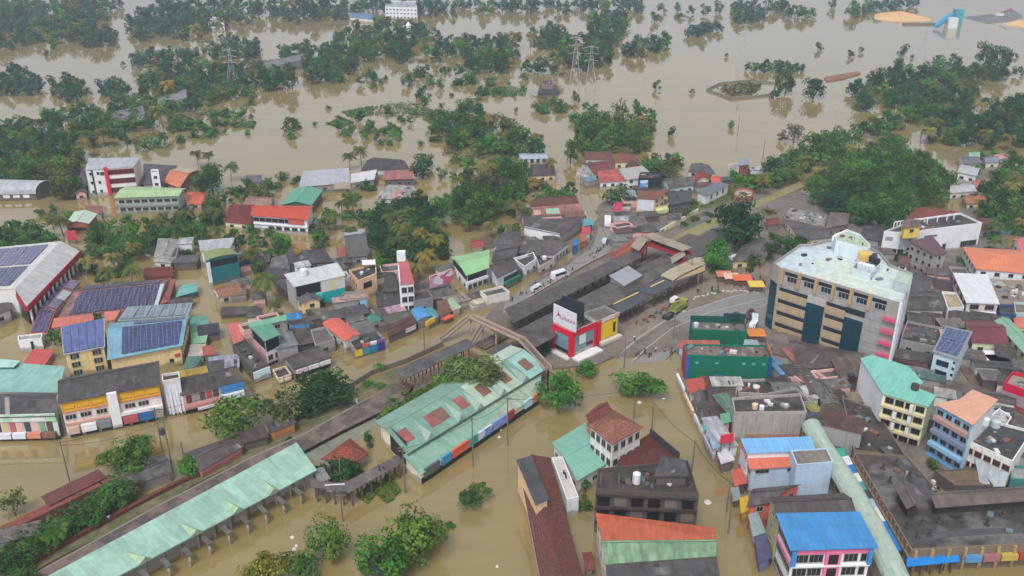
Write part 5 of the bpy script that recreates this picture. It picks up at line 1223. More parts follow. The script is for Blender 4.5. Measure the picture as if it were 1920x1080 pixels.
SLATE = metal((76, 80, 88), .3, 0, .6, 1.5)
b = canopy("station_canopy", "dark slate canopy along the front of the station building", "station canopy", (1226, 553, 1332, 503, 1296, 496, 1192, 545), 5.6, SLATE, IRON, 8, .3, roof='shed', over=1.2, base=.6)
b = canopy("station_canopy", "lower dark slate canopy next to the red cornered shop", "station canopy", (1163, 588, 1219, 557, 1192, 548, 1146, 574), 5.2, SLATE, IRON, 5, .3, roof='shed', over=1.0, base=.6)
b = bld("station_building", "long low station building with a dark grey roof and yellow trim", "station building", (1150, 572, 1300, 502, 1262, 490, 1112, 560), 7.4, roof='shed', rise=.4, rm=metal((92, 92, 94), .6), wm=CREAM, win=False)
for u0, u1 in ((.0, .3), (.45, .62)): roof_patch(b, 0, u0, u1, .0, .06, paint((206, 176, 106)), "yellow_trim", .25, .2)
b = bld("skylight_roof", "pale grey square sheet roof between the two long canopies", "roof", (1170, 536, 1205, 516, 1178, 499, 1142, 518), 7.6, roof='shed', rise=.2, rm=metal((156, 158, 164), .25), wm=GREYW, win=False, base=4)
# red roofed pedestrian bridge
fb = root("footbridge", U(1250, 480, 0), "red and tan covered footbridge with stairs over the station tracks", "footbridge")
TAN = metal((168, 152, 130), .4); REDF = paint((152, 46, 48)); REDO = paint((176, 90, 70))
def bridge(root_, pts, w, mat_roof, mat_side, roof_h=2.6, side_h=1.2, rname="roof", steps=True, roofed=True):
    for (x0, y0, z0), (x1, y1, z1) in pts:
        A, B = U(x0, y0, z0+roof_h), U(x1, y1, z1+roof_h); A.z -= roof_h; B.z -= roof_h
        m = MB(); m.beam(A-Vector((0, 0, .3)), B-Vector((0, 0, .3)), w, .3, CONC); m.build("deck", root_)
        d = B-A; d.z = 0; d.normalize(); n = Vector((-d.y, d.x, 0))*(w/2)
        for s in (-1, 1):
            m = MB(); m.beam(A+n*s, B+n*s, .15, side_h, mat_side)
            k = max(2, int((B-A).length/2.5))
            for i in range(k+1):
                p = A.lerp(B, i/k)+n*s; m.beam(p, p+Vector((0, 0, roof_h)), .16, .16, mat_side)
            m.build("side_truss", root_)
        if roofed:
            m = MB(); m.beam(A+Vector((0, 0, roof_h)), B+Vector((0, 0, roof_h)), w+.6, .2, mat_roof); m.build(rname, root_)
        k = max(1, int((B-A).length/9))
        for i in range(k+1):
            p = A.lerp(B, i/k)
            if p.z > 2:
                m = MB(); m.beam((p.x, p.y, 0), (p.x, p.y, p.z-.3), .4, .4, mat_side); m.build("pier", root_)
bridge(fb, [((1214, 440, 7), (1289, 468, 7)), ((1206, 446, 6.6), (1190, 467, 3.2)), ((1283, 474, 6.6), (1254, 492, 3.2))], 4.2, TAN, REDF)
bridge(fb, [((1208, 438, 7), (1148, 474, .8))], 3.6, metal((176, 104, 80), .4), REDO, roofed=False, side_h=1.5)
bridge(fb, [((1296, 487, 5.5), (1312, 492, 5.5)), ((1312, 490, 5.5), (1270, 509, 4.6)), ((1270, 509, 4.6), (1250, 522, 3.5))], 4.6, metal((176, 160, 130), .3), wall((206, 176, 136), .2), side_h=2.0)
f2 = root("footbridge", U(960, 640, 0), "pinkish beige concrete footbridge crossing to the terminal roof", "footbridge")
BEI = wall((166, 138, 122), .5)
bridge(f2, [((884, 590, 6), (978, 633, 6)), ((978, 633, 6), (1028, 688, 6))], 1.9, TAN, BEI, roofed=False, roof_h=.8, side_h=.75)
bridge(f2, [((882, 588, 6), (828, 632, 1.0)), ((905, 604, 6), (884, 640, 1.2)), ((1028, 688, 6), (1052, 704, 2.5))], 1.6, TAN, BEI, roofed=False, roof_h=.8, side_h=.7)
# railway lines
RAIL = paint((104, 94, 86)); BED = world_noise_mat("ballast", [(88, 80, 74), (112, 102, 94)], .4)
for pts in ([(900, 650), (985, 604), (1215, 488), (1300, 440)], [(930, 668), (1010, 622), (1090, 578)]):
    struct(strip("track_bed", pts, 4.2, .62, BED))
    rr = root("railway_track", U(pts[0][0], pts[0][1], .6), "pair of rails running between the station canopies, %s" % ("street side" if pts[0][0] == 900 else "terminal side"), "railway track")
    for s in (-.8, .8):
        m = MB()
        for a, c in zip(pts, pts[1:]):
            A, B = U(*a, .62), U(*c, .62); d = (B-A).normalized(); n = Vector((-d.y, d.x, 0))*s; m.beam(A+n, B+n, .14, .16, RAIL)
        m.build("rail", rr)

# ================================================================ red cornered shop with billboards
b = bld("shop_building", "corner shop framed in bright red with glass fronts and billboards on its roof", "shop building", (1072, 627, 1118, 607, 1090, 592, 1037, 610), yb=676, roof='flat', rm=CONC_D, wm=wall((176, 170, 166), .5), win=False)
H = b.h; RED = paint((204, 22, 52))
for e in (0, 3):
    panel(b, e, -.0, 1.0, H-.9, H+.75, RED, "red_band", .3)
panel(b, 0, 0, .1, .5, H-.9, RED, "red_pillar", .35); panel(b, 0, .9, 1, .5, H-.9, RED, "red_pillar", .35); panel(b, 3, .88, 1, .5, H-.9, RED, "red_pillar", .35); panel(b, 3, 0, .12, .5, H-.9, RED, "red_pillar", .35)
panel(b, 0, .1, .9, H*.25, H-.9, glass((122, 148, 156), .2), "glass_front", .12); panel(b, 3, .12, .88, H*.34, H-.9, glass((122, 148, 162), .2), "glass_front", .12)
panel(b, 0, .3, .55, H*.5, H*.82, paint((206, 216, 226)), "poster", .25); panel(b, 0, .6, .85, H*.33, H*.45, paint((110, 30, 50)), "poster", .25)
panel(b, 3, .12, .88, H*.2, H*.34, BLACK, "shop_opening", .15); panel(b, 0, .0, 1.0, .5, H*.14, paint((214, 210, 206)), "pavement_awning", 3.0); panel(b, 3, 0, 1, .5, H*.12, paint((206, 200, 198)), "pavement_awning", 1.6)
b2 = bld("shop_building", "shop with a bright yellow painted front beside the red framed corner", "shop building", (1120, 606, 1160, 590, 1134, 577, 1092, 591), yb=652, roof='flat', rm=CONC, wm=GREYW, win=False)
panel(b2, 0, .0, .16, .5, b2.h+.2, RED, "red_pillar", .3); panel(b2, 0, .18, .92, b2.h*.28, b2.h*.92, paint((226, 180, 24)), "yellow_front", .25); panel(b2, 0, .2, 1, b2.h*.95, b2.h+.9, banner(((190, 120, 120), (206, 200, 196), (206, 150, 130)), .6), "signboard", .3)
panel(b2, 0, .72, .84, b2.h*.4, b2.h*.8, paint((60, 46, 40)), "black_figure", .3); panel(b2, 0, .1, 1.05, b2.h*.1, b2.h*.22, paint((196, 186, 172)), "awning", 1.5)
o, A, B, d, n, pn = billboard("white rooftop billboard with a red star shaped figure on the red framed shop", (1038, 603, 1080, 624), (b.h+.9, b.h+6.4), paint((206, 204, 208)), text=None)
c0 = (A.lerp(B, .24))+n*.2+Vector((0, 0, 3.0)); m = MB(); r = .05
for a, l, w in ((95, 1.7, .5), (215, 1.6, .4), (325, 1.9, .35), (160, .6, .4), (20, .6, .4)):
    t = math.radians(a); e = c0+d*(math.cos(t)*l)+Vector((0, 0, math.sin(t)*l)); s = (d*(-math.sin(t))+Vector((0, 0, math.cos(t))))*w*.5
    P = [c0-s, e, c0+s]; m.poly(P, RED); m.poly(P[::-1], RED)
m.build("emblem", pn)
letter(pn, "LUNAXA", A.lerp(B, .64)+n*.18+Vector((0, 0, 2.6)), math.atan2(d.y, d.x), 1.15, (150, 70, 90), (B-A).length*.62)
billboard("dark backed rooftop billboard frame seen from behind", (1054, 590, 1094, 606), (b.h+1, b.h+7), glass((40, 48, 58), .5))

# ================================================================ office block
def office():
    b = bld("office_block", "large five storey office block with beige bands, dark glass bays and pink balconies", "office block",
            (1462, 506, 1692, 574, 1711, 517, 1668, 500, 1650, 478, 1600, 452, 1560, 452, 1520, 462, 1500, 462, 1450, 497), yb=622, roof='flat', rm=world_noise_mat("office_roof_deck", [(176, 190, 198), (192, 204, 204), (200, 206, 188), (206, 200, 170)], .035, .6, .3, .05, .5), wm=wall((146, 141, 136), .5), win=False, ph=.8)
    H = b.h; BE = wall((158, 138, 112), .5); WD = glass((44, 50, 56)); GT = glass((18, 62, 74), .12)
    st = H/5.3
    # attic: recessed windows between beige columns
    for i in range(6):
        u = .02+i*.145
        panel(b, 0, u, u+.022, H-st*1.05, H+.9, wall((168, 138, 98), .3), "beige_column", .5)
        panel(b, 0, u+.03, u+.14, H-st*.25, H+.05, BLACK, "painted_shade", .1)  # black strip paints in the shade of the attic recess
    windows(b, 0, 1, 6, 3.0, st*.45, H-st*.95, H-st*.1, .045, .915, fm=paint((170, 176, 184)), gm=WD)
    for (u0, u1, k) in ((.01, .27, 4), (.42, .585, 4)):
        for r in range(k):
            z = H-st*(1.35+r)
            panel(b, 0, u0, u1, z-st*.92, z-st*.32, BE, "beige_band", .28); panel(b, 0, u0+.01, u1, z-st*.3, z-st*.02, WD, "window_band", .08)
    panel(b, 0, .585, .74, H-st*1.75, H-st*1.3, WD, "window_band", .1)
    panel(b, 0, .27, .415, .3, H-st*1.9, GT, "glass_bay", .5); panel(b, 0, .59, .735, .3, H-st*2.1, GT, "glass_bay", .5)
    panel(b, 0, .27, .42, H-st*1.85, H-st*1.3, wall((158, 156, 154), .3), "grey_panel", .3)
    for r in range(5):
        z = H-st*(1.1+r*.95); panel(b, 0, .885, .985, z-st*.22, z, paint((196, 84, 110)), "pink_balcony", 1.2)
        panel(b, 0, .75, .88, z-st*.55, z-st*.1, wall((140, 138, 136), .5), "grey_panel", .1)
    e = len(b.wp)-1
    panel(b, e, .0, .9, .4, H-st*1.2, GT, "glass_side", .3)
    p, d, n, L = edge_frame(b, 0)
    panel(b, 0, .985, 1.0, .3, H+.9, wall((214, 214, 214), .2), "white_fin", 1.0)
    panel(b, 1, .0, 1.0, H*.05, H-.4, wall((196, 198, 200), .3), "side_cladding", .1); windows(b, 1, 5, 3, 1.6, 1.5)
    return b
ob = office(); OH = ob.h
bld("stair_house", "pale green topped stair house at the back of the office roof", "roof house", (1567, 454, 1627, 469, 1632, 463, 1612, 442, 1590, 434, 1564, 442), OH+4, roof='flat', rm=metal((176, 196, 160), .2), wm=wall((190, 200, 204), .3), win=False, base=OH, ph=.6)
garden_wall("pale raised sign frame at the back corner of the office roof", [(1562, 443), (1590, 430)], OH+3.4, OH+4.8, wall((206, 212, 214), .2), .6, "parapet_fin", "parapet")
b = bld("plant_enclosure", "walled plant enclosure sunk in the office roof with tanks inside", "roof enclosure", (1596, 508, 1632, 519, 1650, 500, 1612, 488), OH+1.2, roof='flat', rm=metal((130, 150, 150), .5), wm=wall((176, 186, 190), .3), win=False, base=OH, ph=1.0)
def tank(px, py, z, r, h, col, label, name="water_tank"):
    m = MB(); p = hit(px, py, z); K = paint(col, .4); m.cyl(p, r, r, h*.85, K, 14, False); m.cyl(p+Vector((0, 0, h*.85)), r, r*.35, h*.15, K, 14); m.cyl(p+Vector((0, 0, h*.4)), r*1.04, r*1.04, .1, K, 14, False)
    return tag(m.build(name, at=p), label, "water tank")
tank(1620, 487, OH+2, 1.9, 2.6, (206, 170, 96), "large ochre tank in the enclosure on the office roof")
for i in range(4): tank(1612+7*i, 503+2*i, OH+1.6, .9, 2.0, (206, 208, 212), "white tank in the row inside the office roof enclosure")["group"] = "white tanks on the office roof"
for i in range(3): tank(1632+6*i, 489+3*i, OH+1.6, .8, 1.8, (44, 48, 54), "black tank beside the ochre tank on the office roof")["group"] = "black tanks on the office roof"
bld("roof_hut", "low flat hut with dark slot at the right corner of the office roof", "roof house", (1678, 528, 1708, 536, 1711, 516, 1683, 509), OH+2.6, roof='flat', rm=metal((186, 202, 180), .3), wm=wall((150, 160, 160), .3), win=False, base=OH, ph=.2)

# ================================================================ right side town
b = bld("supermarket", "long white blank fronted supermarket with cluttered dark flat roof", "supermarket", (1657, 437, 1705, 440, 1735, 434, 1841, 421, 1800, 402, 1700, 416, 1690, 424), 9, roof='flat', rm=CONC_D, wm=wall((222, 222, 222), .3), win=False)
windows(b, 2, 1, 2, 3.5, 2.2, .6, 4.2, .68, .96, gm=BLACK); windows(b, 2, 1, 2, 1.5, 2.2, .6, 4, .2, .45, gm=BLACK); windows(b, 0, 1, 3, 2.0, 2.4, .6, 4, .1, .9, gm=BLACK)
panel(b, 0, .1, .4, 6.4, 7.8, paint((150, 146, 150)), "faded_sign", .08)
panel(b, 2, .0, .22, 6.6, 7.4, paint((120, 106, 110)), "faded_sign", .08)
bld("roof_house", "small yellow house with brown roof on the supermarket roof", "roof house", (1694, 427, 1728, 424, 1724, 412, 1690, 414), 13, roof='hip', rise=1.5, rm=metal((126, 108, 100), .6), wm=wall((214, 176, 84), .3), win='auto', base=8.8)
for i, (x, y) in enumerate(((1668, 428), (1675, 427), (1681, 426), (1687, 425), (1738, 419), (1757, 416), (1775, 413), (1788, 411))):
    m = MB(); p = hit(x, y, 7); m.tube([p, p+Vector((0, 0, 1.8)), p+Vector((.4, 0, 2.2)), p+Vector((1.0, 0, 2.1))], .22, WHITE); tag(m.build("vent_pipe", at=p), "white hooked vent pipe on the supermarket roof", "vent pipe", "vent pipes on the supermarket roof")
bld("house", "large house with a red brown hipped tile roof behind the supermarket", "house", (1703, 416, 1778, 413, 1797, 396, 1706, 388), 8, roof='hip', rise=2.6, rm=tile((136, 78, 66), .3), wm=wall((120, 90, 80), .5))
bld("house", "brown gabled roof right of the white supermarket", "house", (1838, 432, 1873, 426, 1862, 408, 1834, 410), 5, rise=1.5, rm=tile((126, 78, 70), .4), wm=GREYW)
bld("shed", "teal green tent like shed at the right of the supermarket", "shed", (1872, 437, 1898, 436, 1896, 426, 1870, 427), 3, rise=1, rm=metal((50, 120, 104), .3), wm=GREYW, win=False)
b = bld("house", "tall bare concrete house with a maroon sheet roof", "house", (1753, 479, 1776, 475, 1748, 447, 1703, 456), yb=524, roof='shed', rise=.8, rm=metal((106, 72, 76), .3), wm=wall((146, 140, 134), .9), win=False)
windows(b, 3, 3, 4, 1.2, 1.2, gm=BLACK); windows(b, 0, 3, 1, 1.2, 1.2, gm=BLACK)
bld("house", "small white house with maroon roof squeezed behind the office block", "house", (1682, 496, 1703, 500, 1708, 486, 1685, 480), 6.5, roof='shed', rise=.5, rm=metal((120, 78, 80), .5), wm=WHITE)
b = bld("house", "big house with a bright orange roof and white side walls", "house", (1830, 504, 1940, 514, 1930, 470, 1805, 463), yb=536, roof='hip', ax='x', rise=2.2, rm=metal((226, 124, 82), .15), wm=wall((210, 208, 204), .3), win='auto')
bld("house", "house with a pinkish red roof at the right edge behind the orange roof", "house", (1915, 472, 1975, 474, 1960, 444, 1893, 446), 8, roof='gable', rise=1.5, rm=metal((214, 104, 104), .2), wm=wall((206, 190, 190), .3))
b = bld("house", "house with a large clean white flat roof and dark windows", "house", (1812, 567, 1875, 570, 1851, 517, 1786, 514), yb=602, roof='shed', rise=.5, rm=metal((214, 214, 214), .12), wm=wall((186, 176, 166), .5), win=False)
for e in (0, 3): windows(b, e, 2, 2 if e == 0 else 4, 2.6, 1.6, gm=BLACK)
panel(b, 0, 0, 1, b.h*.44, b.h*.52, WHITE, "floor_band", .5); panel(b, 0, .4, .55, .4, b.h*.42, WHITE, "pillar", .3)
b = bld("shop", "blue shop front right of the white flat roofed house", "shop", (1874, 592, 1905, 594, 1904, 576, 1872, 574), 5, roof='flat', rm=CONC_D, wm=wall((40, 70, 110), .3), win='auto')
bld("shop", "pale teal walled shop at the right edge below the orange house", "shop", (1903, 590, 1950, 592, 1945, 572, 1900, 570), 5.5, roof='flat', rm=conc((126, 112, 104)), wm=wall((150, 176, 172), .4), win='auto')
bld("house", "half built brown brick shell below the big orange roof", "house", (1862, 572, 1945, 572, 1938, 530, 1848, 527), 5, roof='flat', rm=world_noise_mat("rubble_floor", [(120, 100, 88), (150, 134, 120), (92, 80, 72)], .3), wm=wall((150, 128, 112), .9), win='auto')
bld("house", "dark roofed house right behind the office block corner", "house", (1708, 548, 1754, 546, 1745, 521, 1712, 518), 6, roof='shed', rise=.5, rm=metal((92, 90, 90), .7), wm=GREYW)
b = bld("house", "white walled house with a weathered brown roof edged in pink", "house", (1698, 580, 1772, 582, 1763, 548, 1706, 545), yb=604, rise=1.2, rm=metal((100, 92, 84), .9), wm=wall((206, 196, 184), .5))
bld("house", "cream building with a stained yellowish flat roof next to the pink edged roof", "house", (1776, 582, 1807, 579, 1792, 552, 1765, 550), yb=604, roof='flat', rm=conc((176, 160, 130), .7), wm=wall((206, 202, 196), .4))
bld("shed", "low white edged roof in the row below the weathered brown roof", "shed", (1766, 614, 1812, 614, 1800, 599, 1752, 599), 5, roof='shed', rise=.5, rm=metal((146, 126, 118), .6), wm=GREYW, win='auto')
bld("house", "dark stained concrete roof right beside the office block", "house", (1688, 640, 1760, 655, 1766, 618, 1700, 605), 5, roof='flat', rm=conc((86, 80, 76), 1), wm=GREYW, win='auto')
bld("shed", "dark red fronted low shop row below the office balconies", "shop", (1680, 676, 1738, 690, 1742, 676, 1686, 662), 4.5, roof='shed', rise=.4, rm=metal((108, 58, 62), .6), wm=wall((130, 50, 60), .4), win='auto')
b = bld("house", "long cream house with a maroon roof in two slopes", "house", (1822, 642, 1892, 645, 1874, 601, 1806, 601), yb=668, rise=1.5, rm=metal((126, 58, 66), .3), wm=wall((214, 204, 170), .3), win='auto')
b = bld("hall", "long cream hall with a slim mint green roof running to the right edge", "hall", (1925, 668, 1950, 655, 1892, 597, 1864, 601), 6.5, ax='y', rise=.8, rm=metal((134, 180, 150), .2), wm=wall((206, 196, 160), .4), win='auto')
bld("house", "small yellow house with an orange roof at the right edge", "house", (1904, 614, 1940, 614, 1938, 592, 1900, 596), 5, roof='hip', rise=1.2, rm=metal((220, 116, 84), .2), wm=wall((214, 180, 110), .3))
b = bld("office_tower", "slim pale blue tower with solar panels on its tilted roof", "office tower", (1748, 659, 1797, 674, 1823, 626, 1772, 615), yb=716, roof='shed', rise=.7, rm=metal((140, 146, 160), .2), wm=wall((172, 190, 196), .3), win=False)
for i in range(3):
    for j in range(2): roof_patch(b, 0, .08+.29*i, .34+.29*i, .08+.44*j, .48+.44*j, solar((66, 78, 112), (150, 160, 186), 1.2, 1.6))
for r in (.30, .62): panel(b, 0, .18, .72, b.h*r, b.h*(r+.17), glass((30, 48, 62)), "window_band", .12)
for r in (.2, .4, .6, .8): panel(b, 0, .88, .98, b.h*r, b.h*(r+.08), glass((30, 40, 50)), "vent_window", .1)
m = MB(); p, d, n, L = edge_frame(b, 0); c = p+d*(L*.42)+n*.12+Vector((0, 0, b.h*.17)); P = [c+d*(math.cos(t*.5236)*1.0)+Vector((0, 0, math.sin(t*.5236)*1.0)) for t in range(12)]; m.poly(P, glass((30, 48, 62))); m.build("round_window", b.o)
b = bld("apartment_block", "cream four storey apartment block with a mint roof and blank white side wall", "apartment block",
        (1655, 738, 1741, 763, 1756, 741, 1719, 727, 1731, 717, 1705, 687, 1636, 665, 1613, 672), yb=818, roof='sheet', rm=metal((120, 196, 176), .15), wm=wall((216, 200, 158), .4), win=False, over=.35)
H = b.h; e7 = len(b.wp)-1
panel(b, e7, 0, 1, .3, H-.3, wall((206, 206, 204), .35), "white_side_wall", .1)
for r in range(4): windows(b, 0, 1, 4, 1.9, 1.5, H*r/4, H*(r+1)/4, .04, .98, fm=paint((90, 84, 78)), gm=BLACK)
for r in (1, 2, 3): panel(b, 0, .0, 1, H*r/4-.25, H*r/4+.1, wall((176, 160, 130), .6), "floor_band", .9)
for r in range(3): panel(b, 0, .3, .38, H*(r+.15)/4, H*(r+.8)/4, wall((196, 198, 190), .3), "balcony", .9); panel(b, 0, .64, .72, H*(r+1.1)/4, H*(r+1.75)/4, wall((196, 198, 190), .3), "balcony", .9)
b = bld("apartment_block", "blue apartment block with painted balconies under a peach roof", "apartment block", (1753, 757, 1825, 797, 1872, 749, 1823, 730, 1800, 748), yb=850, roof='sheet', rm=metal((226, 160, 128), .12), wm=wall((110, 158, 194), .5), win=False, over=.4)
H = b.h
for r in range(4):
    windows(b, 0, 1, 4, 1.6, 1.3, H*r/4, H*(r+1)/4, gm=BLACK)
    panel(b, 0, .02, .98, H*r/4-.2, H*r/4+.75, paint([(84, 140, 184), (140, 180, 206), (120, 128, 150), (176, 136, 126)][r]), "balcony", 1.0)
panel(b, 1, 0, 1, .4, H-.3, wall((186, 190, 194), .5), "side_wall", .08)
b = bld("shop_building", "red shop building with a grey window band at the right edge", "shop building", (1881, 723, 1945, 747, 1960, 718, 1898, 702), yb=762, roof='flat', rm=conc((150, 138, 130), .5), wm=wall((178, 26, 56), .2), win=False, ph=1.0)
H = b.h; panel(b, 0, 0, 1, H*.35, H*.8, wall((140, 120, 126), .3), "grey_band", .1); windows(b, 0, 1, 3, 2.6, 1.4, H*.35, H*.6, gm=glass((150, 156, 160)))
b2 = panel(b, 0, .12, 1, H*.05, H*.22, paint((186, 24, 54)), "signboard", .4)
b = bld("apartment_block", "stained white block with dark flat roof at the lower right", "apartment block", (1812, 829, 1898, 869, 1935, 812, 1836, 786), yb=876, roof='flat', rm=conc((76, 76, 76), .9), wm=wall((206, 200, 196), .8), win=False, ph=.6)
windows(b, 0, 2, 5, 1.6, 1.4, fm=paint((150, 96, 76)), gm=BLACK)
for u in (.3, .6): panel(b, 0, u, u+.06, b.h*.1, b.h*.5, paint((140, 84, 66)), "rust_panel", .06)
bld("lean_to", "long slanted white sheet roof in front of the stained white block", "shed", (1838, 913, 1884, 912, 1893, 880, 1822, 848), 4, roof='shed', rise=1.4, rm=metal((176, 182, 184), .4), wm=GREYW, win=False)
bld("shop", "small teal walled shop at the right edge under the stained white block", "shop", (1894, 902, 1950, 906, 1945, 880, 1893, 876), 4.5, roof='flat', rm=conc((150, 150, 146)), wm=wall((60, 120, 116), .4), win='auto')
bld("house", "white cluttered house between the peach roof and the red shop", "house", (1838, 800, 1880, 812, 1896, 786, 1872, 770), 5, roof='flat', rm=conc((160, 158, 154), .9), wm=WHITE, win='auto')
for i, (x, y, c) in enumerate(((1845, 690, (206, 206, 210)), (1862, 682, (214, 214, 216)), (1880, 690, (60, 62, 70)))):
    m = MB(); p = U(x, y, .8); m.box(p, 4.6, 5.5, 2.2, paint(c)); m.prism([(p.x-2.6, p.y-3.1), (p.x+2.6, p.y-3.1), (p.x+2.6, p.y+3.1), (p.x-2.6, p.y+3.1)], 3.05, 3.2, paint(c), bottom=True)
    tag(m.build("storage_shed", at=p), ["white storage shed at the edge of the brown yard", "second white storage shed closest to the cream hall", "dark storage shed at the right of the brown yard"][i], "storage shed")

# ---- old quarter between the green netted houses and the apartments
bld("hall", "large grey brown patched hall roof right below the office block", "hall", (1500, 692, 1560, 688, 1624, 663, 1478, 636), 5.5, roof='hip', rise=1.5, rm=metal((106, 96, 90), .9, .3), wm=GREYW, win='auto')
bld("house", "brown box roofed house beside the blank white apartment wall", "house", (1578, 714, 1616, 704, 1620, 664, 1556, 676), 6, roof='shed', rise=.6, rm=metal((116, 100, 90), .7, .2), wm=wall((124, 92, 84), .6), win=False)
b = bld("house", "narrow house with a striped grey roof and yellow front wall", "house", (1543, 757, 1583, 766, 1551, 712, 1516, 717), 5, ax='y', rise=.8, rm=metal((126, 120, 114), .9, 0, .6, 1.8), wm=wall((206, 176, 90), .4), win='auto')
bld("house", "narrow reddish roofed house in the alley left of the yellow front", "house", (1516, 742, 1534, 740, 1502, 690, 1488, 694), 5, ax='y', rise=.7, rm=metal((130, 104, 98), .8, .4), wm=wall((176, 130, 124), .6), win=False)
bld("house", "slim rusty red alley roof beside the green netted house", "house", (1484, 742, 1496, 740, 1478, 702, 1466, 704), 4, roof='shed', rise=.3, rm=metal((140, 70, 66), .6), wm=GREYW, win=False)
bld("house", "flat grey roofed house with clutter in the old quarter", "house", (1460, 770, 1500, 768, 1492, 745, 1452, 745), 5, roof='flat', rm=CONC, wm=OFFW, win='auto')
bld("market_wing", "long dark flat roofed arm of the market beside the arched canopy", "market hall", (1600, 846, 1700, 860, 1642, 770, 1578, 745), 5.4, roof='flat', rm=conc((80, 74, 68), .9), wm=wall((112, 98, 84), .8), win=False, ph=.4)
NET = conc((16, 112, 86), .25)
b = bld("netted_house", "flat house wrapped in green netting with a red left end and blue edge", "house", (1289, 669, 1446, 673, 1437, 650, 1283, 648), yb=712, roof='flat', rm=metal((146, 126, 116), .8, .5), wm=NET, win=False, ph=.5)
panel(b, 3, 0, 1, .3, b.h+.4, paint((150, 40, 62)), "red_end", .3); panel(b, 0, -.01, .03, .3, b.h+.3, paint((36, 90, 160)), "blue_edge", .4); panel(b, 0, .975, 1.01, .3, b.h+.5, paint((30, 70, 130)), "blue_edge", .4); panel(b, 1, .0, 1, b.h-2, b.h+1.2, paint((214, 90, 70)), "red_edge", .2)
panel(b, 0, .33, .46, b.h*.12, b.h*.26, paint((36, 120, 170)), "blue_patch", .1)
for u in (.1, .34, .66, .78, .9): panel(b, 0, u, u+.04, b.h*.72, b.h*.8, paint((90, 160, 150)), "pale_patch", .1)
b = bld("netted_house", "second green netted house behind, with a raised green back wall", "house", (1297, 621, 1401, 625, 1396, 606, 1294, 603), yb=655, roof='flat', rm=CONC, wm=conc((20, 104, 76), .25), win=False, ph=.6)
panel(b, 2, .4, 1, b.h, b.h+2, conc((24, 84, 74), .3), "raised_back", .3, -.3); panel(b, 2, .0, .4, b.h, b.h+3, conc((36, 76, 72), .3), "raised_back", .3, -.3)
bld("shop", "low shop with a salmon and brown roof between the two netted houses", "shop", (1270, 651, 1352, 652, 1348, 640, 1276, 639), 5, roof='shed', rise=.3, rm=metal((210, 106, 84), .5), wm=wall((160, 176, 186), .5), win=False)
bld("shed", "pale blue grey roofed shed at the right of the salmon and brown roof", "shed", (1392, 652, 1428, 653, 1420, 640, 1396, 638), 5, roof='shed', rise=.4, rm=metal((150, 168, 172), .3), wm=GREYW, win=False)
bld("house", "bright red and dark brown roof in front of the netted house", "house", (1293, 739, 1326, 730, 1318, 711, 1286, 714), 5, roof='shed', rise=.5, rm=metal((192, 78, 64), .3), wm=WHITE, win='auto')
bld("house", "dark brown wide roof right of the bright red one by the water", "house", (1330, 762, 1378, 750, 1380, 722, 1320, 720), 5, rise=1.0, rm=metal((96, 74, 70), .7, .3), wm=GREYW, win=False)
bld("house", "grey brown strip roof along the flooded street", "house", (1314, 795, 1343, 787, 1322, 732, 1300, 738), 5, ax='y', rise=.9, rm=metal((112, 100, 94), .9), wm=wall((206, 200, 196), .4), win='auto')
bld("shop", "shop with a bright turquoise canopy on the flooded street", "shop", (1320, 808, 1344, 800, 1340, 788, 1316, 795), 4.6, roof='shed', rise=.4, rm=metal((66, 166, 172), .2), wm=GREYW, win=False)
bld("shop", "shop with a small green roof behind the turquoise canopy", "shop", (1352, 795, 1372, 790, 1368, 776, 1350, 779), 6, roof='shed', rise=.4, rm=metal((110, 172, 136), .3), wm=PINK, win=False)
bld("shop", "pale blue roofed shop below the turquoise canopy", "shop", (1336, 842, 1362, 836, 1352, 806, 1326, 812), 4.6, roof='shed', rise=.4, rm=metal((150, 184, 206), .4), wm=OFFW, win='auto')
b = bld("house", "small bare concrete house with cluttered roof behind the long concrete wall", "house", (1384, 740, 1454, 744, 1444, 714, 1378, 716), yb=760, roof='flat', rm=CONC_D, wm=wall((150, 146, 140), .9), win=False)
b = bld("house", "large bare concrete building with a stained blank front wall", "house", (1377, 778, 1512, 776, 1500, 742, 1372, 750), yb=830, roof='flat', rm=conc((90, 84, 80), .9), wm=wall((150, 144, 138), 1.0), win=False)
panel(b, 0, .2, .95, .3, b.h*.3, wall((150, 116, 104), .8), "reddish_patch", .06)
b = bld("house", "building with a light blue sheet roof and a red and white poster side", "house", (1400, 850, 1530, 845, 1520, 821, 1388, 825), 9, roof='shed', rise=.4, rm=metal((110, 176, 224), .12), wm=wall((206, 206, 206), .3), win=False)
panel(b, 3, 0, 1, 1, 9, banner(((206, 206, 212), (196, 60, 90), (206, 120, 140), (206, 206, 212), (110, 110, 140)), .35), "poster", .3)
b = bld("house", "blue grey walled building with a salmon orange roof", "house", (1406, 880, 1494, 874, 1481, 845, 1396, 850), yb=932, roof='shed', rise=.5, rm=metal((222, 108, 80), .15), wm=wall((160, 176, 190), .3), win=False)
windows(b, 0, 1, 1, 3, .9, b.h*.7, b.h, .12, .4, gm=BLACK); windows(b, 0, 1, 1, 1.2, .9, b.h*.7, b.h, .86, .96, gm=BLACK); windows(b, 3, 2, 2, 1.5, 1.3, gm=BLACK)
bld("house", "blank pale blue box wing with a stained top beside the salmon orange roof", "house", (1494, 874, 1562, 868, 1550, 842, 1482, 846), 9.5, roof='flat', rm=conc((130, 120, 110), .7), wm=wall((156, 176, 194), .3), win=False, ph=.3)
bld("house", "building with a grey brown roof and white gable in the row by the water", "house", (1400, 950, 1448, 942, 1502, 908, 1412, 916), 8, rise=1.2, rm=metal((96, 88, 86), .7), wm=wall((190, 96, 90), .4), win='auto')
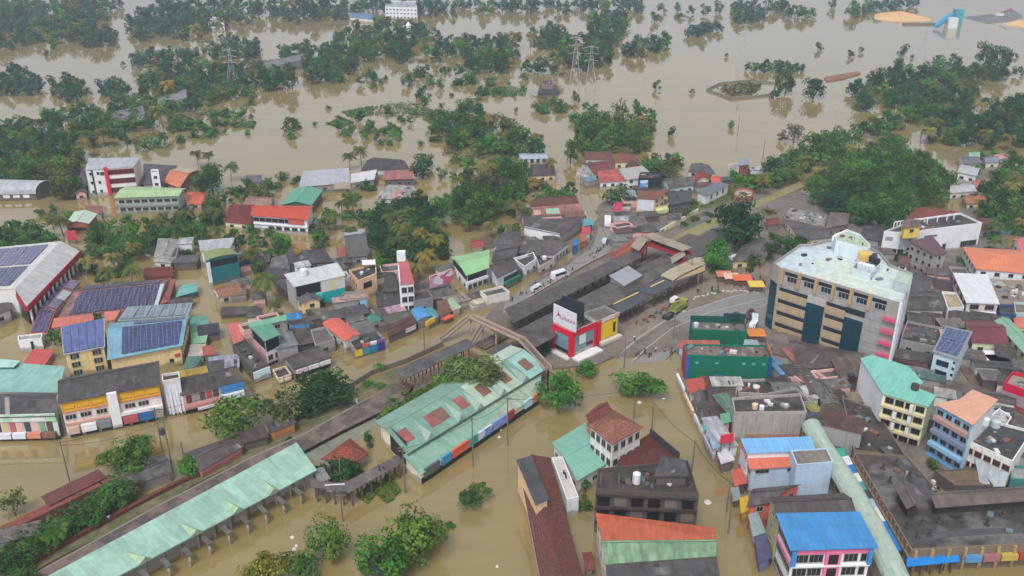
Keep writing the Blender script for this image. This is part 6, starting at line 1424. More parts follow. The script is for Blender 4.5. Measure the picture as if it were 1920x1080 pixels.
b = bld("house", "olive walled building with a wide dark brown roof behind the bright blue roof", "house", (1456, 972, 1608, 968, 1582, 924, 1440, 932), 11.5, rise=1.4, rm=metal((88, 76, 74), .5), wm=wall((150, 142, 104), .4), win='auto')
b = bld("shop_building", "pink and white shop building with a large bright blue roof", "shop building", (1482, 1032, 1648, 1027, 1610, 967, 1453, 970), 11, roof='shed', rise=1.0, rm=metal((58, 140, 206), .28, 0, .45), wm=wall((222, 206, 214), .2), win=False, over=.8)
H = b.h; PK = paint((214, 110, 150))
panel(b, 0, .42, .62, .2, H-.6, PK, "pink_bay", .4); panel(b, 0, .05, .98, H-1.6, H-.8, PK, "pink_band", .2)
for r in (0, 1, 2):
    for u0, u1 in ((.04, .2), (.22, .4), (.66, .84), (.86, .97)): windows(b, 0, 1, 1, 2.6 if u1-u0 > .15 else 1.2, 1.8, H*.05+3.1*r, H*.05+3.1*(r+1), u0, u1, gm=BLACK)
    panel(b, 0, .46, .58, H*.05+3.1*r+.5, H*.05+3.1*r+2.6, BLACK, "dark_opening", .5); panel(b, 0, 0, 1, H*.05+3.1*r-.15, H*.05+3.1*r+.2, paint((226, 220, 224)), "floor_band", .5)
windows(b, 3, 3, 5, 1.6, 1.5, gm=BLACK); panel(b, 3, 0, 1, H*.62, H*.68, paint((206, 110, 150)), "pink_band", .3)
panel(b, 0, -.01, .05, H*.62, H*.95, paint((60, 130, 190)), "blue_corner", .5); panel(b, 0, .96, 1.01, H*.62, H*.95, paint((60, 130, 190)), "blue_corner", .5)
# shop fronts by the water on the right bank
for i, (lab, q, h, c, sc) in enumerate([("shop", (1376, 912, 1402, 905, 1394, 880, 1372, 886), 4, (210, 92, 70), (90, 80, 80)), ("shop", (1389, 962, 1410, 956, 1402, 932, 1386, 937), 4.5, (226, 176, 30), (206, 160, 40)), ("shop", (1352, 870, 1378, 862, 1368, 845, 1344, 852), 4, (200, 196, 200), (110, 104, 110)),
    ("shop", (1412, 1006, 1436, 998, 1420, 962, 1402, 968), 4.5, (150, 166, 166), (196, 170, 170)), ("shop", (1422, 1056, 1448, 1046, 1436, 1004, 1414, 1010), 4, (84, 84, 120), (110, 110, 150)), ("shop", (1374, 940, 1390, 936, 1384, 914, 1370, 918), 3, (140, 146, 140), (70, 110, 90))]):
    bld("shop", ["shop with an orange red lean to roof over the flooded street", "shop with a bright yellow canopy over the flooded street", "shop with a whitish roof under the red street sign", "shop with a long grey green canopy beside the olive building", "shop with a dark violet canopy at the foot of the pink building", "narrow grey canopy between the orange red and yellow ones"][i], "shop", q, h, roof='shed', rise=.5, rm=metal(c, .3), wm=wall(sc, .5), win=False)
billboard("red sign with white lettering above the pale blue shop", (1350, 832, 1374, 828), (6, 8.2), paint((206, 56, 76)))
billboard("pink and white poster board on the street corner under the red sign", (1358, 852, 1374, 848), (1.5, 6.5), banner(((206, 200, 206), (206, 150, 170), (120, 116, 140)), .4))
for i, (x0, y0, x1, y1, c) in enumerate(((1270, 700, 1283, 728, (206, 206, 206)), (1284, 735, 1300, 770, (206, 176, 150)), (1302, 775, 1318, 808, (196, 190, 190)), (1320, 815, 1338, 852, (150, 150, 160)))):
    garden_wall("%s painted shop front along the right edge of the flooded street" % ["white", "peach", "pale grey", "bluish grey"][i], [(x0, y0), (x1, y1)], 0, 2.3, wall(c, .8), .5, "painted_wall", "wall")

# ================================================================ market, lower right
MK = world_noise_mat("stained_roof_deck", [(50, 46, 43), (82, 76, 70), (62, 58, 54), (112, 107, 104), (72, 66, 60)], .07, .6, .4, .2, .8)
b = bld("market_hall", "vast dark flat roofed market hall with stained roof at the lower right", "market hall", (1708, 1034, 1990, 1020, 1990, 915, 1760, 925, 1700, 858, 1600, 850), 6.4, roof='flat', rm=MK, wm=wall((112, 98, 82), .9), win=False, ph=.5)
bm5 = b; b5h = b.h
p, d, n, L = edge_frame(b, 0)
for i in range(9): panel(b, 0, .02+.11*i, .04+.11*i, -.5, b.h+.3, wall((150, 126, 92), .6), "pillar", .4); 
panel(b, 0, 0, 1, .6, 3.4, DARKW, "dark_stalls", .1)
for i, c in enumerate(((84, 134, 170), (150, 100, 104), (176, 150, 76), (160, 56, 60), (170, 110, 66))): panel(b, 0, .36+.12*i, .47+.12*i, 2.2, 3.5, paint(c), "signboard", .9)
e5 = len(b.wp)-1
for i in range(16): panel(b, e5, .02+.061*i, .035+.061*i, 0, b.h+.2, wall((122, 104, 84), .8), "pillar", .3)
panel(b, e5, 0, 1, b.h*.7, b.h*.78, wall((120, 102, 84), .8), "ledge", .5)
bld("long_roof", "long brown gabled walkway roof with a pale ridge on the market", "roof", (1754, 952, 1990, 934, 1990, 908, 1737, 926), 7.6, rise=1.2, rpos=.62, rm=metal((116, 100, 92), .5), wm=wall((60, 54, 50), .5), win=False, base=4.8, over=1.2)
b = bld("roof_hut", "small gabled hut with a pale ridge standing on the market roof", "roof", (1700, 954, 1728, 954, 1710, 906, 1676, 912), 7.6, ax='y', rise=1.0, rm=metal((112, 98, 92), .5), wm=wall((54, 48, 46), .5), win=False, base=4.8, over=.8)
for i, (x, y) in enumerate(((1700, 990), (1727, 985), (1720, 1008), (1742, 1004), (1800, 975), (1760, 980), (1880, 968), (1900, 965), (1850, 985), (1690, 940), (1668, 905), (1655, 880), (1680, 870), (1705, 895))):
    m = MB(); p = hit(x, y, 5); m.beam(p, p+Vector((0, 0, 1.6)), .35, .35, CONC_D); m.box(p, .9, .9, .3, CONC_D); tag(m.build("column_stub", at=p), "short dark concrete column stub sticking out of the market roof", "column stub", "column stubs on the market roof")
bld("courtyard_wall", "sunken brown courtyard walls inside the market", "courtyard", (1790, 912, 1862, 912, 1838, 878, 1752, 884), 4.2, roof='flat', rm=world_noise_mat("court_soil", [(84, 70, 58), (120, 100, 78), (70, 62, 54)], .25), wm=DARKW, win=False, ph=.3)
mr = MB()
for pts in ([(1655, 838), (1690, 872), (1722, 905), (1752, 942), (1775, 975)], [(1712, 1010), (1790, 1000), (1900, 994), (1990, 990)]):
    for p0, p1 in zip(pts, pts[1:]):
        A, B = U(*p0, b5h+.04), U(*p1, b5h+.04); dd = (B-A).normalized(); nn = Vector((-dd.y, dd.x, 0))*.9; mr.slab([[A-nn, B-nn, B+nn, A+nn]], .03, conc((88, 86, 88), .6))
mr.build("roof_path", bm5.o)
# arched street cover
AR = metal((172, 190, 172), .25, 0, .5, 2.5, line=.9); av = root("arcade_cover", U(1580, 950, 0), "long pale green arched canopy covering the market lane", "arcade")
LL = [U(x, y, 6) for x, y in ((1503, 800), (1520, 832), (1566, 905), (1610, 985), (1640, 1050), (1668, 1110))]; RR = [U(x, y, 6) for x, y in ((1540, 800), (1556, 832), (1608, 905), (1655, 985), (1690, 1050), (1716, 1110))]
for k in range(5):
    N = 8; up = Vector((0, 0, 1))
    arc = lambda a, c: [a.lerp(c, (1-math.cos(math.pi*i/N))/2)+up*2.2*math.sin(math.pi*i/N) for i in range(N+1)]
    A, B = arc(LL[k], RR[k]), arc(LL[k+1], RR[k+1]); A = [v.lerp(B[i], .0) for i, v in enumerate(A)]; m = MB()
    m.slab([[A[i+1], A[i], B[i], B[i+1]] for i in range(N)], .1, AR); m.build("arched_sheet", av)
    for S_ in (LL, RR):
        for t in (0, .5): p = S_[k].lerp(S_[k+1], t); m = MB(); m.beam((p.x, p.y, -.5), (p.x, p.y, 6), .3, .3, IRON); m.build("post", av)
STC = [(40, 70, 90), (60, 150, 130), (206, 206, 206), (44, 110, 170), (210, 206, 200), (70, 140, 130), (60, 60, 66), (150, 170, 190), (206, 200, 190), (206, 206, 206), (30, 110, 180), (34, 116, 186)]
SN = ["dark blue", "sea green", "white", "blue", "off white", "grey green", "black", "pale blue", "cream", "white plastic", "bright blue", "wide bright blue"]
for i in range(12):
    t = i/11; x, y = 1562+t*118, 836+t*176; s = root("market_stall", U(x, y, 0), "market stall with a %s tarpaulin beside the arched canopy, %s from the top" % (SN[i], ["first", "second", "third", "fourth", "fifth", "sixth", "seventh", "eighth", "ninth", "tenth", "eleventh", "last"][i]), "market stall", "market stalls along the arched canopy")
    w = 3.2 if i < 10 else 4.5; p = U(x, y, 3.2); m = MB(); q = [p+Vector((-w/2, -w*.7, -.4)), p+Vector((w/2, -w*.6, .1)), p+Vector((w/2, w*.7, .4)), p+Vector((-w/2, w*.6, -.2))]; m.slab([q], .06, paint(STC[i])); m.build("tarpaulin", s)
    for a in q: m = MB(); m.beam((a.x*.94+p.x*.06, a.y*.94+p.y*.06, -.5), (a.x*.94+p.x*.06, a.y*.94+p.y*.06, a.z-.05), .12, .12, IRON); m.build("post", s)
b = canopy("awning", "bright blue tarpaulin awning along the front of the market hall", "awning", (1700, 1062, 1800, 1052, 1795, 1034, 1700, 1040), 3.2, paint((30, 120, 190)), IRON, 5, .4, roof='shed', over=.6, base=-.5)

# ================================================================ bottom centre
b = bld("tiled_hall", "long narrow hall with a dark red tiled roof running to the bottom edge", "hall", (1016, 1100, 1098, 1100, 1032, 858, 972, 868), 7, ax='y', rise=1.6, rpos=.42, rm=tile((116, 72, 64), .4), wm=wall((206, 176, 156), .5), win=False, over=.5)
windows(b, 3, 1, 14, 1.5, 1.8, 1, 6, gm=BLACK)
bld("grey_roof_wing", "raised wing with a dark grey roof on the left end of the tiled hall", "hall", (1004, 947, 1030, 935, 995, 858, 968, 866), 8.8, roof='shed', rise=.5, rm=metal((84, 84, 86), .5), wm=wall((214, 170, 130), .4), win=False, base=-.7, over=.35)
b = bld("terrace_house", "low flat white terrace right of the tiled hall", "terrace", (1063, 940, 1085, 935, 1055, 859, 1034, 861), 5.5, roof='flat', rm=conc((200, 190, 180), .3), wm=WHITE, win=False, ph=.5)
bld("hall", "mint green roofed hall beside the terracotta hipped house", "hall", (1082, 902, 1151, 862, 1106, 787, 1035, 830), 6, roof='gable', rise=1.0, rm=metal((122, 180, 158), .15), wm=OFFW, win='auto')
b = bld("house", "two storey house with white walls and a terracotta hipped roof", "house", (1148, 834, 1207, 801, 1152, 769, 1103, 797), 11, roof='hip', rise=2.2, rm=tile((150, 98, 80), .5), wm=wall((206, 200, 192), .5), win=False)
windows(b, 0, 3, 4, 1.4, 1.7, gm=BLACK); windows(b, 3, 3, 4, 1.4, 1.7, gm=BLACK)
bld("house", "reddish brown tiled wing behind the terracotta hipped roof", "house", (1105, 800, 1152, 772, 1124, 757, 1096, 780), 8.5, rise=1.5, rm=tile((130, 74, 66), .3), wm=wall((190, 110, 90), .4))
b = bld("house", "large house with a very dark red tiled roof behind the unfinished block", "house", (1196, 905, 1277, 862, 1218, 812, 1150, 860), 7, roof='hip', rise=2, rm=tile((104, 56, 54), .3), wm=wall((90, 86, 86), .6))
panel(b, 1, 0, 1, 3, 7, wall((60, 62, 66), .4), "dark_side", .3)
b = bld("unfinished_building", "unfinished concrete building with open dark floors and rooftop clutter", "unfinished building", (1117, 922, 1310, 930, 1290, 866, 1120, 882), 10, roof='flat', rm=conc((84, 76, 70), 1), wm=wall((78, 70, 64), 1.0), win=False, ph=.5)
for r in (0, 1, 2):
    for i in range(6): panel(b, 0, .02+.165*i, .14+.165*i, .6+3.1*r, 2.8+3.1*r, BLACK if (i+r) % 3 else wall((104, 94, 84), 1), "open_bay" if (i+r) % 3 else "infill_wall", .1)
    panel(b, 0, 0, 1, 3.0+3.1*r, 3.3+3.1*r, conc((74, 67, 62), 1), "slab_edge", .5)
windows(b, 1, 3, 3, 1.8, 1.6, gm=BLACK)
for i in range(6):
    p = hit(1126+34*i, 910-5*i+ (3 if i % 2 else 0), 10.1); m = MB(); m.beam(p, p+Vector((0, 0, 2.6)), .3, .3, CONC); tag(m.build("column_stub", at=p), "bare concrete column stub on top of the unfinished building", "column stub", "column stubs on the unfinished building")
tank(1193, 905, 10.1, .8, 2.6, (206, 206, 210), "tall white tank on the unfinished building, left one"); tank(1256, 898, 10.1, .8, 2.0, (212, 212, 214), "shorter white tank on the unfinished building, right one")
bld("roof_shed", "grey pitched shed roof on the back of the unfinished building", "shed", (1225, 893, 1292, 893, 1284, 868, 1240, 862), 12.4, roof='shed', rise=.8, rm=metal((86, 86, 88), .6), wm=DARKW, win=False, base=10)
b = bld("hall", "wide hall with an orange back slope and pale green front slope", "hall", (1134, 1058, 1342, 1043, 1342, 990, 1116, 962), 8.5, rise=1.8, rpos=.27, rm=metal((128, 172, 126), .55, .1), wm=wall((206, 190, 180), .5), win='auto')
roof_patch(b, 1, .0, 1, .0, .985, metal((214, 96, 56), .4, .1), "orange_roof", .06)
for v in (1.0,): roof_patch(b, 0, .0, 1, .965, .999, paint((214, 206, 196)), "ridge_flashing", .12)
bld("house", "house with a dark grey roof at the bottom edge below the green slope", "house", (1135, 1105, 1352, 1092, 1343, 1047, 1136, 1063), 8.2, roof='shed', rise=.4, rm=metal((92, 86, 88), .6), wm=wall((206, 196, 196), .4), win='auto')
bld("shed", "small shed with a red tiled roof between the tiled hall and the green slope", "shed", (1096, 1070, 1114, 1068, 1110, 1034, 1092, 1036), 3.5, rise=.6, rm=tile((140, 78, 72), .3), wm=GREYW, win=False)
sh = MB(); q = [U(688, 1062, 4.5), U(724, 1078, 3.2), U(730, 1068, 3.4), U(692, 1050, 4.8)]; sh.slab([q], .25, glass((50, 54, 66), .5))
for a in q: sh.beam((a.x, a.y, -.4), (a.x, a.y, a.z-.2), .15, .15, IRON)
tag(sh.build("bus_shelter", at=Vector((q[0].x, q[0].y, 0))), "dark sloping panel shelter among the bushy trees at the bottom", "shelter")

# ================================================================ bus terminal and long mint canopy
UPG = metal((126, 168, 146), .35, .05, .5, 1.4)
b = bld("bus_terminal", "long green roofed bus terminal with red roof patches and a lower awning roof", "bus terminal", (763, 851, 1026, 691, 956, 647, 701, 791), hsolve(701, 791, 842), rise=1.3, rpos=.62, rm=UPG, wm=wall((214, 200, 176), .5), win=False, over=1.2, ridge=True)
PALE = metal((178, 198, 172), .3, .05, .5, 1.4); RP = metal((184, 96, 88), .5); RP2 = metal((138, 92, 78), .4, .3)
roof_patch(b, 0, .50, .63, .0, .98, PALE, "roof_sheet", .05); roof_patch(b, 0, .68, .80, .0, .98, PALE, "roof_sheet", .05); roof_patch(b, 0, .86, 1.0, 0, .98, metal((150, 196, 186), .25), "roof_sheet", .05)
roof_patch(b, 1, .0, .44, .02, .98, metal((188, 204, 184), .3), "roof_sheet", .05)
for u, c in ((.03, RP), (.20, RP), (.26, RP2), (.40, RP), (.555, RP2), (.715, RP2), (.89, RP2)): roof_patch(b, 0, u, u+(.062 if c is RP2 else .058), .28, .72, c, "roof_sheet", .1)
for u in (.15, .355, .485, .655, .825): gablet(b, 0, u, .026, .8, 1.9, metal((164, 190, 172), .35))
panel(b, 3, .35, .95, .5, 7, BLACK, "open_end", .05)
TH = b.h; ta = []
for (x, y) in ((1020, 695), (759, 853)):
    e = U(x, y, TH); k = Pj(Vector((e.x-.6, e.y+1.2, 3.2))); ta += [k[0], k[1]]
b = bld("terminal_awning", "lower mint awning roof with shop signs along the front of the bus terminal", "awning", [789, 890, 1013, 738]+ta, 4.2, roof='shed', rise=TH-.9-3.2, rm=metal((136, 178, 154), .35, 0, .5, 1.6), wm=wall((206, 194, 176), .5), win=False, over=.5)
roof_patch(b, 0, .52, .95, .02, .96, metal((172, 186, 158), .45, 0, .5, 1.6), "roof_sheet", .05)
for u0, u1, c in ((.02, .13, (90, 96, 96)), (.15, .22, (60, 140, 180)), (.23, .36, (206, 92, 70)), (.36, .44, (60, 150, 130)), (.44, .56, (176, 190, 214)), (.57, .70, (120, 140, 196)), (.70, .76, (150, 50, 60)), (.86, .93, (176, 206, 226)), (.94, 1.0, (206, 130, 80))):
    panel(b, 0, u0, u1, b.h*.5, b.h+.5, paint(c) if c != (176, 190, 214) else banner(((176, 190, 214), (206, 212, 226), (120, 146, 200)), .5), "signboard", .5)
panel(b, 0, 0, 1, 0, b.h*.5, BLACK, "shop_opening", .05)
b = canopy("bus_canopy", "very long pale mint canopy with small triangular gablets over the bus bays", "canopy", (150, 1118, 594, 881, 557, 838, 62, 1106), 4.6, metal((156, 198, 176), .4, 0, .5, 2.0, line=.9), CONC_L, 14, 1.2, roof='shed', over=1.6, base=-.5, th=.25)
YG = metal((166, 194, 150), .35)
for u in (.24, .445, .625, .79): gablet(b, 0, u, .024, .55, 1.1, YG)
W = b.wp
for i in range(12):
    t = (i+.6)/12; p = b.R[0].lerp(b.R[1], t); d = (b.R[1]-b.R[0]); d.z = 0; d.normalize(); n = Vector((d.y, -d.x, 0)); m = MB(); m.beam((p.x, p.y, 3.0), (p.x+n.x*2.6, p.y+n.y*2.6, 2.7), 1.0, .3, CONC); m.beam((p.x+n.x*2.1, p.y+n.y*2.1, -.5), (p.x+n.x*2.1, p.y+n.y*2.1, 2.7), .38, .38, wall((150, 150, 146), .5)); m.build("bracket", b.o)
b = bld("hut", "hut with a rust red hipped tile roof between canopy and terminal", "hut", (601, 861, 668, 866, 692, 850, 656, 821), 4, roof='hip', rise=2, rm=tile((146, 76, 60), .2), wm=wall((150, 140, 130), .6), win=False)
wk = canopy("covered_walkway", "brownish covered walkway from the long canopy to the terminal", "walkway", (652, 925, 757, 866, 745, 853, 640, 908), 4, metal((116, 104, 100), .5), IRON, 6, .2, over=.4, base=-.4)
canopy("covered_walkway", "short covered walkway joining the long canopy with a white board", "walkway", (585, 913, 652, 922, 650, 906, 580, 900), 4, metal((112, 104, 102), .5), IRON, 4, .2, over=.4, base=-.4)
bld("hut", "grey hut roof tucked against the end of the long mint canopy", "hut", (600, 905, 620, 897, 606, 878, 586, 884), 4, roof='shed', rise=.4, rm=metal((150, 148, 146), .5), wm=OFFW, win=False)
billboard("white name board on the short walkway in the water", (610, 921, 647, 919), (2.6, 4.2), paint((214, 210, 214)))
# lower left railway sheds
bld("shed", "long low dark red sheet roof on the railway bank over the water", "shed", (92, 948, 199, 895, 185, 882, 77, 934), 3.4, roof='shed', rise=.4, rm=metal((116, 60, 58), .3), wm=BRICKW, win=False)
bld("shed", "weathered grey roof shed behind the double pole on the bank", "shed", (236, 914, 323, 886, 309, 849, 222, 889), 3.4, rise=.9, rm=metal((106, 100, 96), .9), wm=GREYW, win=False)
bld("shed", "brown roofed shed with a pink side wall on the railway bank", "shed", (375, 884, 458, 837, 424, 822, 343, 850), 3.6, rise=.8, rm=metal((104, 92, 90), .8, .2), wm=wall((206, 130, 124), .4), win=False)
b = bld("shelter", "small orange walled waiting hut under the embankment trees", "hut", (507, 812, 556, 792, 545, 777, 498, 794), 4, roof='shed', rise=.4, rm=metal((96, 84, 80), .8), wm=wall((214, 140, 84), .4), win=False)

# ================================================================ distant buildings
bld("hall", "long grey roofed hall standing in the far wood by the water", "hall", (500, 128, 578, 110, 578, 98, 492, 117), 7, rise=2, rm=metal((126, 118, 118), .4), wm=GREYW, win=False)
bld("house", "far house with a mauve grey roof inside the middle wooded strip", "house", (297, 196, 350, 183, 350, 166, 296, 186), 8, rise=1.5, rm=metal((142, 132, 136), .4), wm=OFFW, win=False)
bld("house", "far long roofed house at the tip of the left wood", "house", (206, 226, 272, 214, 268, 198, 218, 208), 8, rise=1.5, rm=metal((130, 122, 132), .5), wm=OFFW, win=False)
b = bld("villa", "distant white villa at the water edge in the far top wood", "villa", (390, 44, 420, 44, 420, 33, 392, 33), 8, roof='flat', rm=PALEROOF, wm=WHITE, win='auto')
b = bld("villa", "distant white block with terraces at the top of the picture", "building", (722, 14, 782, 16, 780, 4, 726, 2), 10, roof='flat', rm=PALEROOF, wm=WHITE, win='auto')
bld("shed", "distant blue roofed shed left of the white block at the top", "shed", (655, 32, 700, 36, 698, 26, 656, 24), 5, rise=1, rm=metal((90, 130, 170), .3), wm=OFFW, win=False)
m = MB(); p = U(767, 74, 0); m.cyl(p, 2.2, 1.8, 11, WHITE, 12); m.cyl(p+Vector((0, 0, 11)), 2.4, .3, 3, WHITE, 12); tag(m.build("shrine_tower", at=p), "slim white shrine tower in the far grove", "tower")
bld("hut", "dark pyramid roofed hut alone in the wide flood", "hut", (1007, 176, 1049, 174, 1044, 160, 1012, 160), 3, roof='hip', rise=3.5, rm=metal((70, 68, 72), .5), wm=DARKW, win=False)
bld("tower_house", "small greyish tower right behind the dark pyramid hut", "house", (1017, 160, 1037, 160, 1036, 152, 1018, 152), 8, roof='flat', rm=GREYROOF, wm=wall((120, 100, 106), .6), win=False)
pl = root("flooded_compound", U(1396, 170, 0), "flooded fenced compound with a ring wall and plants inside", "compound")
ring = [(1325, 170), (1350, 158), (1400, 153), (1455, 157), (1465, 170), (1440, 180), (1372, 187)]
for a, c in zip(ring, ring[1:]+ring[:1]): m = MB(); m.beam(U(*a, 0)-Vector((0, 0, .5)), U(*c, 0)-Vector((0, 0, .5)), .6, 1.7, wall((124, 130, 132), .6)); m.build("wall_section", pl)
weeds("compound_plants", [[(1345, 168), (1395, 158), (1430, 160), (1410, 178), (1370, 182)]], 700, .9, [(.06, .10, .035), (.09, .12, .04), (.20, .14, .09)], "mixed plants filling the flooded compound", .3, 1.2, 4)
s = root("batching_plant", U(1790, 45, 0), "teal and white concrete mixing plant beside the gravel heap", "mixing plant")
m = MB(); p = U(1793, 44, 0); m.box(p+Vector((0, 0, -.5)), 7, 7, 13, paint((70, 150, 165))); m.build("silo_tower", s)
m = MB(); p = U(1782, 52, 0); m.box(p+Vector((0, 0, -.5)), 8, 8, 9, paint((206, 208, 206))); m.build("white_block", s)
m = MB(); A, B = U(1754, 54, 0), U(1780, 50, 0); m.beam(A+Vector((0, 0, 1)), B+Vector((0, 0, 9)), 4, 2.5, paint((60, 140, 170))); m.build("conveyor", s)
m = MB(); p = U(1725, 46, 0); m.box(p+Vector((0, 0, -.5)), 30, 4, 2.0, wall((130, 116, 100), .6)); m.build("bin_wall", s)
m = MB(); p = U(1872, 36, 0); m.box(p+Vector((0, 0, 3)), 7, 3, 2.4, paint((206, 206, 206))); m.beam(p+Vector((0, 0, 4)), p+Vector((10, 0, 9)), 1, .8, paint((150, 70, 60))); tag(m.build("digger", at=p), "tiny white and red digger on the dark gravel heap", "digger")
for lab, q, h, c, w in [("house with a dark grey roof among the trees at the upper right", (1808, 308, 1842, 306, 1828, 292, 1796, 293), 5, (110, 106, 114), OFFW), ("house with a pale green roof among the trees at the upper right", (1818, 297, 1838, 295, 1834, 284, 1814, 286), 5, (150, 190, 150), OFFW), ("house with white walls and flat roof at the upper right", (1795, 322, 1832, 330, 1838, 316, 1802, 308), 6, (186, 186, 190), WHITE),
    ("house with a pinkish orange roof near the right edge trees", (1826, 352, 1858, 348, 1850, 336, 1822, 338), 4, (196, 120, 96), PINK), ("house with a wide pale roof above the orange brown one", (1780, 362, 1832, 358, 1818, 344, 1782, 345), 5, (186, 182, 180), OFFW), ("low orange brown roofed house left of the supermarket trees", (1812, 382, 1850, 380, 1846, 364, 1804, 366), 4, (176, 104, 72), PEACH), ("small blue grey roofed house near the right edge", (1848, 305, 1876, 303, 1868, 293, 1842, 295), 5, (130, 134, 150), OFFW),
    ("small salmon roofed house near the right edge water", (1865, 300, 1890, 296, 1884, 288, 1862, 290), 5, (206, 150, 130), OFFW), ("dark roofed house at the foot of the deep wood", (1700, 372, 1730, 370, 1726, 358, 1704, 358), 5, (120, 112, 110), OFFW)]:
    bld("house", lab, "house", q, h, rise=1.1, rm=metal(c, .4), wm=w, win='auto')
bld("house", "ruined roofless block with rubble beside the flooded track", "house", (1466, 410, 1545, 430, 1550, 405, 1480, 388), 4.5, roof='flat', rm=world_noise_mat("roof_rubble", [(92, 84, 78), (150, 144, 138), (78, 72, 68)], .35), wm=wall((126, 112, 100), .9), win='auto')
bld("house", "small brown concrete house at the right end of the ruined block", "house", (1548, 428, 1590, 420, 1592, 402, 1556, 400), 6, roof='shed', rise=.5, rm=metal((126, 110, 102), .6), wm=wall((120, 104, 96), .8), win='auto')
bld("house", "long dark grey roof between the ruined block and the office block", "house", (1500, 452, 1560, 444, 1548, 425, 1470, 412), 5, rise=.8, rm=metal((92, 90, 92), .6), wm=CREAM, win='auto')
bld("house", "grey brown hipped roof house among the trees beside the station yard", "house", (1372, 490, 1428, 488, 1460, 452, 1400, 445), 5, roof='hip', rise=2, rm=metal((112, 102, 98), .6), wm=YELLOW, win='auto')
bld("house", "rusty red low roof beside the big round tree", "house", (1438, 424, 1462, 420, 1458, 408, 1434, 410), 4, rise=.8, rm=tile((130, 72, 64), .3), wm=GREYW, win=False)
bld("house", "low dark house in the leafy corner left of the supermarket", "house", (1612, 446, 1650, 452, 1660, 428, 1620, 424), 5, roof='shed', rise=.5, rm=metal((86, 84, 84), .7), wm=GREYW, win=False)

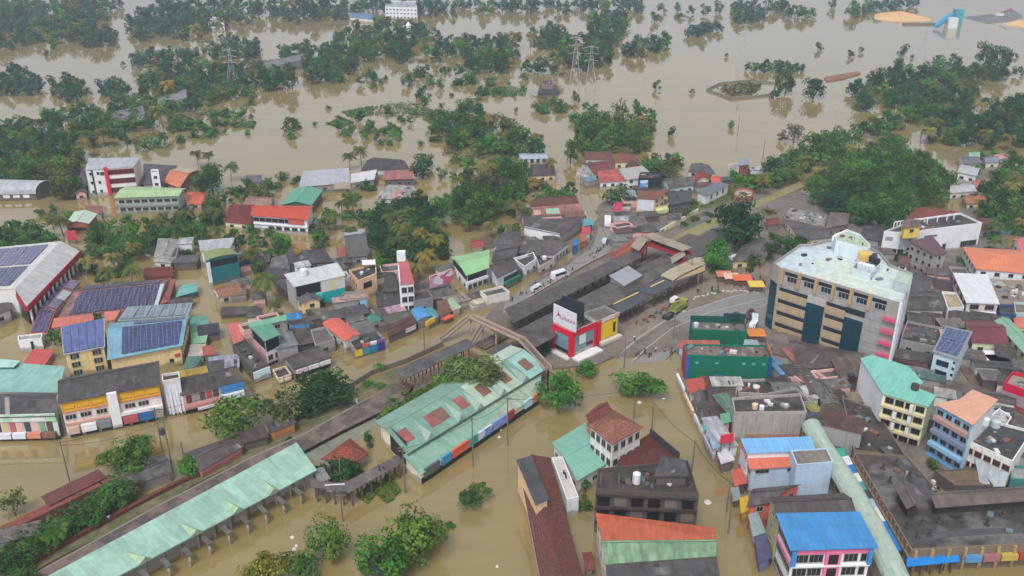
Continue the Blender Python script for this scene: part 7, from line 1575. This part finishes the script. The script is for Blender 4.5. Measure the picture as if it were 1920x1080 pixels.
# ================================================================ small roofs that fill the old town
Wt = wall((206, 202, 196), .5); DK = DARKW
for r in (
 ("white boxy cabin roof behind the white roofed teal shop", 567, 496, 5, 4, 30, 5.5, (206, 208, 206)), ("dark shack roof in the lane right of the palms", 520, 514, 9, 5, -50, 4, (78, 74, 74)), ("second dark shack roof nearer the yellow house", 538, 533, 8, 5, -50, 4, (92, 86, 84)),
 ("bright blue tarpaulin behind the green L shaped roof, upper one", 551, 594, 5, 4, 20, 4, (60, 150, 214)), ("bright blue tarpaulin behind the green L shaped roof, lower one", 561, 617, 5.5, 4, 10, 4.5, (40, 140, 206)), ("grey sheet roof leaning on the tall white front", 533, 638, 6, 8, 25, 7, (140, 146, 152)),
 ("long pinkish sign roof right of the turquoise wall", 657, 560, 11, 3, 18, 6.5, (196, 150, 140)), ("grey roof between the green turret and the salmon orange roof", 669, 618, 10, 7, 30, 4.5, (112, 112, 110)), ("dark purple roofed shack under the peach fronted house", 667, 583, 7, 6, 25, 4, (96, 86, 92)),
 ("dark shack beside the wall of the tall narrow house", 730, 560, 8, 10, 10, 4, (74, 72, 74)), ("pink tarpaulin by the foot of the tall narrow house", 741, 580, 6, 4, 25, 3.6, (206, 160, 172)), ("brown grey mossy roof left of the maroon shop", 742, 598, 12, 5, 28, 3.2, (112, 102, 86)), ("dark grey yard roof left of the turret house", 722, 585, 8, 6, 25, 3.2, (90, 86, 86)),
 ("grey roof behind the pink and white billboard", 822, 552, 9, 6, 28, 4, (106, 102, 100)), ("cluttered pale roof by the street end of the footbridge", 856, 561, 8, 5, 28, 4, (158, 140, 132)), ("dark stall roof under the light green house", 884, 556, 8, 4, 30, 3.6, (96, 82, 78)), ("pale stall roof at the edge of the muddy street", 895, 566, 5, 3, 35, 3, (206, 190, 160)),
 ("black roof shed beside the light green lane shed", 391, 618, 6, 6, 20, 3.4, (52, 54, 60)), ("lilac tarpaulin over the lane in front of the grey shop row", 420, 680, 8, 7, 15, 3, (176, 172, 196)), ("red and white awning by the beige lane roof", 391, 658, 3, 5, 20, 3.2, (196, 84, 72)), ("yellow sloping wall roof beside the white hanging sheet", 352, 700, 10, 3, 25, 4, (206, 170, 60)),
 ("dark roof left of the lilac tarpaulin", 402, 690, 5, 7, 15, 3, (88, 86, 88)), ("small white block behind the pale hipped house", 348, 452, 5, 5, 10, 6, (206, 206, 206)), ("dark walled hut under the trees by the lane", 350, 486, 8, 6, 5, 4, (92, 92, 96)), ("cluttered dark roof right of the solar hall", 338, 566, 7, 4, 20, 3, (82, 74, 74)), ("tan roof extension behind the tan hipped cottage", 446, 546, 5, 6, 20, 3.5, (146, 116, 96)),
 ("dark grey roof behind the teal walled house", 470, 478, 7, 6, 10, 5, (84, 82, 84)), ("pink washing hung roof by the cyan shelter", 482, 482, 4, 4, 10, 5, (196, 140, 150)), ("purple brown roof at the corner of the rubble roof", 492, 486, 5, 6, 10, 5, (96, 76, 84)), ("small grey roof by the barn like house", 612, 492, 6, 4, 10, 3, (124, 134, 136)),
 ("brown and white shack between the palms and the grey house", 905, 452, 7, 5, 20, 3, (128, 96, 86)), ("weathered roof by the patched pink roof", 1050, 398, 9, 4, 0, 4.2, (126, 118, 108)), ("rusty brown roof at the right end of the patched pink roof", 1078, 402, 8, 6, 10, 4.8, (140, 90, 70)), ("pale roof strip left of the white zigzag shop", 950, 470, 10, 4, 20, 4.5, (150, 146, 142)),
 ("dark cluttered flat roof in front of the white blank wall", 1008, 466, 14, 7, 8, 4.8, (96, 88, 82)), ("small bluish roof at the road bend left of the bright red roof", 1106, 336, 6, 5, 30, 4, (120, 150, 176)), ("white edged shed along the flooded road bend", 1098, 322, 8, 4, -50, 4, (190, 190, 190)), ("pale blue shed between street trees and the white board building", 1181, 364, 5, 8, 0, 5, (150, 176, 184)),
 ("maroon shack beside the red bridge stairs", 1168, 432, 7, 5, 10, 4.4, (110, 62, 64)), ("white cluttered shack above the red bridge stairs", 1168, 410, 7, 4, 10, 4.4, (186, 184, 182)), ("grey tent like shack left of the red bridge stairs", 1160, 448, 6, 5, 10, 3.8, (126, 134, 126)), ("dark shack under the yellow stair wing", 1215, 402, 8, 5, 10, 4, (96, 90, 86)),
 ("small brown roof right of the black clad house", 1246, 360, 6, 4, 5, 6, (130, 92, 80)), ("maroon columned porch between grey and orange roofs", 1318, 346, 7, 4, 15, 5, (120, 74, 72)), ("dark roof tucked behind the long white hall", 1354, 336, 7, 4, 20, 5, (84, 88, 96)), ("white low wall house by the maroon tower", 1420, 316, 8, 4, 10, 4, (196, 196, 192)),
 ("grey sheet shed in the yard behind the office", 1652, 470, 8, 6, 0, 4.5, (120, 112, 102)), ("brown roof between the supermarket and the concrete house", 1690, 505, 6, 5, -20, 4, (128, 92, 86)), ("dark brown shed behind the concrete house", 1786, 500, 7, 6, -10, 4, (116, 104, 94)), ("white box annexe below the big orange roof", 1862, 530, 6, 5, 0, 5, (200, 198, 196)),
 ("grey roof left of the slim pale blue tower", 1722, 626, 9, 7, -20, 5, (104, 100, 98)), ("dark brown roof under the office balconies", 1712, 668, 10, 5, -20, 5, (92, 82, 80)), ("bluish green strip wall behind the mint apartments", 1742, 706, 8, 3, -25, 5, (90, 120, 116)), ("small white shed between mint apartments and peach roof", 1772, 738, 5, 4, -20, 6, (186, 182, 174)),
 ("brown roof just under the patched grey brown hall", 1466, 655, 9, 7, -30, 5, (116, 104, 96)), ("light blue strip roof right of the green netted house", 1457, 686, 3, 9, 15, 5, (96, 160, 206)), ("pinkish red roof in the alley, upper one", 1490, 668, 4, 9, 15, 5, (180, 104, 96)), ("white roof scrap in the alley", 1508, 738, 5, 6, 15, 5, (190, 188, 186)), ("grey flat roof left of the yellow front wall", 1474, 728, 7, 5, 0, 5.5, (118, 116, 112)),
 ("dark canopy over the alley end by the arched cover", 1527, 784, 9, 4, 5, 4.5, (84, 92, 98)), ("brownish roof heap beside the alley end", 1566, 776, 7, 6, -20, 5, (104, 88, 78)), ("yellow green scrap roof in the alley", 1520, 760, 3, 6, 15, 5, (186, 176, 90)),
 ("brown red roof behind the bright red one by the water", 1343, 718, 8, 6, 0, 5, (116, 66, 62)), ("white house back with small windows under the netted house", 1362, 716, 8, 4, 0, 6, (206, 202, 196)), ("green weathered roof strip left of the bare concrete wall", 1364, 758, 4, 9, 15, 6, (100, 140, 120)), ("white lilac wall roof by the turquoise canopy", 1349, 810, 4, 12, 12, 6, (196, 192, 200)), ("dark brown roof over the water row", 1340, 775, 6, 6, 10, 5, (84, 70, 66)),
 ("greyish roof at the right edge among white clutter", 1905, 822, 8, 7, -15, 6, (150, 152, 150)), ("white scrap roof beside the red shop building", 1868, 780, 6, 4, -20, 5, (206, 206, 200)), ("green tarpaulin right of the stained white block", 1910, 842, 6, 6, -15, 5, (60, 120, 100)), ("brown roof strip behind the peach roof", 1800, 726, 9, 4, -20, 4, (112, 100, 88)),
 ("grey shed roof at the left edge of the railway bank", 30, 1000, 9, 4, 25, 3, (120, 108, 104)), ("brown brick hut between the pink walled shed and the trees", 475, 815, 6, 5, 28, 3.6, (98, 78, 74)), ("grey shed left of the first white zigzag shop", 955, 505, 7, 5, 30, 4.4, (100, 96, 94)), ("beige shed beside the striped alley roof", 1600, 745, 5, 4, -10, 4, (150, 136, 116)),
): hut(r[0], *r[1:], wm=(Wt if min(r[7]) > 150 else (DK if max(r[7]) < 110 else GREYW)))
hut("reddish tin roof patch on the market wing", 1582, 792, 9, 6, -25, 8.2, (110, 70, 64), stain=.8)

def fill_huts(label, group, poly, n, seed, ang, h=4.6):
    r = random.Random(seed); k = t = 0; xs = [p[0] for p in poly]; ys = [p[1] for p in poly]
    while k < n and t < n*60:
        t += 1; x, y = r.uniform(min(xs), max(xs)), r.uniform(min(ys), max(ys)); ins = False
        for i in range(len(poly)):
            (x0, y0), (x1, y1) = poly[i-1], poly[i]
            if (y0 > y) != (y1 > y) and x < (x1-x0)*(y-y0)/(y1-y0)+x0: ins = not ins
        p = U(x, y, 3)
        if not ins or not free(p.x, p.y, .4): continue
        k += 1; g = r.randrange(70, 132); hut(label, x, y, r.uniform(4, 8), r.uniform(3.5, 6.5), ang+r.uniform(-12, 12), h*r.uniform(.8, 1.15), (g+r.randrange(0, 14), g, g-r.randrange(0, 12)), roof=r.choice(('shed', 'gable', 'shed', 'flat')), wm=r.choice((GREYW, OFFW, DARKW, PINK)), cat='shed', stain=.9).o["group"] = group
fill_huts("small weathered tin roof in the crowd of houses left of the station", "tin roofs left of the station", [(440, 480), (560, 470), (720, 500), (900, 500), (960, 460), (1060, 470), (1000, 520), (880, 570), (700, 630), (560, 660), (470, 620)], 30, 2, 26)
fill_huts("small weathered roof in the row of houses by the flooded road bend", "roofs by the road bend", [(980, 390), (1090, 390), (1060, 470), (960, 460)], 8, 3, 10)
fill_huts("small weathered roof on the dry ground above the red footbridge", "roofs above the red footbridge", [(1165, 340), (1330, 340), (1300, 390), (1220, 430), (1160, 440)], 12, 4, 12)
fill_huts("small weathered roof in the crowded right quarter behind the office block", "roofs behind the office block", [(1640, 520), (1760, 500), (1930, 520), (1930, 690), (1800, 720), (1720, 700), (1700, 600)], 22, 5, -18, 5)
fill_huts("small weathered roof in the tight old quarter by the alley", "roofs in the old quarter", [(1440, 690), (1580, 690), (1600, 800), (1500, 790), (1470, 740)], 14, 6, 10, 5)
fill_huts("small weathered roof between the lower right apartment blocks", "roofs between the apartment blocks", [(1740, 700), (1860, 690), (1930, 720), (1930, 900), (1860, 830), (1760, 830)], 8, 7, -18, 5)
greenery()
place_trees(296)
# ================================================================ poles, pylons, vehicles, people
PW = paint((110, 102, 94), .9)
def pole(px, py, h, label, arms=1, lamp=False, group=None, r=.17):
    b_ = U(px, py, 0); o = root("utility_pole", b_, label, "utility pole", group); m = MB(); m.cyl(b_-Vector((0, 0, .6)), r, r*.7, h+.6, PW, 8); m.build("post", o)
    for k in range(arms): m = MB(); m.beam(b_+Vector((-1.1, 0, h-.5-.8*k)), b_+Vector((1.1, 0, h-.5-.8*k)), .14, .14, PW); m.build("crossarm", o)
    if lamp: m = MB(); m.tube([b_+Vector((0, 0, h)), b_+Vector((.8, 0, h+.5)), b_+Vector((2.2, 0, h+.5))], .07, PW); m.box(b_+Vector((2.3, 0, h+.42)), .7, .3, .15, paint((190, 190, 186))); m.build("lamp_arm", o)
    return o
for x, y, h, lab, a, l in [(131, 905, 11, "utility pole with crossarms standing in the lower left water", 2, False), (305, 848, 12, "left pole of the pair carrying a transformer", 2, False), (321, 868, 12, "right pole of the pair carrying a transformer", 2, False), (345, 862, 5, "short pole beside the pair carrying a transformer", 0, False),
    (952, 835, 13, "tall thin pole in front of the terminal signs, right one", 1, False), (887, 876, 13, "thin pole in front of the terminal signs, left one", 1, False), (1188, 787, 9, "bare pole in the square behind the terracotta roof", 0, False), (1222, 805, 8, "pole with a slanted lamp arm in the square", 0, True), (1299, 868, 6, "thin pole in the right flooded street", 0, False),
    (796, 655, 10, "pole on the platform edge by the flooded street", 1, False), (536, 740, 8, "white topped pole in front of the beige corner shop", 0, False), (1170, 690, 9, "lamp post where the road goes under water", 0, True), (1262, 640, 9, "lamp post beside the orange roofed shop at the road", 0, True), (1293, 540, 10, "lamp post in front of the slate station canopy", 0, True),
    (760, 925, 12, "dark pole behind the grass strips", 2, False), (643, 978, 7, "pole with small crossarm in the lower water", 1, False), (1362, 960, 8, "thin pole near the yellow canopy shop", 0, False), (1430, 300, 10, "lone pole in the flood near the green bank", 0, False), (1383, 255, 10, "far leaning pole in the flood", 0, False), (1230, 175, 8, "far pole left of the lone tree", 0, False),
    (1088, 365, 9, "pole along the flooded road", 1, False), (1098, 330, 9, "pole at the bend of the flooded road", 1, False), (1064, 300, 9, "far pole along the flooded road", 1, False), (1150, 520, 9, "pole on the dry street by the platform wall", 1, False), (1060, 540, 9, "pole on the dry street near the parked van", 1, False), (640, 905, 6, "pole beside the walkway board", 0, False), (1365, 1000, 9, "thin pole at the foot of the unfinished block", 0, False), (1500, 590, 8, "pole beside the parked cars", 0, True)]:
    pole(x, y, h, lab, a, l)
A, B = U(305, 848, 0), U(321, 868, 0); m = MB(); m.beam(A+Vector((0, 0, 6)), B+Vector((0, 0, 6)), .3, .3, PW); c = A.lerp(B, .5); m.cyl(c+Vector((0, 0, 6.3)), .6, .6, 1.5, paint((70, 70, 72)), 12); tag(m.build("transformer", at=c), "dark transformer drum between the two poles", "transformer")
def pylon(px, py, h, label, wd_=7):
    o = root("pylon", U(px, py, 0), label, "pylon"); b_ = U(px, py, 0); STL = paint((168, 170, 174)); m = MB(); K = [(0, 1), (.35, .62), (.62, .34), (.8, .2), (1, .12)]  # steel colour lightened to put the fade of haze into it
    cr = lambda i, k: b_+Vector((wd_/2*K[k][1]*(1 if i in (1, 2) else -1), wd_/2*K[k][1]*(1 if i > 1 else -1), K[k][0]*h))
    for k in range(4):
        for i in range(4):
            m.tube([cr(i, k), cr(i, k+1)], .07, STL, 4); m.tube([cr(i, k), cr((i+1) % 4, k+1)], .04, STL, 4); m.tube([cr((i+1) % 4, k), cr(i, k+1)], .04, STL, 4)
    m.build("lattice", o)
    for z in (.64, .8, .95): m = MB(); m.tube([b_+Vector((-wd_*.62, 0, z*h)), b_+Vector((0, 0, z*h+.8)), b_+Vector((wd_*.62, 0, z*h))], .13, STL, 4); m.build("crossarm", o)
for x, y, h, lab in ((1390, 128, 30, "lattice pylon standing in the wide flood left of the long islet"), (1078, 158, 30, "lattice pylon near the dark pyramid hut"), (1107, 165, 26, "smaller lattice pylon right of the dark pyramid hut"), (438, 165, 24, "lattice pylon in the middle wooded strip"), (1728, 112, 22, "far lattice pylon above the great right wood")): pylon(x, y, h, lab)
def van(px, py, ang, L, W_, Hh, col, label, cat="van", z=.68, cab=True):
    o = root("parked_"+cat.replace(" ", "_"), U(px, py, z), label, cat); b_ = U(px, py, z); a = math.radians(ang); fx = Vector((math.cos(a), math.sin(a), 0)); sd = Vector((-fx.y, fx.x, 0)); K = paint(col, .35); G = glass((30, 34, 40))
    prof = [(-L/2, .35), (L/2, .35), (L/2, Hh*.5), (L/2-.25, Hh*.58), (L/2-L*.18, Hh), (-L/2+.25, Hh), (-L/2, Hh*.6)]
    m = MB()
    for s in (1, -1):
        P = [b_+fx*x+sd*(s*W_/2)+Vector((0, 0, z_)) for x, z_ in prof]; m.poly(P[::-1] if s > 0 else P, K)
    for i in range(len(prof)):
        j = (i+1) % len(prof); q = [b_+fx*prof[i][0]-sd*W_/2+Vector((0, 0, prof[i][1])), b_+fx*prof[j][0]-sd*W_/2+Vector((0, 0, prof[j][1])), b_+fx*prof[j][0]+sd*W_/2+Vector((0, 0, prof[j][1])), b_+fx*prof[i][0]+sd*W_/2+Vector((0, 0, prof[i][1]))]
        m.poly(q[::-1], K)
    m.build("body", o)
    for s in (1, -1):
        m = MB(); x0, x1 = -L/2+.4, L/2-L*.2; q = [b_+fx*x+sd*(s*(W_/2+.02))+Vector((0, 0, zz)) for x, zz in ((x0, Hh*.58), (x1+.1, Hh*.58), (x1-.15, Hh*.9), (x0, Hh*.9))]; m.poly(q[::-1] if s > 0 else q, G); m.build("side_window", o)
        for t in (-.32, .32):
            c = b_+fx*(t*L)+sd*(s*(W_/2-.1))+Vector((0, 0, .36)); m = MB(); R1 = [c+sd*(s*.12)+fx*(.36*math.cos(k*.524))+Vector((0, 0, .36*math.sin(k*.524))) for k in range(12)]; R0 = [p-sd*(s*.24) for p in R1]
            for k in range(12): m.poly([R0[k], R0[(k+1) % 12], R1[(k+1) % 12], R1[k]], BLACK)
            m.poly(R1, BLACK); m.build("wheel", o)
    m = MB(); q = [b_+fx*(L/2-.2)+sd*(W_/2-.15)+Vector((0, 0, Hh*.62)), b_+fx*(L/2-.2)-sd*(W_/2-.15)+Vector((0, 0, Hh*.62)), b_+fx*(L/2-L*.17)-sd*(W_/2-.2)+Vector((0, 0, Hh*.95)), b_+fx*(L/2-L*.17)+sd*(W_/2-.2)+Vector((0, 0, Hh*.95))]
    m.poly([v+fx*.05 for v in q[::-1]], G); m.build("windscreen", o)
    return o
van(1050, 521, 38, 6.5, 2.2, 2.6, (206, 206, 210), "long white van parked on the dry street beside the canopy")
van(1139, 420, 85, 7.5, 2.4, 2.7, (212, 212, 214), "white minibus on the street at the water edge", "minibus")
van(1134, 456, 70, 3.0, 1.5, 1.8, (190, 192, 196), "small white three wheeler on the street by the red stairs", "three wheeler")
van(1003, 547, 38, 2.8, 1.5, 1.8, (186, 186, 190), "small pale three wheeler on the dry street, left of the pair", "three wheeler"); van(1009, 543, 38, 2.8, 1.5, 1.8, (206, 206, 206), "small white three wheeler on the dry street, right of the pair", "three wheeler")
van(1415, 600, 75, 4.4, 1.8, 1.6, (196, 200, 206), "silver car parked nearest the office block", "car", .75); van(1413, 612, 60, 4.2, 1.8, 1.6, (214, 214, 216), "white car parked below the silver one", "car", .75)
van(1455, 612, 20, 4.2, 1.8, 1.6, (60, 60, 66), "dark car parked under the office block", "car", .75); van(1378, 487, 30, 4.6, 1.8, 1.7, (206, 206, 210), "white car among the trees beside the hipped roof", "car", .75); van(1265, 567, 50, 3.4, 1.7, 1.8, (214, 214, 214), "white three wheeler beside the yellow green truck", "three wheeler")
tr = root("truck", U(1272, 582, .68), "yellow green truck with a crane arm stopped on the curved road", "truck"); b_ = U(1272, 582, .68); a = math.radians(52); fx = Vector((math.cos(a), math.sin(a), 0)); YGR = paint((140, 146, 62))
m = MB(); m.box(b_-fx*1.0+Vector((0, 0, .9)), 5.6, 2.3, .5, YGR, a); m.box(b_-fx*1.2+Vector((0, 0, 1.4)), 4.6, 2.2, 1.0, paint((120, 130, 60)), a); m.build("bed", tr)
m = MB(); m.box(b_+fx*2.9+Vector((0, 0, .7)), 1.8, 2.3, 2.1, YGR, a); m.build("cab", tr); m = MB(); m.box(b_+fx*3.4+Vector((0, 0, 1.9)), .85, 2.34, .75, BLACK, a); m.build("window", tr)
m = MB(); m.beam(b_+fx*1.0+Vector((0, 0, 2.4)), b_-fx*4.6+Vector((0, 0, 3.8)), .5, .5, YGR); m.build("crane_arm", tr)
for t in (-2.6, -1.4, 2.7):
    for s in (-1, 1): m = MB(); c = b_+fx*t+Vector((-fx.y, fx.x, 0))*(s*1.0); m.box(c+Vector((0, 0, 0)), .95, .4, .95, BLACK, a); m.build("wheel", tr)
m = MB(); p = b_-fx*6.5; m.box(p+Vector((0, 0, .1)), 3.4, 2.2, .8, paint((50, 48, 46)), a); m.box(p+Vector((0, 0, .9)), 2.6, 1.8, .3, paint((70, 66, 60)), a); tag(m.build("trailer", at=p), "dark low trailer behind the yellow green truck", "trailer")
for i, (x, y, w, c, lab) in enumerate(((1358, 512, 5, (190, 116, 96), "pinkish orange roadside stall under the trees"), (1392, 519, 6, (206, 100, 64), "bright orange canopied stall under the trees"), (1418, 531, 5, (206, 176, 76), "small yellow stall at the curve of the road"), (1418, 622, 5, (196, 120, 60), "orange brown stall beside the parked cars"), (1372, 516, 5, (206, 170, 150), "pale stall between the two orange ones"))):
    s = root("roadside_stall", U(x, y, .7), lab, "stall"); p = U(x, y, 3.4); m = MB(); q = [p+Vector((-w/2, -2, -.4)), p+Vector((w/2, -2, -.4)), p+Vector((w/2, 2, 0)), p+Vector((-w/2, 2, 0))]; m.slab([q], .1, paint(c)); m.build("canopy", s)
    m = MB(); m.box(Vector((p.x, p.y+.4, .7)), w*.8, 2.2, 1.2, wall((150, 120, 104), .5)); m.build("counter", s)
    for v in q: m = MB(); m.beam((v.x*.97+p.x*.03, v.y*.97+p.y*.03, .6), (v.x*.97+p.x*.03, v.y*.97+p.y*.03, v.z-.1), .1, .1, IRON); m.build("post", s)
# people
def person_mesh(seed, shirt, trousers, walk=.25):
    P = [(0, 0, .95), (0, 0, 1.2), (0, .02, 1.42), (0, .02, 1.52), (0, .03, 1.66), (.10, walk, .5), (.11, walk*.7, .06), (-.10, -walk*.8, .5), (-.11, -walk*1.4, .08), (.2, 0, 1.38), (.25, -walk*.6, 1.12), (.24, -walk*.4, .86), (-.2, 0, 1.38), (-.25, walk*.6, 1.12), (-.24, walk, .9), (.11, walk*.7+.14, .04), (-.11, -walk*1.4+.14, .04)]
    E = [(0, 1), (1, 2), (2, 3), (3, 4), (0, 5), (5, 6), (6, 15), (0, 7), (7, 8), (8, 16), (2, 9), (9, 10), (10, 11), (2, 12), (12, 13), (13, 14)]
    R = [.15, .14, .13, .06, .11, .085, .055, .085, .055, .065, .05, .04, .065, .05, .04, .045, .045]
    me = bpy.data.meshes.new("body"); me.from_pydata(P, E, []); o = bpy.data.objects.new("body", me); COL.objects.link(o)
    md = o.modifiers.new("skin", 'SKIN')
    for i, v in enumerate(me.skin_vertices[0].data): v.radius = (R[i], R[i]); v.use_root = i == 0
    o.modifiers.new("sub", 'SUBSURF').levels = 1
    dg = bpy.context.evaluated_depsgraph_get(); out = bpy.data.meshes.new_from_object(o.evaluated_get(dg)); bpy.data.objects.remove(o); out.name = "person"
    out.materials.clear()
    for c in (trousers, shirt, (104, 72, 54), (26, 22, 20)): out.materials.append(paint(c))
    for p in out.polygons:
        c = p.center; p.material_index = 0 if c.z < .98 else (1 if c.z < 1.46 and not (abs(c.x) > .2 and c.z < 1.1) else (3 if c.z > 1.66 or (c.z > 1.58 and c.y < .0) else 2))
    return out
for i, (x, y, z, rz, sh_, tr_, lab) in enumerate(((1209, 664, .3, 2.6, (40, 44, 60), (30, 32, 40), "person in dark clothes wading where the road floods, left one"), (1217, 671, .1, 2.8, (70, 40, 44), (34, 36, 44), "person in a dark red shirt wading where the road floods, right one"), (669, 757, 1.1, 1.2, (214, 214, 210), (206, 206, 200), "person in white walking along the paved platform"), (205, 978, .5, 1, (206, 190, 200), (60, 60, 80), "person in a pale pink top by the hedge"),
    (712, 884, 4.3, 1, (60, 50, 90), (36, 34, 44), "person in dark clothes on the covered walkway, left one"), (719, 880, 4.3, 1, (150, 96, 110), (40, 38, 50), "person in a pinkish shirt on the covered walkway, right one"), (1190, 640, .7, .5, (60, 50, 50), (40, 40, 44), "person standing at the muddy roadside near the yellow front"), (1245, 560, .7, .5, (190, 190, 196), (50, 50, 60), "person in a white shirt in front of the slate canopy"))):
    o = bpy.data.objects.new("person", person_mesh(i, sh_, tr_)); COL.objects.link(o); o.location = U(x, y, z); o.rotation_euler = (0, 0, rz); o.scale = (1.05, 1.05, 1.05); tag(o, lab, "person")
PM = [person_mesh(50+i, *q) for i, q in enumerate((((60, 66, 90), (40, 40, 46)), ((150, 60, 56), (44, 44, 52)), ((190, 190, 186), (60, 56, 52)), ((56, 90, 76), (36, 38, 44)), ((170, 140, 90), (50, 46, 44)), ((36, 36, 40), (30, 30, 34))))]
rp = random.Random(8)
def crowd(label, group, n, line, sp, z=.7):
    for i in range(n):
        t = rp.random()*(len(line)-1); k = int(t); x = line[k][0]+(line[k+1][0]-line[k][0])*(t-k)+rp.gauss(0, sp); y = line[k][1]+(line[k+1][1]-line[k][1])*(t-k)+rp.gauss(0, sp*.45)
        p = U(x, y, z)
        if not free(p.x, p.y, .2): continue
        o = bpy.data.objects.new("person", PM[rp.randrange(6)]); COL.objects.link(o); o.location = p; o.rotation_euler = (0, 0, rp.uniform(0, 6.28)); o.scale = (1.05, 1.05, 1.05); tag(o, label, "person", group)
crowd("person standing in the muddy yard in front of the station canopies", "people in the station yard", 34, [(1190, 615), (1240, 575), (1300, 548), (1400, 535), (1440, 528)], 10)
crowd("person on the dry street between the white vans", "people on the dry street", 16, [(960, 565), (1040, 525), (1110, 480), (1135, 445)], 7)
crowd("person at the water edge of the curved road", "people at the water edge of the road", 7, [(1185, 668), (1250, 662)], 6, .3)
crowd("person standing by the cars under the office block", "people under the office block", 9, [(1400, 595), (1425, 630)], 6)
# motorbike on the terrace, tanks and small roof things
def bike(at, ang, col, label, group=None):
    mbk = root("motorbike", at, label, "motorbike", group); b_ = Vector(at); a = math.radians(ang); fx = Vector((math.cos(a), math.sin(a), 0))
    for t in (-.75, .75):
        c = b_+fx*t+Vector((0, 0, .36)); sd = Vector((-fx.y, fx.x, 0)); m = MB(); m.tube([c+fx*(.33*math.cos(k*.524))+Vector((0, 0, .33*math.sin(k*.524))) for k in range(13)], .08, BLACK, 6); m.build("wheel", mbk)
    m = MB(); m.tube([b_+fx*.6+Vector((0, 0, .7)), b_+fx*.1+Vector((0, 0, .85)), b_-fx*.8+Vector((0, 0, .85))], [.16, .22, .14], paint(col), 8); m.build("body", mbk); m = MB(); m.tube([b_+fx*.75+Vector((0, 0, .3)), b_+fx*.55+Vector((0, 0, 1.1))], .05, BLACK, 6); m.beam(b_+fx*.5+sd*.35+Vector((0, 0, 1.1)), b_+fx*.5-sd*.35+Vector((0, 0, 1.1)), .06, .06, BLACK); m.build("handlebar", mbk)
bike(hit(1059, 893, 4.4), 105, (40, 52, 90), "dark blue motorbike parked on the white terrace")
for i in range(16):
    x, y = [(1404+3*(i % 4), 586+9*(i//4)), (1210+12*(i-6), 603-7*(i-6)), (1120+6*(i-11), 474-5*(i-11))][0 if i < 6 else 1 if i < 11 else 2]
    bike(U(x, y, .72), 40+i*17, ((150, 40, 40), (50, 52, 60), (60, 80, 130))[i % 3], ["motorbike parked in the row by the cars under the office block", "motorbike parked at the muddy edge of the curved road", "motorbike parked on the dry street near the red stairs"][0 if i < 6 else 1 if i < 11 else 2], ["motorbikes under the office block", "motorbikes along the curved road", "motorbikes on the dry street"][0 if i < 6 else 1 if i < 11 else 2])
def cable(label, pts, sag=1.0):
    P = []
    for (x0, y0, z0), (x1, y1, z1) in zip(pts, pts[1:]):
        A, B = U(x0, y0, 0), U(x1, y1, 0); A.z, B.z = z0, z1
        for k in range(7): t = k/6; v = A.lerp(B, t); v.z -= sag*4*t*(1-t); P.append(v)
    m = MB(); m.tube(P, .05, BLACK, 4); tag(m.build("power_cable", at=P[0]), label, "cable")
cable("power cable along the flooded street on the left", [(131, 905, 10.4), (305, 848, 11), (536, 740, 7.6), (796, 655, 9.4)])
cable("second power cable above the flooded street on the left", [(131, 905, 9.6), (321, 868, 11.2), (536, 742, 7.2), (796, 657, 8.6)], 1.4)
cable("power cable in front of the bus terminal", [(760, 925, 11.4), (887, 876, 12.4), (952, 835, 12.4), (1188, 787, 8.6)])
cable("power cable along the flooded road bend", [(1064, 300, 8.4), (1098, 330, 8.4), (1088, 365, 8.4), (1150, 520, 8.4), (1060, 540, 8.4)])
cable("power cable over the flooded square", [(1188, 787, 8.4), (1222, 805, 7.6), (1299, 868, 5.6), (1362, 960, 7.4)])
for i, (x, y, z, r, h, c, lab) in enumerate(((1380, 596, 8, .9, 1.8, (40, 60, 60), "dark tank on the rear netted house"), (1305, 612, 8, .7, 1.3, (190, 196, 196), "pale tank at the left corner of the rear netted house"), (1415, 765, 7, .7, 1.3, (206, 180, 150), "beige tank on the large bare concrete building"), (1428, 768, 7, .6, 1.2, (206, 208, 210), "white tank on the large bare concrete building"), (1418, 727, 6, .9, .6, (206, 200, 190), "pale low tank on the small concrete house"),
    (570, 515, 5, 1.2, 2.2, (206, 208, 206), "white tank behind the white roofed teal shop"), (1845, 795, 6, 1.0, 1.8, (206, 210, 206), "white tank on the cluttered white house"), (1866, 800, 6, 1.0, 1.8, (176, 190, 186), "pale grey tank on the cluttered white house"), (1715, 730, 14, .9, 1.6, (70, 60, 58), "dark tank behind the mint roofed apartments"), (1595, 712, 6, .9, 1.8, (52, 54, 58), "black tank beside the brown box roof"), (1021, 486, 6, .8, 1.3, (206, 206, 206), "white tank on the market hall roof"), (1008, 484, 6, .8, 1.3, (70, 66, 64), "dark tank on the market hall roof"))):
    tank(x, y, z, r, h, c, lab)
for i, (x, y, r) in enumerate(((938, 806, .5), (936, 820, .45), (552, 1030, .5), (556, 1024, .4), (1199, 755, .6), (1357, 885, .4), (548, 1008, .5), (932, 1063, .35), (1327, 942, .9))):
    m = MB(); p = U(x, y, -.05); m.cyl(p, r, r*.6, .3, paint((200, 196, 186)), 8); tag(m.build("floating_debris", at=p), "small pale piece of rubbish floating on the brown water", "rubbish", "floating rubbish")

# ================================================================ air
hz = MB(); hz.box((0, 560, -3), 2600, 1900, 160, bpy.data.materials.new("haze_air")); o = hz.build("haze"); o["kind"] = "stuff"
hm = o.data.materials[0]; hm.use_nodes = True; t = hm.node_tree; t.nodes.clear(); mo = t.nodes.new("ShaderNodeOutputMaterial"); pv = t.nodes.new("ShaderNodeVolumePrincipled")
pv.inputs["Color"].default_value = (.80, .88, 1, 1); pv.inputs["Density"].default_value = .00029; pv.inputs["Anisotropy"].default_value = .2; t.links.new(pv.outputs[0], mo.inputs["Volume"])
o.display_type = 'WIRE'
